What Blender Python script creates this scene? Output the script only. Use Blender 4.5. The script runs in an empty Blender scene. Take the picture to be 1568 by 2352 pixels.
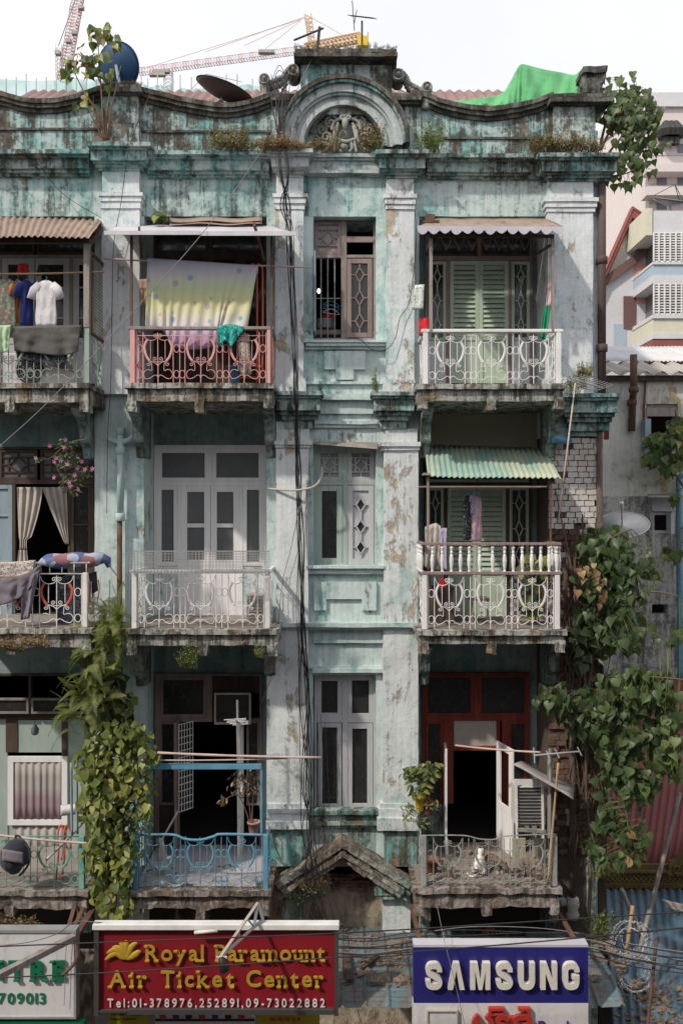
import bpy, bmesh, math, random
from mathutils import Vector, Matrix, Quaternion, noise
random.seed(11)
R = math.radians
scene = bpy.context.scene
col = scene.collection
# ------------------------------------------------------------------ camera
D, ZC, S = 12.5, 9.6, 155.0          # camera distance to the facade, camera height, measuring scale (units per metre on the facade)
cd = bpy.data.cameras.new('camera'); cam = bpy.data.objects.new('camera', cd); col.objects.link(cam)
cam.location = (0, -D, ZC); cam.rotation_euler = (R(90), 0, 0)
cd.sensor_fit = 'VERTICAL'; cd.sensor_height = 36; cd.lens = 36*S*D/2352; cd.clip_start = .1; cd.clip_end = 3000
scene.camera = cam
# ------------------------------------------------------------------ world, sun, exposure
SUN = Vector((1.15, 1.0, -1.45)).normalized()
wd = bpy.data.worlds.new('World'); scene.world = wd; wd.use_nodes = True
wn = wd.node_tree; wn.nodes.clear()
wo = wn.nodes.new('ShaderNodeOutputWorld'); bg = wn.nodes.new('ShaderNodeBackground')
sk = wn.nodes.new('ShaderNodeTexSky'); sk.sky_type = 'NISHITA'; sk.sun_disc = False
sk.sun_elevation = math.asin(-SUN.z); sk.sun_rotation = math.atan2(-SUN.x, -SUN.y) % (2*math.pi)
sk.dust_density = 4; sk.air_density = 1.2
mx = wn.nodes.new('ShaderNodeMix'); mx.data_type = 'RGBA'; mx.inputs[0].default_value = .80
mx.inputs[7].default_value = (8.6, 8.6, 8.95, 1)       # thin bright cloud over the whole sky
cl = wn.nodes.new('ShaderNodeTexNoise'); cl.inputs['Scale'].default_value = 2.2; cl.inputs['Detail'].default_value = 5; cl.inputs['Roughness'].default_value = .55   # faint unevenness of the cloud
cm = wn.nodes.new('ShaderNodeMapRange'); cm.inputs[1].default_value = .3; cm.inputs[2].default_value = .7; cm.inputs[3].default_value = .91; cm.inputs[4].default_value = 1.07; wn.links.new(cl.outputs['Fac'], cm.inputs[0])
cx = wn.nodes.new('ShaderNodeVectorMath'); cx.operation = 'SCALE'; wn.links.new(mx.outputs[2], cx.inputs[0]); wn.links.new(cm.outputs[0], cx.inputs['Scale'])
wn.links.new(sk.outputs[0], mx.inputs[6]); wn.links.new(cx.outputs[0], bg.inputs[0])
bg.inputs[1].default_value = .096; wn.links.new(bg.outputs[0], wo.inputs[0])
sl = bpy.data.lights.new('sun', 'SUN'); sl.energy = 2.3; sl.angle = R(2.2); sl.color = (1, .92, .80)
so = bpy.data.objects.new('sun', sl); col.objects.link(so); so.location = (-20, -20, 30)
so.rotation_euler = SUN.to_track_quat('-Z', 'Y').to_euler()
vs = scene.view_settings; vs.view_transform = 'Standard'; vs.look = 'None'; vs.exposure = 0.5; vs.gamma = 1; vs.use_curve_mapping = False
scene.render.engine = 'CYCLES'
# ------------------------------------------------------------------ measuring and mesh helpers
def W(u, v, y=0.):
    k = (D+y)/D/S
    return Vector(((u-784)*k, y, ZC+(1176-v)*k))
def wx(u, y=0.): return (u-784)*(D+y)/D/S
def wz(v, y=0.): return ZC+(1176-v)*(D+y)/D/S
def nz(p, s=1., o=0): return noise.noise(Vector(p)*s+Vector((o, o*1.7, o*.3)))
class MB:
    def __init__(s): s.v = []; s.f = []; s.mi = []
    def add(s, vs, fs, m=0):
        b = len(s.v); s.v += [Vector(p) for p in vs]; s.f += [tuple(i+b for i in f) for f in fs]; s.mi += [m]*len(fs); return s
    def box(s, x0, x1, y0, y1, z0, z1, m=0):
        if x0 > x1: x0, x1 = x1, x0
        if y0 > y1: y0, y1 = y1, y0
        if z0 > z1: z0, z1 = z1, z0
        return s.add([(x0,y0,z0),(x1,y0,z0),(x1,y1,z0),(x0,y1,z0),(x0,y0,z1),(x1,y0,z1),(x1,y1,z1),(x0,y1,z1)],
            [(0,3,2,1),(4,5,6,7),(0,1,5,4),(1,2,6,5),(2,3,7,6),(3,0,4,7)], m)
    def ub(s, u0, u1, v0, v1, y0, y1, m=0):      # box measured on its front face at depth y0
        return s.box(wx(u0,y0), wx(u1,y0), y0, y1, wz(v0,y0), wz(v1,y0), m)
    def beam(s, p, q, w, h=None, m=0, up=None):
        p = Vector(p); q = Vector(q); h = h or w; d = (q-p).normalized()
        up = Vector(up) if up else (Vector((0,0,1)) if abs(d.z) < .95 else Vector((0,1,0)))
        a = d.cross(up).normalized(); b = a.cross(d)
        vs = [c+a*(w/2*i)+b*(h/2*j) for c in (p,q) for i, j in ((-1,-1),(1,-1),(1,1),(-1,1))]
        return s.add(vs, [(3,2,1,0),(4,5,6,7),(0,1,5,4),(1,2,6,5),(2,3,7,6),(3,0,4,7)], m)
    def tube(s, pts, r, n=6, m=0, closed=False, flat=None):
        pts = [Vector(p) for p in pts]; N = len(pts); rs = r if isinstance(r, (list, tuple)) else [r]*N
        ref = None; b = len(s.v); fs = []
        for i, p in enumerate(pts):
            if closed: t = pts[(i+1) % N]-pts[i-1]
            else: t = pts[min(i+1,N-1)]-pts[max(i-1,0)]
            t = t.normalized() if t.length > 1e-9 else Vector((0,0,1))
            if ref is None: ref = Vector((0,1,0)) if abs(t.y) < .9 else Vector((1,0,0))
            a = ref-t*ref.dot(t); a = a.normalized() if a.length > 1e-6 else t.orthogonal().normalized(); ref = a; c = t.cross(a)
            fl = flat if flat else 1.
            for k in range(n):
                g = 2*math.pi*(k+.5)/n; s.v.append(p+a*(rs[i]*fl*math.cos(g))+c*(rs[i]*math.sin(g)))
        for i in range(N if closed else N-1):
            j = (i+1) % N
            for k in range(n): fs.append((b+i*n+k, b+i*n+(k+1) % n, b+j*n+(k+1) % n, b+j*n+k))
        if not closed:
            fs.append(tuple(b+k for k in range(n))[::-1]); fs.append(tuple(b+(N-1)*n+k for k in range(n)))
        s.f += fs; s.mi += [m]*len(fs); return s
    def prism(s, poly, y0, y1, m=0, ax='y'):      # poly in (x, z), extruded along y  (ax='x': poly in (y, z), extruded along x)
        n = len(poly)
        P = (lambda p, d: (p[0], d, p[1])) if ax == 'y' else ((lambda p, d: (d, p[0], p[1])) if ax == 'x' else (lambda p, d: (p[0], p[1], d)))
        vs = [P(p, y0) for p in poly]+[P(p, y1) for p in poly]
        return s.add(vs, [tuple(range(n)), tuple(range(2*n-1, n-1, -1))]+[(i, i+n, (i+1) % n+n, (i+1) % n) for i in range(n)], m)
    def lathe(s, prof, o, n=16, m=0, axis=(0,0,1), x=None):   # prof [(r, h)]
        o = Vector(o); ax = Vector(axis).normalized(); a = ax.orthogonal().normalized() if x is None else Vector(x); c = ax.cross(a); b = len(s.v); fs = []
        for r, h in prof:
            for k in range(n):
                g = 2*math.pi*k/n; s.v.append(o+ax*h+a*(r*math.cos(g))+c*(r*math.sin(g)))
        for i in range(len(prof)-1):
            for k in range(n): fs.append((b+i*n+k, b+i*n+(k+1) % n, b+(i+1)*n+(k+1) % n, b+(i+1)*n+k))
        if prof[0][0] > 1e-4: fs.append(tuple(b+k for k in range(n))[::-1])
        if prof[-1][0] > 1e-4: fs.append(tuple(b+(len(prof)-1)*n+k for k in range(n)))
        s.f += fs; s.mi += [m]*len(fs); return s
    def grid(s, fn, nu, nv, m=0):
        b = len(s.v)
        for j in range(nv+1):
            for i in range(nu+1): s.v.append(Vector(fn(i/nu, j/nv)))
        fs = [(b+j*(nu+1)+i, b+j*(nu+1)+i+1, b+(j+1)*(nu+1)+i+1, b+(j+1)*(nu+1)+i) for j in range(nv) for i in range(nu)]
        s.f += fs; s.mi += [m]*len(fs); return s
    def rock(s, x0, x1, y0, y1, z0, z1, seg=.09, amp=.012, fs=3.5, m=0, seed=0, warp=None):   # box with worn, uneven faces
        nx, ny, nq = [max(1, min(60, int(round(abs(d)/seg)))) for d in (x1-x0, y1-y0, z1-z0)]
        b = {}; fsx = []
        def vid(i, j, k):
            key = (i, j, k)
            if key not in b:
                p = Vector((x0+(x1-x0)*i/nx, y0+(y1-y0)*j/ny, z0+(z1-z0)*k/nq))
                q = p*fs+Vector((seed*3.1, seed, 0))
                d = Vector((noise.noise(q), noise.noise(q+Vector((9,4,2))), noise.noise(q+Vector((3,17,5)))))*amp
                d += Vector((noise.noise(q*3.1), noise.noise(q*3.1+Vector((9,4,2))), noise.noise(q*3.1+Vector((3,17,5)))))*amp*.5
                p = p+d
                if warp: p = warp(p, k/nq)
                b[key] = len(s.v); s.v.append(p)
            return b[key]
        for i in range(nx):
            for j in range(ny):
                fsx.append((vid(i,j,0), vid(i,j+1,0), vid(i+1,j+1,0), vid(i+1,j,0))); fsx.append((vid(i,j,nq), vid(i+1,j,nq), vid(i+1,j+1,nq), vid(i,j+1,nq)))
        for i in range(nx):
            for k in range(nq):
                fsx.append((vid(i,0,k), vid(i+1,0,k), vid(i+1,0,k+1), vid(i,0,k+1))); fsx.append((vid(i,ny,k), vid(i,ny,k+1), vid(i+1,ny,k+1), vid(i+1,ny,k)))
        for j in range(ny):
            for k in range(nq):
                fsx.append((vid(0,j,k), vid(0,j,k+1), vid(0,j+1,k+1), vid(0,j+1,k))); fsx.append((vid(nx,j,k), vid(nx,j+1,k), vid(nx,j+1,k+1), vid(nx,j,k+1)))
        s.f += fsx; s.mi += [m]*len(fsx); return s
    def build(s, name, mats, parent=None, smooth=False, base=None, bevel=0, solid=0, remesh=0, label=None):
        if not isinstance(mats, (list, tuple)): mats = [mats]
        if base is None:
            lo = [min(p[i] for p in s.v) for i in range(3)]; hi = [max(p[i] for p in s.v) for i in range(3)]
            base = Vector(((lo[0]+hi[0])/2, (lo[1]+hi[1])/2, lo[2]))
        base = Vector(base); me = bpy.data.meshes.new(name)
        me.from_pydata([p-base for p in s.v], [], s.f)
        for m in mats: me.materials.append(m)
        me.polygons.foreach_set('material_index', s.mi)
        if smooth: me.polygons.foreach_set('use_smooth', [True]*len(me.polygons))
        me.update()
        o = bpy.data.objects.new(name, me); col.objects.link(o); place(o, base, parent)
        if remesh:
            q = o.modifiers.new('remesh', 'REMESH'); q.mode = 'VOXEL'; q.voxel_size = remesh; q.use_smooth_shade = True
            q = o.modifiers.new('smooth', 'SMOOTH'); q.iterations = 4; q.factor = .5
        if solid: q = o.modifiers.new('solid', 'SOLIDIFY'); q.thickness = solid; q.offset = 0
        if bevel: q = o.modifiers.new('bevel', 'BEVEL'); q.width = bevel; q.segments = 2; q.limit_method = 'ANGLE'
        if label: o['label'] = label
        return o
WL = {}
def place(o, base, parent=None):
    base = Vector(base); WL[o.name] = base
    if parent: o.parent = parent; o.location = base-WL[parent.name]
    else: o.location = base
def thing(name, label, cat, loc=(0,0,0), group=None):
    o = bpy.data.objects.new(name, None); o.empty_display_size = .1; col.objects.link(o); place(o, loc)
    return tag(o, label, cat, group)
def tag(o, label, cat, group=None):
    o['label'] = label; o['category'] = cat
    if group: o['group'] = group
    return o
def struct(o): o['kind'] = 'structure'; return o
def stuff(o): o['kind'] = 'stuff'; return o
def inst(me, name, parent, loc, rot=None, scale=None, mats=None):
    o = bpy.data.objects.new(name, me); col.objects.link(o); place(o, loc, parent)
    if rot is not None:
        if isinstance(rot, Quaternion): o.rotation_euler = rot.to_euler()
        else: o.rotation_euler = rot
    if scale is not None: o.scale = scale
    if mats is not None: o.material_slots[0].link = 'OBJECT'; o.material_slots[0].material = mats
    return o
def smooth_line(pts, n=6):                    # Catmull-Rom through the points
    P = [Vector(p) for p in pts]; out = []
    for i in range(len(P)-1):
        a, b, c, d = P[max(i-1,0)], P[i], P[i+1], P[min(i+2,len(P)-1)]
        for k in range(n):
            t = k/n; out.append(.5*((2*b)+(c-a)*t+(2*a-5*b+4*c-d)*t*t+(3*b-a-3*c+d)*t*t*t))
    return out+[P[-1]]
# ------------------------------------------------------------------ materials
def newmat(name):
    m = bpy.data.materials.new(name); m.use_nodes = True; nt = m.node_tree
    return m, nt, nt.nodes['Principled BSDF']
def nd(nt, t, **kw):
    n = nt.nodes.new('ShaderNode'+t)
    for k, v in kw.items():
        if k.startswith('i_'): n.inputs[k[2:].replace('_', ' ')].default_value = v
        elif k[0] == 'I': n.inputs[int(k[1:])].default_value = v
        else: setattr(n, k, v)
    return n
def rgba(c): return (c[0], c[1], c[2], 1)
def ntex(nt, scale, detail=5, rough=.6, mapping=None, off=0, dist=0, src=None):
    if src is None: src = nd(nt, 'NewGeometry').outputs['Position']
    mp = nd(nt, 'Mapping'); mp.inputs['Location'].default_value = (off, off*.7, off*1.3)
    mp.inputs['Scale'].default_value = mapping or (1,1,1); nt.links.new(src, mp.inputs['Vector'])
    t = nd(nt, 'TexNoise'); t.inputs['Scale'].default_value = scale; t.inputs['Detail'].default_value = detail; t.inputs['Roughness'].default_value = rough; t.inputs['Distortion'].default_value = dist
    nt.links.new(mp.outputs[0], t.inputs['Vector']); return t.outputs['Fac']
def ramp(nt, src, a, b):
    r = nd(nt, 'MapRange'); r.inputs[1].default_value = a; r.inputs[2].default_value = b; r.interpolation_type = 'SMOOTHSTEP'; nt.links.new(src, r.inputs[0]); return r.outputs[0]
def mth(nt, op, a, b):
    n = nd(nt, 'Math', operation=op)
    for i, x in enumerate((a, b)):
        if isinstance(x, (int, float)): n.inputs[i].default_value = x
        else: nt.links.new(x, n.inputs[i])
    return n.outputs[0]
def mixc(nt, f, a, b, blend='MIX'):
    n = nd(nt, 'Mix', data_type='RGBA', blend_type=blend)
    for i, x in ((0, f), (6, a), (7, b)):
        if isinstance(x, (int, float)): n.inputs[i].default_value = x
        elif isinstance(x, (tuple, list)): n.inputs[i].default_value = rgba(x)
        else: nt.links.new(x, n.inputs[i])
    return n.outputs[2]
def bump(nt, bs, src, strength=.3, dist=.02):
    b = nd(nt, 'Bump'); b.inputs['Strength'].default_value = strength; b.inputs['Distance'].default_value = dist
    nt.links.new(src, b.inputs['Height']); nt.links.new(b.outputs[0], bs.inputs['Normal'])
MATS = {}
def stucco(name, pale, teal, beige, mould=(.035,.032,.028), tt=(.45,.62), pt=(.60,.63), mt=(.50,.68), off=0, streak=1., rust=0., grey=.45, gcol=(.27,.29,.28)):
    """old lime wash: pale coat, turquoise undercoat, bare plaster patches, soot and black mould running down in streaks"""
    m, nt, bs = newmat(name)
    A = ntex(nt, .9, 6, .66, (1.3,1.3,.7), off); C = ntex(nt, 16, 6, .72, None, off+3); C2 = ntex(nt, 5, 8, .74, None, off+8, .4)
    B = ntex(nt, 1.0, 8, .70, (6.5*streak,6.5*streak,.55), off+5, .15); B2 = ntex(nt, 1.0, 5, .66, (21*streak,21*streak,1.3), off+6)
    Dn = ntex(nt, 1.7, 10, .70, (1.25,1.25,.62), off+11, .35); F = ntex(nt, 60, 3, .6, None, off); G = ntex(nt, .55, 7, .68, (1.2,1.2,.8), off+15)
    a = mth(nt, 'ADD', mth(nt, 'MULTIPLY', A, .55), mth(nt, 'MULTIPLY', B, .45)); a = mth(nt, 'ADD', a, mth(nt, 'MULTIPLY', mth(nt, 'SUBTRACT', C2, .5), .4))
    c = mixc(nt, ramp(nt, a, *tt), pale, teal)
    d = mth(nt, 'ADD', Dn, mth(nt, 'MULTIPLY', mth(nt, 'SUBTRACT', C, .5), .14)); d = mth(nt, 'ADD', d, mth(nt, 'MULTIPLY', mth(nt, 'SUBTRACT', B2, .5), .10))
    pf = ramp(nt, d, *pt)
    bc = mixc(nt, ramp(nt, C2, .35, .65), beige, (beige[0]*.62, beige[1]*.60, beige[2]*.58))
    c = mixc(nt, pf, c, bc)
    g = mth(nt, 'ADD', mth(nt, 'MULTIPLY', B2, .35), mth(nt, 'MULTIPLY', G, .35)); g = mth(nt, 'ADD', g, mth(nt, 'MULTIPLY', C2, .30))
    c = mixc(nt, mth(nt, 'MULTIPLY', ramp(nt, g, .40, .62), grey), c, gcol)
    s = mth(nt, 'ADD', mth(nt, 'MULTIPLY', B, .45), mth(nt, 'MULTIPLY', C2, .30)); s = mth(nt, 'ADD', s, mth(nt, 'MULTIPLY', G, .25)); s = mth(nt, 'ADD', s, mth(nt, 'MULTIPLY', mth(nt, 'SUBTRACT', C, .5), .30)); s = mth(nt, 'ADD', s, mth(nt, 'MULTIPLY', mth(nt, 'SUBTRACT', B2, .5), .18))
    mf = mth(nt, 'MULTIPLY', ramp(nt, s, *mt), .92)
    mc = mixc(nt, ramp(nt, C, .4, .66), mould, (mould[0]*3.0, mould[1]*2.9, mould[2]*2.6))
    c = mixc(nt, mf, c, mc)
    c = mixc(nt, mth(nt, 'MULTIPLY', ramp(nt, F, .60, .74), .55), c, (.07,.07,.06))
    if rust: c = mixc(nt, mth(nt, 'MULTIPLY', ramp(nt, ntex(nt, 2.2, 7, .7, (1,1,.5), off+20), .55, .72), rust), c, (.23,.13,.06))
    nt.links.new(c, bs.inputs['Base Color']); bs.inputs['Roughness'].default_value = .9; bs.inputs['Specular IOR Level'].default_value = .2
    h = mth(nt, 'ADD', mth(nt, 'MULTIPLY', C, .5), mth(nt, 'MULTIPLY', pf, -.9)); h = mth(nt, 'ADD', h, mth(nt, 'MULTIPLY', C2, .7))
    bump(nt, bs, h, .7, .022); MATS[name] = m; return m
def worn(name, c1, c2, dirt=(.05,.045,.04), ds=(.55,.75), scale=6., stretch=(1,1,.25), rough=.7, spec=.3, metal=0, off=0, dirtamt=.8, coord='pos'):
    """painted or bare surface with a second tone and dirt that wanders along one direction"""
    m, nt, bs = newmat(name)
    src = nd(nt, 'TexCoord').outputs['Object'] if coord == 'obj' else None
    A = ntex(nt, scale*.35, 6, .65, stretch, off, .2, src); B = ntex(nt, scale*1.6, 6, .7, stretch, off+4, 0, src); C = ntex(nt, scale*6, 4, .65, None, off+2, 0, src)
    c = mixc(nt, ramp(nt, A, .38, .64), c1, c2)
    s = mth(nt, 'ADD', mth(nt, 'MULTIPLY', B, .65), mth(nt, 'MULTIPLY', C, .35))
    c = mixc(nt, mth(nt, 'MULTIPLY', ramp(nt, s, *ds), dirtamt), c, dirt)
    nt.links.new(c, bs.inputs['Base Color']); bs.inputs['Roughness'].default_value = rough; bs.inputs['Specular IOR Level'].default_value = spec; bs.inputs['Metallic'].default_value = metal
    bump(nt, bs, s, .3, .008); MATS[name] = m; return m
def plain(name, c, rough=.6, spec=.3, metal=0, var=.25):
    m, nt, bs = newmat(name); A = ntex(nt, 9, 5, .65); B = ntex(nt, 1.7, 4, .6, None, 5)
    f = mth(nt, 'ADD', mth(nt, 'MULTIPLY', ramp(nt, A, .3, .75), .6), mth(nt, 'MULTIPLY', ramp(nt, B, .3, .7), .4))
    k = 1-var; nt.links.new(mixc(nt, f, c, (c[0]*k, c[1]*k, c[2]*k)), bs.inputs['Base Color'])
    bs.inputs['Roughness'].default_value = rough; bs.inputs['Specular IOR Level'].default_value = spec; bs.inputs['Metallic'].default_value = metal; MATS[name] = m; return m
def leafmat(name, c1, c2, c3, trans=.25, rough=.45):
    m, nt, bs = newmat(name); rnd = nd(nt, 'ObjectInfo').outputs['Random']
    A = ntex(nt, 2.3, 4, .6); B = ntex(nt, 14, 3, .6)
    f = mth(nt, 'ADD', mth(nt, 'MULTIPLY', rnd, .55), mth(nt, 'MULTIPLY', ramp(nt, A, .3, .7), .45))
    cr = nd(nt, 'ValToRGB'); e = cr.color_ramp.elements; e[0].position = .1; e[0].color = rgba(c1); e[1].position = .95; e[1].color = rgba(c3); x = e.new(.5); x.color = rgba(c2)
    nt.links.new(f, cr.inputs[0]); c = mixc(nt, mth(nt, 'MULTIPLY', ramp(nt, B, .45, .7), .3), cr.outputs[0], (c2[0]*.5, c2[1]*.5, c2[2]*.5))
    nt.links.new(c, bs.inputs['Base Color']); bs.inputs['Roughness'].default_value = rough; bs.inputs['Specular IOR Level'].default_value = .35
    tr = nd(nt, 'BsdfTranslucent'); nt.links.new(mixc(nt, .5, c, (.35,.5,.05)), tr.inputs[0]); ms = nd(nt, 'MixShader'); ms.inputs[0].default_value = trans
    nt.links.new(bs.outputs[0], ms.inputs[1]); nt.links.new(tr.outputs[0], ms.inputs[2]); nt.links.new(ms.outputs[0], nt.nodes['Material Output'].inputs[0]); MATS[name] = m; return m
PALE, TEAL, BEIGE = (.60,.70,.71), (.20,.43,.41), (.50,.39,.24)
stucco('wall', (.56,.67,.66), (.25,.48,.46), (.45,.36,.23), tt=(.49,.63), pt=(.63,.66), mt=(.55,.68))
stucco('frieze', (.49,.60,.59), (.15,.37,.36), (.40,.32,.20), tt=(.44,.60), pt=(.64,.665), mt=(.49,.61), off=2, grey=.6)
stucco('pilaster', (.68,.72,.74), (.36,.54,.54), (.55,.46,.33), tt=(.52,.66), pt=(.56,.62), mt=(.56,.68), off=7, grey=.40, gcol=(.32,.33,.32))
stucco('parapet', (.42,.52,.51), (.15,.38,.37), (.21,.175,.14), mould=(.042,.035,.030), tt=(.42,.58), pt=(.52,.62), mt=(.45,.55), off=13, rust=.2, grey=.5, gcol=(.16,.145,.13))
stucco('cornice', (.37,.47,.455), (.11,.31,.30), (.26,.22,.16), mould=(.026,.025,.022), tt=(.42,.58), pt=(.60,.66), mt=(.455,.565), off=17, grey=.6, gcol=(.13,.14,.13))
stucco('coping', (.16,.165,.15), (.085,.13,.125), (.17,.14,.105), mould=(.022,.019,.017), tt=(.5,.65), pt=(.52,.62), mt=(.43,.56), off=19, grey=.4, gcol=(.10,.09,.08))
stucco('arch', (.48,.52,.53), (.20,.34,.34), (.38,.32,.24), tt=(.48,.62), pt=(.58,.64), mt=(.52,.64), off=23, grey=.55)
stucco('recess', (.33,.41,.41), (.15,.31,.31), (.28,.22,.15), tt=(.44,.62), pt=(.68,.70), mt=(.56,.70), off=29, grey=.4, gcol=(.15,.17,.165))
stucco('slab', (.42,.42,.39), (.22,.33,.32), (.34,.28,.20), mould=(.030,.026,.021), tt=(.50,.62), pt=(.52,.60), mt=(.455,.56), off=31, streak=1.3, rust=.25, grey=.6, gcol=(.16,.145,.125))
stucco('slab_low', (.32,.29,.27), (.19,.25,.24), (.23,.185,.14), mould=(.034,.028,.024), tt=(.56,.66), pt=(.50,.60), mt=(.46,.58), off=37, streak=1.1, rust=.25, grey=.6, gcol=(.13,.11,.095))
stucco('bracket', (.32,.37,.36), (.12,.23,.22), (.28,.23,.17), tt=(.44,.6), pt=(.58,.64), mt=(.455,.57), off=41, grey=.5, gcol=(.14,.14,.13))
stucco('low_wall', (.40,.48,.46), (.12,.34,.32), (.30,.215,.125), mould=(.040,.032,.024), tt=(.44,.57), pt=(.535,.60), mt=(.465,.58), off=43, rust=.35, grey=.6, gcol=(.17,.15,.12))
stucco('gable', (.36,.345,.30), (.20,.30,.28), (.30,.235,.18), mould=(.055,.046,.038), tt=(.5,.62), pt=(.46,.60), mt=(.47,.60), off=47, grey=.4, gcol=(.12,.10,.085))
stucco('niche', (.42,.36,.28), (.20,.34,.32), (.38,.29,.19), mould=(.06,.05,.04), tt=(.60,.68), pt=(.48,.60), mt=(.50,.64), off=57, grey=.4, gcol=(.22,.19,.16))
stucco('cream', (.40,.36,.27), (.33,.31,.25), (.29,.23,.14), tt=(.5,.7), pt=(.62,.66), mt=(.58,.72), off=53, grey=.4)
worn('brick_white', (.58,.56,.54), (.48,.44,.40), (.20,.12,.08), (.56,.68), 5., (1,1,1), .9, .15)
worn('brick_red', (.145,.085,.065), (.19,.14,.11), (.04,.032,.027), (.46,.62), 5., (1,1,1), .9, .15)
plain('mortar', (.11,.09,.075), .95, .1)
worn('wood_grey', (.30,.27,.25), (.22,.19,.17), (.07,.055,.045), (.5,.68), 7., (3,3,.4), .8, .2)
worn('wood_mauve', (.22,.16,.15), (.29,.22,.21), (.07,.05,.045), (.55,.7), 7., (3,3,.4), .75, .25)
worn('wood_dark', (.065,.045,.035), (.10,.07,.055), (.02,.017,.015), (.5,.68), 7., (3,3,.4), .75, .25)
worn('wood_red', (.17,.026,.018), (.24,.045,.028), (.04,.02,.015), (.52,.7), 7., (3,3,.4), .6, .35)
worn('wood_white', (.78,.77,.77), (.70,.69,.70), (.30,.28,.26), (.62,.78), 7., (3,3,.4), .6, .3)
worn('wood_lilac', (.47,.46,.49), (.40,.42,.43), (.16,.15,.14), (.58,.74), 7., (3,3,.4), .7, .3)
worn('wood_sage', (.37,.44,.40), (.30,.37,.34), (.14,.14,.12), (.56,.72), 7., (3,3,.4), .7, .3)
worn('wood_green', (.40,.49,.38), (.46,.54,.44), (.20,.22,.17), (.60,.78), 7., (3,3,.4), .65, .3)
worn('wood_blue', (.28,.36,.40), (.23,.30,.34), (.10,.10,.10), (.56,.72), 7., (3,3,.4), .7, .3)
worn('iron_white', (.72,.71,.70), (.62,.61,.60), (.20,.10,.06), (.60,.72), 9., (1,1,1), .55, .4)
worn('iron_pink', (.62,.30,.29), (.56,.35,.33), (.18,.09,.06), (.58,.72), 9., (1,1,1), .55, .4)
worn('iron_blue', (.085,.25,.37), (.13,.30,.42), (.12,.10,.09), (.56,.70), 9., (1,1,1), .55, .4)
worn('iron_teal', (.12,.36,.33), (.22,.42,.36), (.20,.13,.07), (.50,.66), 9., (1,1,1), .6, .35)
worn('iron_grey', (.30,.32,.30), (.24,.25,.24), (.12,.08,.06), (.50,.66), 9., (1,1,1), .6, .35)
worn('iron_sage', (.30,.38,.33), (.25,.31,.28), (.14,.09,.06), (.52,.68), 9., (1,1,1), .6, .35)
worn('iron_red', (.55,.08,.04), (.50,.10,.06), (.12,.05,.03), (.6,.75), 9., (1,1,1), .5, .4)
worn('rust', (.16,.085,.06), (.11,.065,.05), (.04,.03,.025), (.5,.7), 9., (1,1,.5), .8, .2)
worn('steel', (.42,.42,.43), (.34,.34,.35), (.12,.10,.09), (.6,.75), 9., (1,1,1), .45, .5, .4)
worn('pipe_brown', (.085,.06,.052), (.11,.08,.07), (.04,.03,.028), (.5,.7), 5., (1,1,.2), .75, .25)
worn('pipe_pale', (.48,.57,.57), (.36,.48,.48), (.16,.13,.10), (.56,.70), 6., (1,1,.3), .8, .2)
worn('bamboo', (.42,.29,.16), (.33,.22,.12), (.12,.08,.05), (.55,.72), 8., (1,1,1), .6, .3)
worn('pole_pink', (.52,.40,.36), (.44,.33,.29), (.20,.14,.11), (.55,.72), 8., (1,1,1), .6, .3)
worn('tin_brown', (.27,.205,.17), (.34,.25,.20), (.12,.065,.045), (.50,.66), 5., (1,.4,.4), .7, .3)
worn('tin_green', (.40,.44,.33), (.22,.36,.31), (.30,.20,.12), (.56,.70), 5., (1,.4,.4), .6, .35)
worn('tin_white', (.56,.56,.57), (.46,.46,.48), (.22,.12,.09), (.58,.70), 4., (2,.4,.4), .55, .4)
worn('tin_grey', (.40,.37,.34), (.33,.31,.29), (.13,.11,.09), (.56,.70), 4., (2,.4,.4), .8, .2)
worn('tin_red', (.24,.075,.07), (.19,.065,.06), (.10,.045,.04), (.54,.70), 3., (1,.5,.5), .6, .3)
worn('tin_blue', (.060,.115,.165), (.095,.155,.20), (.10,.075,.06), (.48,.64), 3., (1,.5,.5), .55, .35)
worn('tin_aqua', (.095,.165,.19), (.15,.215,.235), (.13,.10,.08), (.42,.58), 3., (1,.5,.5), .55, .35)
worn('tin_maroon', (.22,.13,.12), (.28,.18,.16), (.10,.06,.05), (.5,.68), 3., (1,.5,.5), .7, .3)
worn('lilac_sheet', (.52,.51,.56), (.44,.43,.47), (.18,.13,.11), (.58,.72), 4., (1,1,1), .6, .35)
worn('concrete_floor', (.30,.26,.23), (.22,.19,.17), (.07,.06,.05), (.5,.7), 4., (1,1,1), .9, .15)
worn('tile_floor', (.46,.44,.45), (.40,.38,.40), (.16,.14,.12), (.55,.72), 4., (1,1,1), .6, .3)
worn('debris', (.24,.19,.155), (.16,.13,.105), (.07,.055,.045), (.5,.7), 9., (1,1,1), .95, .1)
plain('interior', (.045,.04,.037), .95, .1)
plain('black', (.018,.017,.018), .5, .4)
plain('cable', (.028,.026,.028), .55, .35)
plain('cable_grey', (.22,.21,.21), .6, .3)
plain('white_plastic', (.66,.65,.63), .45, .4)
plain('cream_plastic', (.46,.41,.36), .5, .4)
plain('dark_metal', (.05,.048,.047), .5, .5, .3)
m, nt, bs = newmat('glass'); bs.inputs['Base Color'].default_value = (.028,.027,.027,1); bs.inputs['Roughness'].default_value = .12; bs.inputs['Specular IOR Level'].default_value = .45
nt.links.new(mixc(nt, mth(nt, 'MULTIPLY', ramp(nt, ntex(nt, 11, 7, .8, (1,1,.3)), .60, .72), .35), (.028,.027,.027), (.30,.29,.28)), bs.inputs['Base Color']); nt.links.new(mth(nt, 'ADD', .1, mth(nt, 'MULTIPLY', ramp(nt, ntex(nt, 6, 5, .7), .4, .7), .3)), bs.inputs['Roughness']); MATS['glass'] = m
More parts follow.
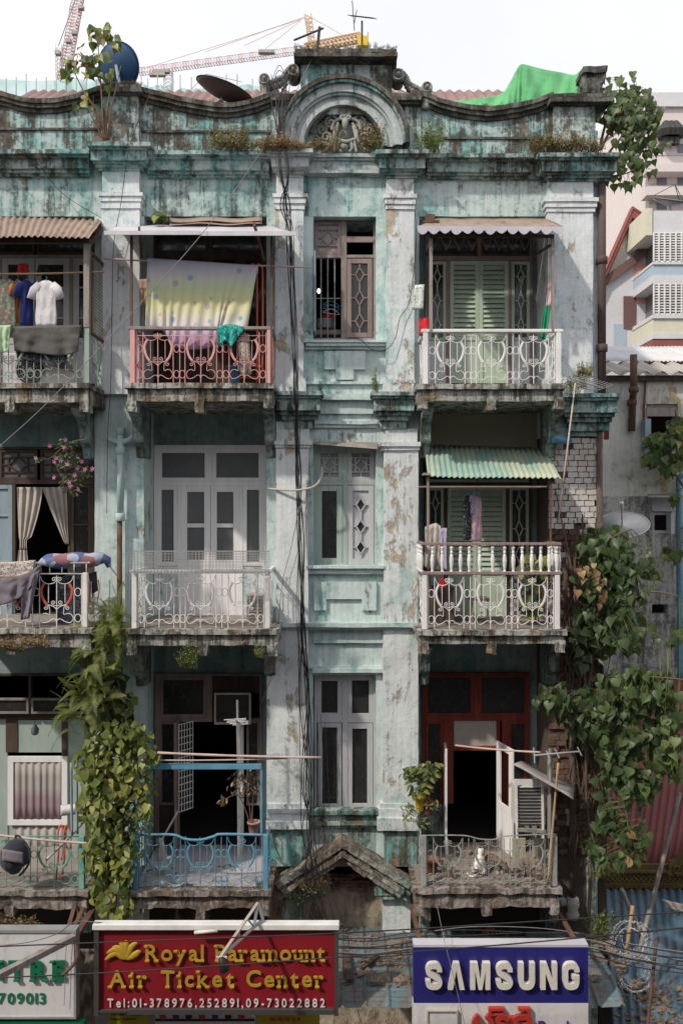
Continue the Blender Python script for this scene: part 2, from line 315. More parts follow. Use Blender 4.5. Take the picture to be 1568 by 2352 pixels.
plain('glass_grey', (.14,.145,.15), .25, .4, 0, .2)
plain('glass_frost', (.30,.29,.29), .5, .3, 0, .3)
leafmat('leaf', (.050,.085,.028), (.085,.125,.045), (.15,.185,.075), .25, .5)
leafmat('leaf_dark', (.032,.055,.022), (.056,.085,.036), (.095,.125,.055), .18, .45)
leafmat('leaf_yellow', (.15,.18,.04), (.28,.28,.07), (.46,.41,.17), .3)
leafmat('leaf_pothos', (.075,.110,.026), (.17,.20,.05), (.36,.35,.12), .3)
leafmat('fern', (.14,.17,.05), (.25,.28,.10), (.40,.40,.18), .4)
leafmat('leaf_dead', (.20,.12,.06), (.30,.19,.10), (.40,.28,.15), .2)
leafmat('weed', (.14,.10,.045), (.20,.14,.065), (.20,.19,.07), .2)
leafmat('petal', (.55,.14,.36), (.62,.22,.45), (.70,.40,.55), .3)
worn('bark', (.15,.11,.085), (.10,.075,.06), (.04,.03,.025), (.5,.7), 9., (2,2,.5), .9, .1)
worn('twig', (.20,.13,.09), (.15,.10,.07), (.06,.04,.03), (.5,.7), 9., (2,2,.5), .9, .1)
def cloth(name, c, c2=None, rough=.9):
    m, nt, bs = newmat(name); A = ntex(nt, 3, 4, .6); B = ntex(nt, 120, 2, .5); k = c2 or (c[0]*.8, c[1]*.8, c[2]*.8)
    nt.links.new(mixc(nt, ramp(nt, A, .35, .65), c, k), bs.inputs['Base Color']); bs.inputs['Roughness'].default_value = rough; bs.inputs['Specular IOR Level'].default_value = .1
    bs.inputs['Sheen Weight'].default_value = .15; bump(nt, bs, mth(nt, 'ADD', mth(nt, 'MULTIPLY', B, .12), ntex(nt, 7, 5, .62, (1.6,1.6,.8), 3, 1.2)), .55, .03); MATS[name] = m; return m
for n_, c_ in (('c_white',(.66,.63,.66)),('c_navy',(.028,.038,.16)),('c_orange',(.62,.22,.04)),('c_grey',(.115,.11,.105)),('c_darkgrey',(.06,.055,.065)),('c_mint',(.42,.56,.36)),('c_green',(.02,.30,.15)),
    ('c_red',(.62,.035,.05)),('c_pink',(.62,.42,.48)),('c_lilac',(.42,.40,.52)),('c_slate',(.19,.17,.20)),('c_cream',(.48,.43,.39)),('c_black',(.03,.028,.032)),('c_blue',(.12,.19,.42)),('c_brown',(.30,.15,.05)),('c_peach',(.45,.30,.22)),('c_bag',(.035,.038,.05))): cloth(n_, c_)
# ------------------------------------------------------------------ ground and street
g = MB(); g.box(-400, 400, -200, 900, -.3, 0); worn('soil', (.16,.14,.12), (.12,.11,.095), (.06,.05,.045), (.5,.7), 2., (1,1,1), .95, .1)
struct(g.build('ground', MATS['soil']))
g = MB(); g.box(-60, 60, -11.0, -3.0, .002, .006); worn('asphalt', (.055,.053,.052), (.045,.044,.043), (.03,.03,.03), (.5,.7), 2., (1,1,1), .9, .2); struct(g.build('road', MATS['asphalt']))
g = MB(); g.box(-60, 60, -3.0, -.02, .004, .14); struct(g.build('pavement', MATS['concrete_floor'], bevel=.02))
g = MB(); g.box(-60, 60, -13.5, -11.0, .004, .14); struct(g.build('pavement', MATS['concrete_floor'], bevel=.02))
# ------------------------------------------------------------------ the row of houses across the street, where the view is taken from; unseen, put in to dim the low sky light
op = thing('opposite_building', 'unseen plain grey plastered building on the other side of the street, put in to dim the sky light', 'building', (0, -17, 0))
worn('opposite_wall', (.26,.25,.23), (.20,.19,.18), (.07,.065,.06), (.5,.7), 2., (2,2,.3), .9, .15)
for i_ in range(-6, 6): q_ = MB(); q_.box(i_*4.+.3, i_*4.+3.7, -21, -13.3, 0, 13.+(i_ % 3)*.8); q_.build('bay', MATS['opposite_wall'], op)
for i_ in range(-6, 6):
    for j_ in range(3): q_ = MB(); q_.box(i_*4.+1.2, i_*4.+2.8, -13.3, -13.26, 1.5+j_*3.8, 3.6+j_*3.8); q_.build('window', MATS['glass_grey'], op)
for j_ in range(3): q_ = MB(); q_.box(-24, 24, -13.29, -13.05, 4.6+j_*3.8, 4.9+j_*3.8); q_.build('ledge', MATS['opposite_wall'], op)
# ------------------------------------------------------------------ the apartment building
REC, BF = .7, -.8                 # depth of the balcony recesses, front of the balconies
XL, XR = wx(-210), wx(1372)
bld = thing('apartment_building', 'weathered turquoise stucco apartment building with arched pediment and iron balconies', 'building', (wx(700), 2, 0))
def strip(name, u0, u1, v0, v1, mat, y0=0., y1=REC, seg=.14, amp=.006, seed=0):
    m = MB(); m.rock(wx(u0), wx(u1), y0, y1, wz(v1), wz(v0), seg, amp, 2.5, 0, seed); return m.build(name, MATS[mat], bld, True if amp < .004 else False)
strip('wall', -210, 1372, 332, 497, 'frieze')
strip('wall', 218, 331, 497, 2140, 'wall', seed=1)
strip('wall', 612, 719, 497, 1990, 'wall', seed=2)
strip('wall', 863, 962, 497, 1990, 'wall', seed=3)
strip('wall', 1257, 1372, 497, 1000, 'pilaster', seed=4)
strip('wall', 719, 863, 780, 1018, 'wall', 0, .5, seed=5)
strip('wall', 719, 863, 1299, 1550, 'wall', 0, .5, seed=6)
strip('wall', 719, 863, 1862, 1990, 'low_wall', 0, .5, seed=7)
strip('wall', 612, 962, 1990, 2420, 'niche', .22, .6, amp=.03, seed=8)
# recess walls above the doors, between the storeys
def back(u0, u1, v0, v1, mat, seed=0, y0=REC):
    m = MB(); m.rock(wx(u0,y0), wx(u1,y0), y0, y0+.15, wz(v1,y0), wz(v0,y0), .2, .004, 2.5, 0, seed); m.build('recess_wall', MATS[mat], bld)
back(-180, 262, 905, 1026, 'recess'); back(340, 625, 905, 1022, 'recess', 1); back(945, 1245, 905, 1030, 'cream', 2)
back(-180, 262, 1440, 1548, 'recess', 3); back(340, 625, 1440, 1547, 'recess', 4); back(945, 1245, 1440, 1545, 'recess', 5)
back(605, 625, 1022, 1440, 'wall', 6); back(340, 355, 1022, 1440, 'wall', 7); back(1221, 1245, 503, 905, 'recess', 8); back(945, 975, 503, 905, 'recess', 9)
back(1219, 1245, 1030, 1440, 'recess', 10); back(945, 972, 1030, 1440, "recess", 11); back(602, 625, 1547, 2000, 'recess', 12); back(340, 356, 1547, 2000, 'recess', 13)
back(1213, 1245, 1545, 2000, 'recess', 14); back(945, 970, 1545, 2000, 'recess', 15); back(218, 262, 1026, 1440, 'recess', 16); back(232, 262, 503, 905, 'recess', 17); back(200, 262, 1548, 2000, 'recess', 18)
back(340, 348, 503, 905, 'recess', 19); back(612, 625, 503, 905, 'recess', 20)
# rooms: floors, side and back walls, so that the openings look into real dark rooms
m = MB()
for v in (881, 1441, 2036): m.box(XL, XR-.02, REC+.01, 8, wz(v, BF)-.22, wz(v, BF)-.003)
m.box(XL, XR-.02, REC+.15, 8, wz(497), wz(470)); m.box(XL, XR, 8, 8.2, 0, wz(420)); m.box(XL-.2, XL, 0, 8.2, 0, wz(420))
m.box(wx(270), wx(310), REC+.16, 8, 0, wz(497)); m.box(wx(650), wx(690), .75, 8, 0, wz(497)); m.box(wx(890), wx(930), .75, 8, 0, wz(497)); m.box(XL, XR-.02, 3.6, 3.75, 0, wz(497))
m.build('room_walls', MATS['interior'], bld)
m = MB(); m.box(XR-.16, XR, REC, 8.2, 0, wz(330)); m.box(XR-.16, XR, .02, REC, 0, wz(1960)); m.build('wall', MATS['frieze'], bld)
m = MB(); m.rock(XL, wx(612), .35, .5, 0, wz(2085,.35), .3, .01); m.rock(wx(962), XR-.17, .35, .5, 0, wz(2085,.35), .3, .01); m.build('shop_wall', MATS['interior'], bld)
# roof behind the parapet
def corrugated(p0, p1, q0, q1, pitch, amp, nv=4, jit=.01, seed=0):
    """sheet between edge p0-p1 (eave) and q0-q1 (ridge), waves run from eave to ridge"""
    p0, p1, q0, q1 = map(Vector, (p0, p1, q0, q1)); L = (p1-p0).length; nu = max(8, int(L/pitch*6)); n = (p1-p0).cross(q0-p0).normalized(); m = MB()
    def fn(a, b):
        p = p0.lerp(p1, a).lerp(q0.lerp(q1, a), b); w = amp*math.sin(2*math.pi*a*L/pitch)
        return p+n*(w+jit*nz((a*L*.9, b*3, seed), 1.3))
    return m.grid(fn, nu, nv)
rz0, rz1 = 15.25, 18.34
o = corrugated((XL, .55, rz0), (XR-.3, .55, rz0), (XL, 5, rz1), (XR-.3, 5, rz1), .2, .025).build('roof', MATS['tin_maroon'], bld, True, solid=.004)
o = corrugated((XR-.3, 9.5, rz0), (XL, 9.5, rz0), (XR-.3, 5, rz1-.02), (XL, 5, rz1-.02), .2, .025).build('roof', MATS['tin_maroon'], bld, True, solid=.004)
# pilasters, with capitals and bases
def layers(name, mat, rows, parent=bld, amp=.006, yb=.03, seed=0, seg=.11):
    m = MB()
    for k, (u0, u1, v0, v1, pr) in enumerate(rows):
        y = -pr; m.rock(wx(u0,y), wx(u1,y), y, yb, wz(v1,y), wz(v0,y), seg, amp, 4, 0, seed+k)
    return m.build(name, MATS[mat], parent)
def pil(rows, cap, base=(), mat='pilaster', capmat='pilaster', seed=0):
    o = layers('pilaster', mat, rows, seed=seed, amp=.005)
    if cap: layers('capital', capmat, cap, o, .005, seed=seed+3)
    if base: layers('pilaster_base', mat, base, o, .008, seed=seed+6)
pil([(234,321,478,905,.13)], [(226,328,441,449,.19),(230,325,449,462,.17),(232,323,462,478,.15),(235,320,388,441,.13)], seed=1)
pil([(632,697,480,900,.13)], [(626,706,444,452,.19),(629,702,452,466,.17),(631,699,466,480,.15),(634,696,388,444,.13)], [(628,702,868,905,.15)], seed=11)
pil([(886,951,480,872,.13)], [(881,957,445,454,.19),(883,954,454,468,.17),(885,952,468,480,.15),(887,950,390,445,.13)], [(882,953,872,880,.16),(879,950,880,905,.18)], seed=21)
pil([(1257,1361,486,880,.13)], [(1249,1374,453,462,.19),(1252,1370,462,475,.17),(1255,1366,475,486,.15),(1258,1362,392,453,.13)], [(1250,1362,870,905,.15)], seed=31)
pil([(634,708,1028,1432,.13)], [(630,716,1012,1021,.19),(632,712,1021,1028,.16),(634,710,968,1012,.12)], mat='pilaster', seed=41)
pil([(881,960,1034,1432,.13)], [(872,966,1015,1025,.19),(876,963,1025,1034,.16),(884,958,985,1015,.12)], seed=51)
pil([(613,708,1445,1846,.12)], [], [(616,709,1846,1858,.14),(614,710,1858,1868,.17),(617,707,1868,1888,.15),(611,714,1888,1905,.21)], seed=61)
pil([(879,960,1445,1846,.12)], [], [(872,962,1846,1858,.14),(869,962,1858,1880,.16),(866,960,1880,1908,.20)], seed=71)
pil([(619,695,1906,1990,.12)], [(640,705,2024,2031,.17),(643,703,2031,2057,.14),(648,700,2057,2062,.12)], [], 'low_wall', 'low_wall', seed=81)
pil([(882,957,1909,1990,.12)], [(856,947,2022,2030,.17),(860,945,2030,2057,.14),(866,942,2057,2066,.12)], [], 'low_wall', 'low_wall', seed=91)
pil([(648,698,2066,2240,.02)], [], [], 'low_wall', seed=95); pil([(878,942,2066,2240,.02)], [], [], 'pilaster', seed=97)
# main cornice with breaks over the pilasters
layers('cornice', 'cornice', [(-230,205,342,352,.30),(-230,205,352,360,.24),(-230,205,360,386,.17),(-230,205,386,396,.12),(-230,205,396,404,.07)], seed=101)
layers('cornice', 'cornice', [(340,618,345,354,.30),(340,618,354,362,.24),(340,618,362,390,.17),(340,618,390,399,.12),(340,618,399,407,.07)], seed=111)
layers('cornice', 'arch', [(706,872,352,360,.16),(706,872,360,368,.12),(706,872,368,390,.09),(706,872,390,397,.12),(706,872,397,404,.05)], seed=121)
layers('cornice', 'cornice', [(980,1240,352,361,.30),(980,1240,361,368,.24),(980,1240,368,394,.17),(980,1240,394,402,.12),(980,1240,402,410,.07)], seed=131)
for s_, (a, b, t) in enumerate(((200,346,325),(614,718,340),(862,985,343),(1234,1424,350))):
    layers('cornice', 'cornice' if s_ != 1 else 'arch', [(a,b,t,t+9,.42),(a+5,b-5,t+9,t+16,.37),(a+9,b-9,t+16,t+42,.31),(a+14,b-14,t+42,t+48,.26),(a+20,b-20,t+48,t+58,.20),(a+26,b-26,t+58,t+66,.16)], seed=140+s_*7)
# cornice between the upper storeys, and the string courses in the middle bay
layers('cornice', 'wall', [(728,860,905,912,.10),(722,866,912,918,.13),(722,866,918,950,.05),(722,866,966,974,.08),(722,866,974,982,.05)], seed=171)
for s_, (a, b, t) in enumerate(((628,742,898),(851,957,899),(1282,1424,903))):
    layers('cornice', 'cornice', [(a,b,t,t+9,.42),(a+4,b-4,t+9,t+16,.38),(a+7,b-7,t+16,t+44,.33),(a+13,b-13,t+44,t+54,.26),(a+20,b-20,t+54,t+66,.20),(a+25,b-25,t+66,t+86,.14)], seed=180+s_*7)
layers('string_course', 'wall', [(612,962,1431,1441,.20),(618,960,1441,1446,.15),(720,880,1470,1477,.06),(720,880,1446,1470,.03),(716,882,1536,1545,.09),(700,884,1530,1536,.05)], seed=201)
layers('string_course', 'low_wall', [(705,872,1888,1896,.10),(705,872,1896,1901,.06)], seed=207)
# sills and raised panels under the middle windows
layers('window_sill', 'wall', [(697,887,780,786,.14),(702,884,786,794,.11),(700,886,794,802,.06)], amp=.004, seed=211)
layers('raised_panel', 'wall', [(744,839,806,848,.05),(771,812,848,872,.05)], amp=.002, seed=215)
layers('string_course', 'wall', [(700,880,876,882,.05)], amp=.002, seed=217)
layers('window_sill', 'wall', [(703,882,1299,1306,.15),(708,880,1306,1318,.09)], amp=.005, seed=221)
layers('raised_panel', 'wall', [(720,864,1336,1376,.05),(720,749,1376,1402,.05),(831,864,1376,1402,.05)], amp=.002, seed=225)
layers('window_sill', 'low_wall', [(706,878,1862,1872,.13),(712,874,1872,1886,.05)], amp=.008, seed=231)
# parapet with sagging copings
def parapet(pts, bot, seed):
    top = smooth_line([(u, v, 0) for u, v in pts], 8); m = MB(); n = len(top)
    poly = [(wx(p.x,-.02), wz(p.y,-.02)) for p in top]; z0 = wz(bot,-.02)
    for (x0, za), (x1, zb) in zip(poly[:-1], poly[1:]):
        m.add([(x0,-.02,z0),(x1,-.02,z0),(x1,-.02,zb),(x0,-.02,za),(x0,.28,z0),(x1,.28,z0),(x1,.28,zb),(x0,.28,za)], [(0,1,2,3),(5,4,7,6),(3,2,6,7)])
    o = m.build('parapet', MATS['parapet'], bld)
    c = MB()
    for dz0, dz1, pr in ((-.02,.05,.14),(-.075,-.02,.11),(-.13,-.075,.06)):
        def fn(a, b, dz0=dz0, dz1=dz1, pr=pr):
            i = min(int(a*(n-1)), n-2); t = a*(n-1)-i; x = poly[i][0]*(1-t)+poly[i+1][0]*t; z = poly[i][1]*(1-t)+poly[i+1][1]*t
            q = b*4; ring = [(-pr, dz0), (-pr, dz1), (.34, dz1), (.34, dz0), (-pr, dz0)]; k = min(int(q), 3); f = q-k
            y = ring[k][0]*(1-f)+ring[k+1][0]*f; h = ring[k][1]*(1-f)+ring[k+1][1]*f
            j = .011*nz((x*5, y*3, h*9+seed)); return (x, y+j, z+h+.010*nz((x*6, seed, y*4)))
        c.grid(fn, n*3, 4)
    c.build('coping', MATS['coping'], o)
    return o
parapet([(-220,215),(-120,240),(-40,226),(0,223),(30,231),(75,241),(120,242),(160,236),(200,224),(235,213)], 345, 3)
layers('string_course', 'coping', [(-220,234,293,298,.045)], amp=.004, seed=301)
parapet([(318,214),(345,219),(390,231),(440,242),(500,251),(545,250),(585,241),(622,228),(640,222)], 345, 7)
layers('string_course', 'coping', [(320,642,299,304,.045)], amp=.004, seed=305)
parapet([(940,222),(985,231),(1010,241),(1049,252),(1099,259),(1140,258),(1184,252),(1225,242),(1266,228)], 352, 11)
layers('string_course', 'coping', [(962,1270,314,319,.045)], amp=.004, seed=309)
layers('parapet_pier', 'parapet', [(235,318,215,283,.14),(233,320,283,328,.17)], yb=.34, seed=311); layers('coping', 'coping', [(231,322,193,200,.22),(228,325,200,209,.25),(232,321,209,217,.19)], yb=.40, amp=.012, seed=315)
layers('parapet_pier', 'parapet', [(1271,1366,235,300,.14),(1269,1372,300,352,.17)], yb=.34, seed=321); layers('coping', 'coping', [(1266,1398,214,222,.24),(1262,1404,222,232,.27),(1268,1392,232,240,.20)], yb=.42, amp=.014, seed=325)
m = MB(); m.rock(wx(1337), wx(1384), -.05, .3, wz(214), wz(170), .05, .055, 7, 0, 9); m.rock(wx(1334), wx(1389), -.09, .33, wz(172), wz(158), .06, .02, 6, 0, 12)
m.build('broken_urn', MATS['coping'], bld)
# ------------------------------------------------------------------ arched pediment
ped = layers('pediment', 'parapet', [(690,900,138,262,.06),(622,700,236,342,.05),(890,966,238,345,.05)], yb=.36, amp=.008, seed=401)
layers('pediment_cap', 'coping', [(677,911,112,121,.26),(674,913,121,129,.29),(681,906,129,135,.22),(685,903,135,141,.15)], ped, .013, .5, 405)
layers('pediment_shoulder', 'coping', [(618,700,214,222,.16),(621,697,222,229,.20),(624,694,229,238,.13)], ped, .011, .4, 411)
layers('pediment_shoulder', 'coping', [(892,970,214,222,.16),(890,967,222,229,.20),(892,963,229,238,.13)], ped, .011, .4, 415)
def arc(u, v, r0, r1, y0, y1, a0=0, a1=math.pi, n=40, amp=.004, seed=0):
    m = MB(); cx, cz = wx(u), wz(v)
    def fn(a, b):
        th = a0+(a1-a0)*a; q = b*4; ring = [(r0,y0),(r1,y0),(r1,y1),(r0,y1),(r0,y0)]; k = min(int(q),3); f = q-k
        r = ring[k][0]*(1-f)+ring[k+1][0]*f; y = ring[k][1]*(1-f)+ring[k+1][1]*f; x = cx+math.cos(th)*r; z = cz+math.sin(th)*r
        return (x, y+amp*nz((x*5,z*5,seed)), z+amp*nz((x*6,z*6,seed+5)))
    return m.grid(fn, n, 4)
U = 1/S
cu, cv = 788, 340
for r0, r1, pr, mt_ in ((140,150,.27,'coping'),(134,140,.24,'cornice'),(117,134,.18,'arch'),(112,117,.14,'arch'),(100,112,.09,'arch'),(90,100,.13,'arch')):
    arc(cu, cv, r0*U, r1*U, -pr, .3, -.03, math.pi+.03, 48, .004, r0).build('arch_ring', MATS[mt_], ped)
m = MB(); m.prism([(wx(cu)+math.cos(math.pi*i/24)*.62, wz(cv)+math.sin(math.pi*i/24)*.62) for i in range(25)], .10, .3); m.build('tympanum', MATS['cornice'], ped)
def spiral(cx, cz, r, a0, turns, d=1, n=22, y=0, r1=.15):
    return [Vector((cx+math.cos(a0+d*2*math.pi*turns*i/n)*r*(1-(1-r1)*i/n), y, cz+math.sin(a0+d*2*math.pi*turns*i/n)*r*(1-(1-r1)*i/n))) for i in range(n+1)]
# carved relief: cartouche with shell head, drapery tails and leafy scrolls
def rel(u, v, y=.0): return W(u, v, y)
rm = MB()
c0 = rel(795, 300, .06); rm.lathe([(0,-.10),(.07,-.095),(.12,-.07),(.15,-.02),(.15,.03)], c0+Vector((0,.02,0)), 18, axis=(0,-1,0))
for i in range(18): pass
rm.tube([rel(764+(i*.0),0,0) for i in range(0)] or smooth_line([rel(762,300,.0), rel(768,280,.0), rel(795,271,-.02), rel(822,280,.0), rel(828,300,.0)], 5), .028, 8)
rm.lathe([(0,.14),(.035,.125),(.052,.08),(.05,.03),(.03,-.03),(0,-.06)], rel(793, 291, -.05), 12)
for s in (-1, 1):
    rm.tube(spiral(rel(793+s*7,0).x, rel(0,272).z, .048, math.pi/2, 1.4, s, y=-.04), [.022]*23, 6)
    rm.tube(smooth_line([rel(793+s*16,283,-.02), rel(793+s*26,300,-.05), rel(793+s*27,320,-.06), rel(793+s*40,343,-.06), rel(793+s*58,351,-.05)], 6), [.02]*10+[.028]*8+[.04]*7, 7)
    rm.tube(smooth_line([rel(793+s*18,290,-.02), rel(793+s*24,312,-.06), rel(793+s*22,330,-.07), rel(793+s*26,350,-.07)], 6), .026, 7)
    rm.tube(smooth_line([rel(793+s*10,322,-.06), rel(793+s*16,338,-.08), rel(793+s*9,350,-.08)], 6), .024, 7)
    rm.tube(spiral(rel(793+s*34,0).x, rel(0,281).z, .085, math.pi*.5, 1.5, -s, y=.02), .024, 6)
    rm.tube(spiral(rel(793+s*54,0).x, rel(0,296).z, .080, math.pi*.3, 1.5, s, y=.03), .022, 6)
    rm.tube(spiral(rel(793+s*44,0).x, rel(0,316).z, .085, -math.pi*.3, 1.4, -s, y=.0), .026, 6)
    rm.tube(spiral(rel(793+s*68,0).x, rel(0,322).z, .07, math.pi*.6, 1.4, s, y=.02), .022, 6)
    rm.tube(smooth_line([rel(793+s*20,272,.0), rel(793+s*40,262,.02), rel(793+s*62,276,.03), rel(793+s*80,305,.04)], 5), .022, 6)
    rm.tube(smooth_line([rel(793+s*30,338,-.03), rel(793+s*50,330,-.02), rel(793+s*76,342,.0)], 6), .034, 7)
rm.tube(smooth_line([rel(772,318,-.03), rel(795,326,-.08), rel(820,318,-.03)], 6), .03, 7)
rm.lathe([(0,.09),(.06,.07),(.09,.0),(.06,-.05),(0,-.06)], rel(790, 340, -.01), 10)
stucco('relief', (.33,.34,.31), (.20,.26,.25), (.23,.20,.155), tt=(.5,.7), pt=(.54,.64), mt=(.47,.60), off=61, grey=.5, gcol=(.12,.11,.10))
rm.build('carved_relief', MATS['relief'], ped, True, label='carved cartouche with drapery and scrolls under the arch')
# volutes either side of the pediment block
for s, (u1, v1, u2, v2) in ((-1, (608,186,674,166)), (1, (979,205,914,176))):
    m = MB(); a = W(u1, v1, -.06); b = W(u2, v2, -.06)
    m.lathe([(0,-.24),(.02,-.24),(.035,-.17),(.05,-.17),(.06,-.2),(.078,-.2),(.085,-.15),(.088,.15),(0,.15)], a+Vector((0,.12,0)), 18, axis=(0,1,0))
    m.lathe([(0,-.24),(.022,-.24),(.036,-.17),(.055,-.17),(.065,-.2),(.085,-.2),(.09,-.15),(.09,.12),(0,.12)], b+Vector((0,.12,0)), 18, axis=(0,1,0))
    ln = smooth_line([b+Vector((-s*.06,0,.04)), b+Vector((s*.03,.02,.09)), b+Vector((s*.12,.02,.0)), a.lerp(b,.6)+Vector((0,.02,-.02)), a.lerp(b,.3)+Vector((0,.02,-.035)), a+Vector((-s*.06,.02,-.03))], 7)
    m.tube(ln, [.030+.016*math.sin(i*1.35)**2 for i in range(len(ln))], 8)
    m.tube([p+Vector((0,.03,-.065)) for p in ln[8:]], [.04+.02*math.sin(i*1.1)**2 for i in range(len(ln)-8)], 8)
    m.tube(smooth_line([a+Vector((0,0,-.06)), a+Vector((-s*.01,0,-.16)), a+Vector((-s*.02,0,-.3))], 5), [.075,.07,.065,.06,.06,.06,.06,.06,.06,.06,.06], 8)
    m.build('volute', MATS['relief'], ped, True)
# ------------------------------------------------------------------ broken gable over the street door, its bricks one by one
gab = bpy.data.objects.new('gable', None); gab.empty_display_size = .1; col.objects.link(gab); place(gab, W(787, 2020), bld)
def thick(p, q, t0, t1, y0, y1, name, mat, seed):
    m = MB(); p = Vector(p); q = Vector(q); d = (q-p).normalized(); n = Vector((-d.z, 0, d.x)); n = n if n.z > 0 else -n; L = (q-p).length
    m.rock(0, L, y0, y1, t0, t1, .05, .015, 9, 0, seed)
    for i, v in enumerate(m.v): m.v[i] = p+d*v.x+n*v.z+Vector((0, v.y, 0))
    return m.build(name, MATS[mat], gab)
pk, lf, rt = W(787,1928), W(643,2019), W(934,2019)
thick(pk+Vector((.03,0,.02)), lf, .0, .085, -.33, .02, 'gable_moulding', 'gable', 2); thick(pk+Vector((-.03,0,.02)), rt, .0, .085, -.335, .02, 'gable_moulding', 'gable', 4)
thick(pk+Vector((.02,0,-.02)), lf+Vector((.05,0,-.03)), -.08, -.02, -.31, .02, 'gable_moulding', 'gable', 6); thick(pk+Vector((-.02,0,-.02)), rt+Vector((-.05,0,-.03)), -.08, -.02, -.312, .02, 'gable_moulding', 'gable', 8)
bk = MB(); bk.rock(-.055, .055, -.09, .09, -.095, .095, .06, .009, 9); bkm = bk.build('brick', MATS['brick_red'], gab); bkm.location = Vector((0,0,-50)); bmesh_brick = bkm.data; bpy.data.objects.remove(bkm)
bmesh_brick.materials[0] = MATS['gable']
for s, e in ((-1, lf), (1, rt)):
    d = (e-pk).normalized()
    for i in range(9):
        p = pk+d*(.09+i*.117)+Vector((0,-.17+random.uniform(-.02,.02),-.235+random.uniform(-.008,.008)))
        inst(bmesh_brick, 'brick', gab, p, (random.uniform(-.06,.06), -math.atan2(d.z, d.x) if s > 0 else -math.atan2(-d.z,-d.x), random.uniform(-.05,.05)), (.92+random.random()*.1, 1, .95+random.random()*.12))
m = MB(); m.prism([(wx(730), wz(1990)), (wx(730), wz(2003)), (wx(788), wz(1968)), (wx(866), wz(2008)), (wx(866), wz(1990))], -.01, .2); m.build('gable_backing', MATS['niche'], gab)
brk = MB(); brk.rock(-.11, .11, -.05, .05, -.035, .035, .06, .006, 9); t_ = brk.build('brick', MATS['brick_red'], gab); brick_me = t_.data; bpy.data.objects.remove(t_)
for r_ in range(5):
    for c_ in range(6):
        if random.random() < .25: continue
        inst(brick_me, 'brick', gab, W(770+c_*20+(r_ % 2)*9, 2012+r_*7.5, .19+random.uniform(-.02,.02)), (0, random.uniform(-.03,.03), random.uniform(-.05,.05)), (.62, .9, .62))
# ------------------------------------------------------------------ bare brickwork at the right corner
bw = bpy.data.objects.new('brickwork', None); bw.empty_display_size = .1; col.objects.link(bw); place(bw, W(1327, 1960), bld)
m = MB(); m.rock(wx(1257), wx(1372), .03, REC, wz(2420), wz(1000), .2, .008); m.build('mortar_bed', MATS['mortar'], bw)
rowh = 13.1; n_ = 0; r_ = 0; v_ = 1012.
while v_ < 1960:
    uu = 1259+(-9 if r_ % 2 else 0)
    while uu < 1369:
        w_ = random.uniform(20, 25); a, b = max(uu, 1259), min(uu+w_, 1370)
        if b-a > 6 and random.random() > .03 and (v_ < 1560 or random.random() > .25):
            x0, x1 = wx(a)+.004, wx(b)-.006; h = rowh/S-.012
            o = inst(brick_me, 'brick', bw, Vector(((x0+x1)/2, .035+random.uniform(-.008,.012), wz(v_+rowh/2)+random.uniform(-.003,.003))), (random.uniform(-.03,.03), random.uniform(-.015,.015), random.uniform(-.03,.03)), ((x1-x0)/.22, 1.0, h/.07), MATS['brick_white' if (v_ < 1210 and random.random() > .06) or random.random() < .12 else 'brick_red'])
            n_ += 1
        uu += w_+.5
    r_ += 1; v_ += rowh
m = MB(); m.rock(wx(1248), wx(1372), -.06, .03, wz(1002), wz(985), .1, .02, 5); m.build('plaster_edge', MATS['cornice'], bld)
# ------------------------------------------------------------------ doors and windows
def fr(m, u0, u1, v0, v1, y, d, w, mi=0):
    m.ub(u0, u0+w, v0, v1, y, y+d, mi); m.ub(u1-w, u1, v0, v1, y, y+d, mi); m.ub(u0+w, u1-w, v0, v0+w, y, y+d, mi); m.ub(u0+w, u1-w, v1-w, v1, y, y+d, mi)
def sash(par, u0, u1, v0, v1, y, mat, w=5, glass='glass', d=.05, name='sash', bars=()):
    m = MB(); fr(m, u0, u1, v0, v1, y, d, w)
    for k, p in bars:
        if k == 'h': m.ub(u0+w, u1-w, p-1.6, p+1.6, y+.004, y+d-.006)
        else: m.ub(p-1.6, p+1.6, v0+w, v1-w, y+.006, y+d-.006)
    m.build(name, MATS[mat], par, bevel=.004)
    if glass:
        m = MB(); m.ub(u0+w-.5, u1-w+.5, v0+w-.5, v1-w+.5, y+d*.6, y+d*.6+.008); m.build('pane', MATS[glass], par)
def bar2(m, p, q, y, w=.022, d=.03): m.beam(W(p[0],p[1],y), W(q[0],q[1],y), d, w, up=None)
def lattice(par, u0, u1, v0, v1, y, mat, backing='glass_frost', w=8):
    """square transom light with a diamond in a grid of glazing bars"""
    sash(par, u0, u1, v0, v1, y, mat, w, backing); a, b, c, d = u0+w, u1-w, v0+w, v1-w; um, vm = (a+b)/2, (c+d)/2; du, dv = (b-a)*.2, (d-c)*.2; m = MB(); yy = y+.018
    for p, q in (((a,c+dv),(b,c+dv)),((a,d-dv),(b,d-dv)),((a+du,c+dv),(a+du,d-dv)),((b-du,c+dv),(b-du,d-dv)),((um,c),(um,c+dv)),((um,d),(um,d-dv)),((a,vm),(a+du,vm)),((b,vm),(b-du,vm)),
        ((um,c+dv),(b-du,vm)),((b-du,vm),(um,d-dv)),((um,d-dv),(a+du,vm)),((a+du,vm),(um,c+dv))): bar2(m, p, q, yy, .018, .024)
    m.build('glazing_bars', MATS[mat], par)
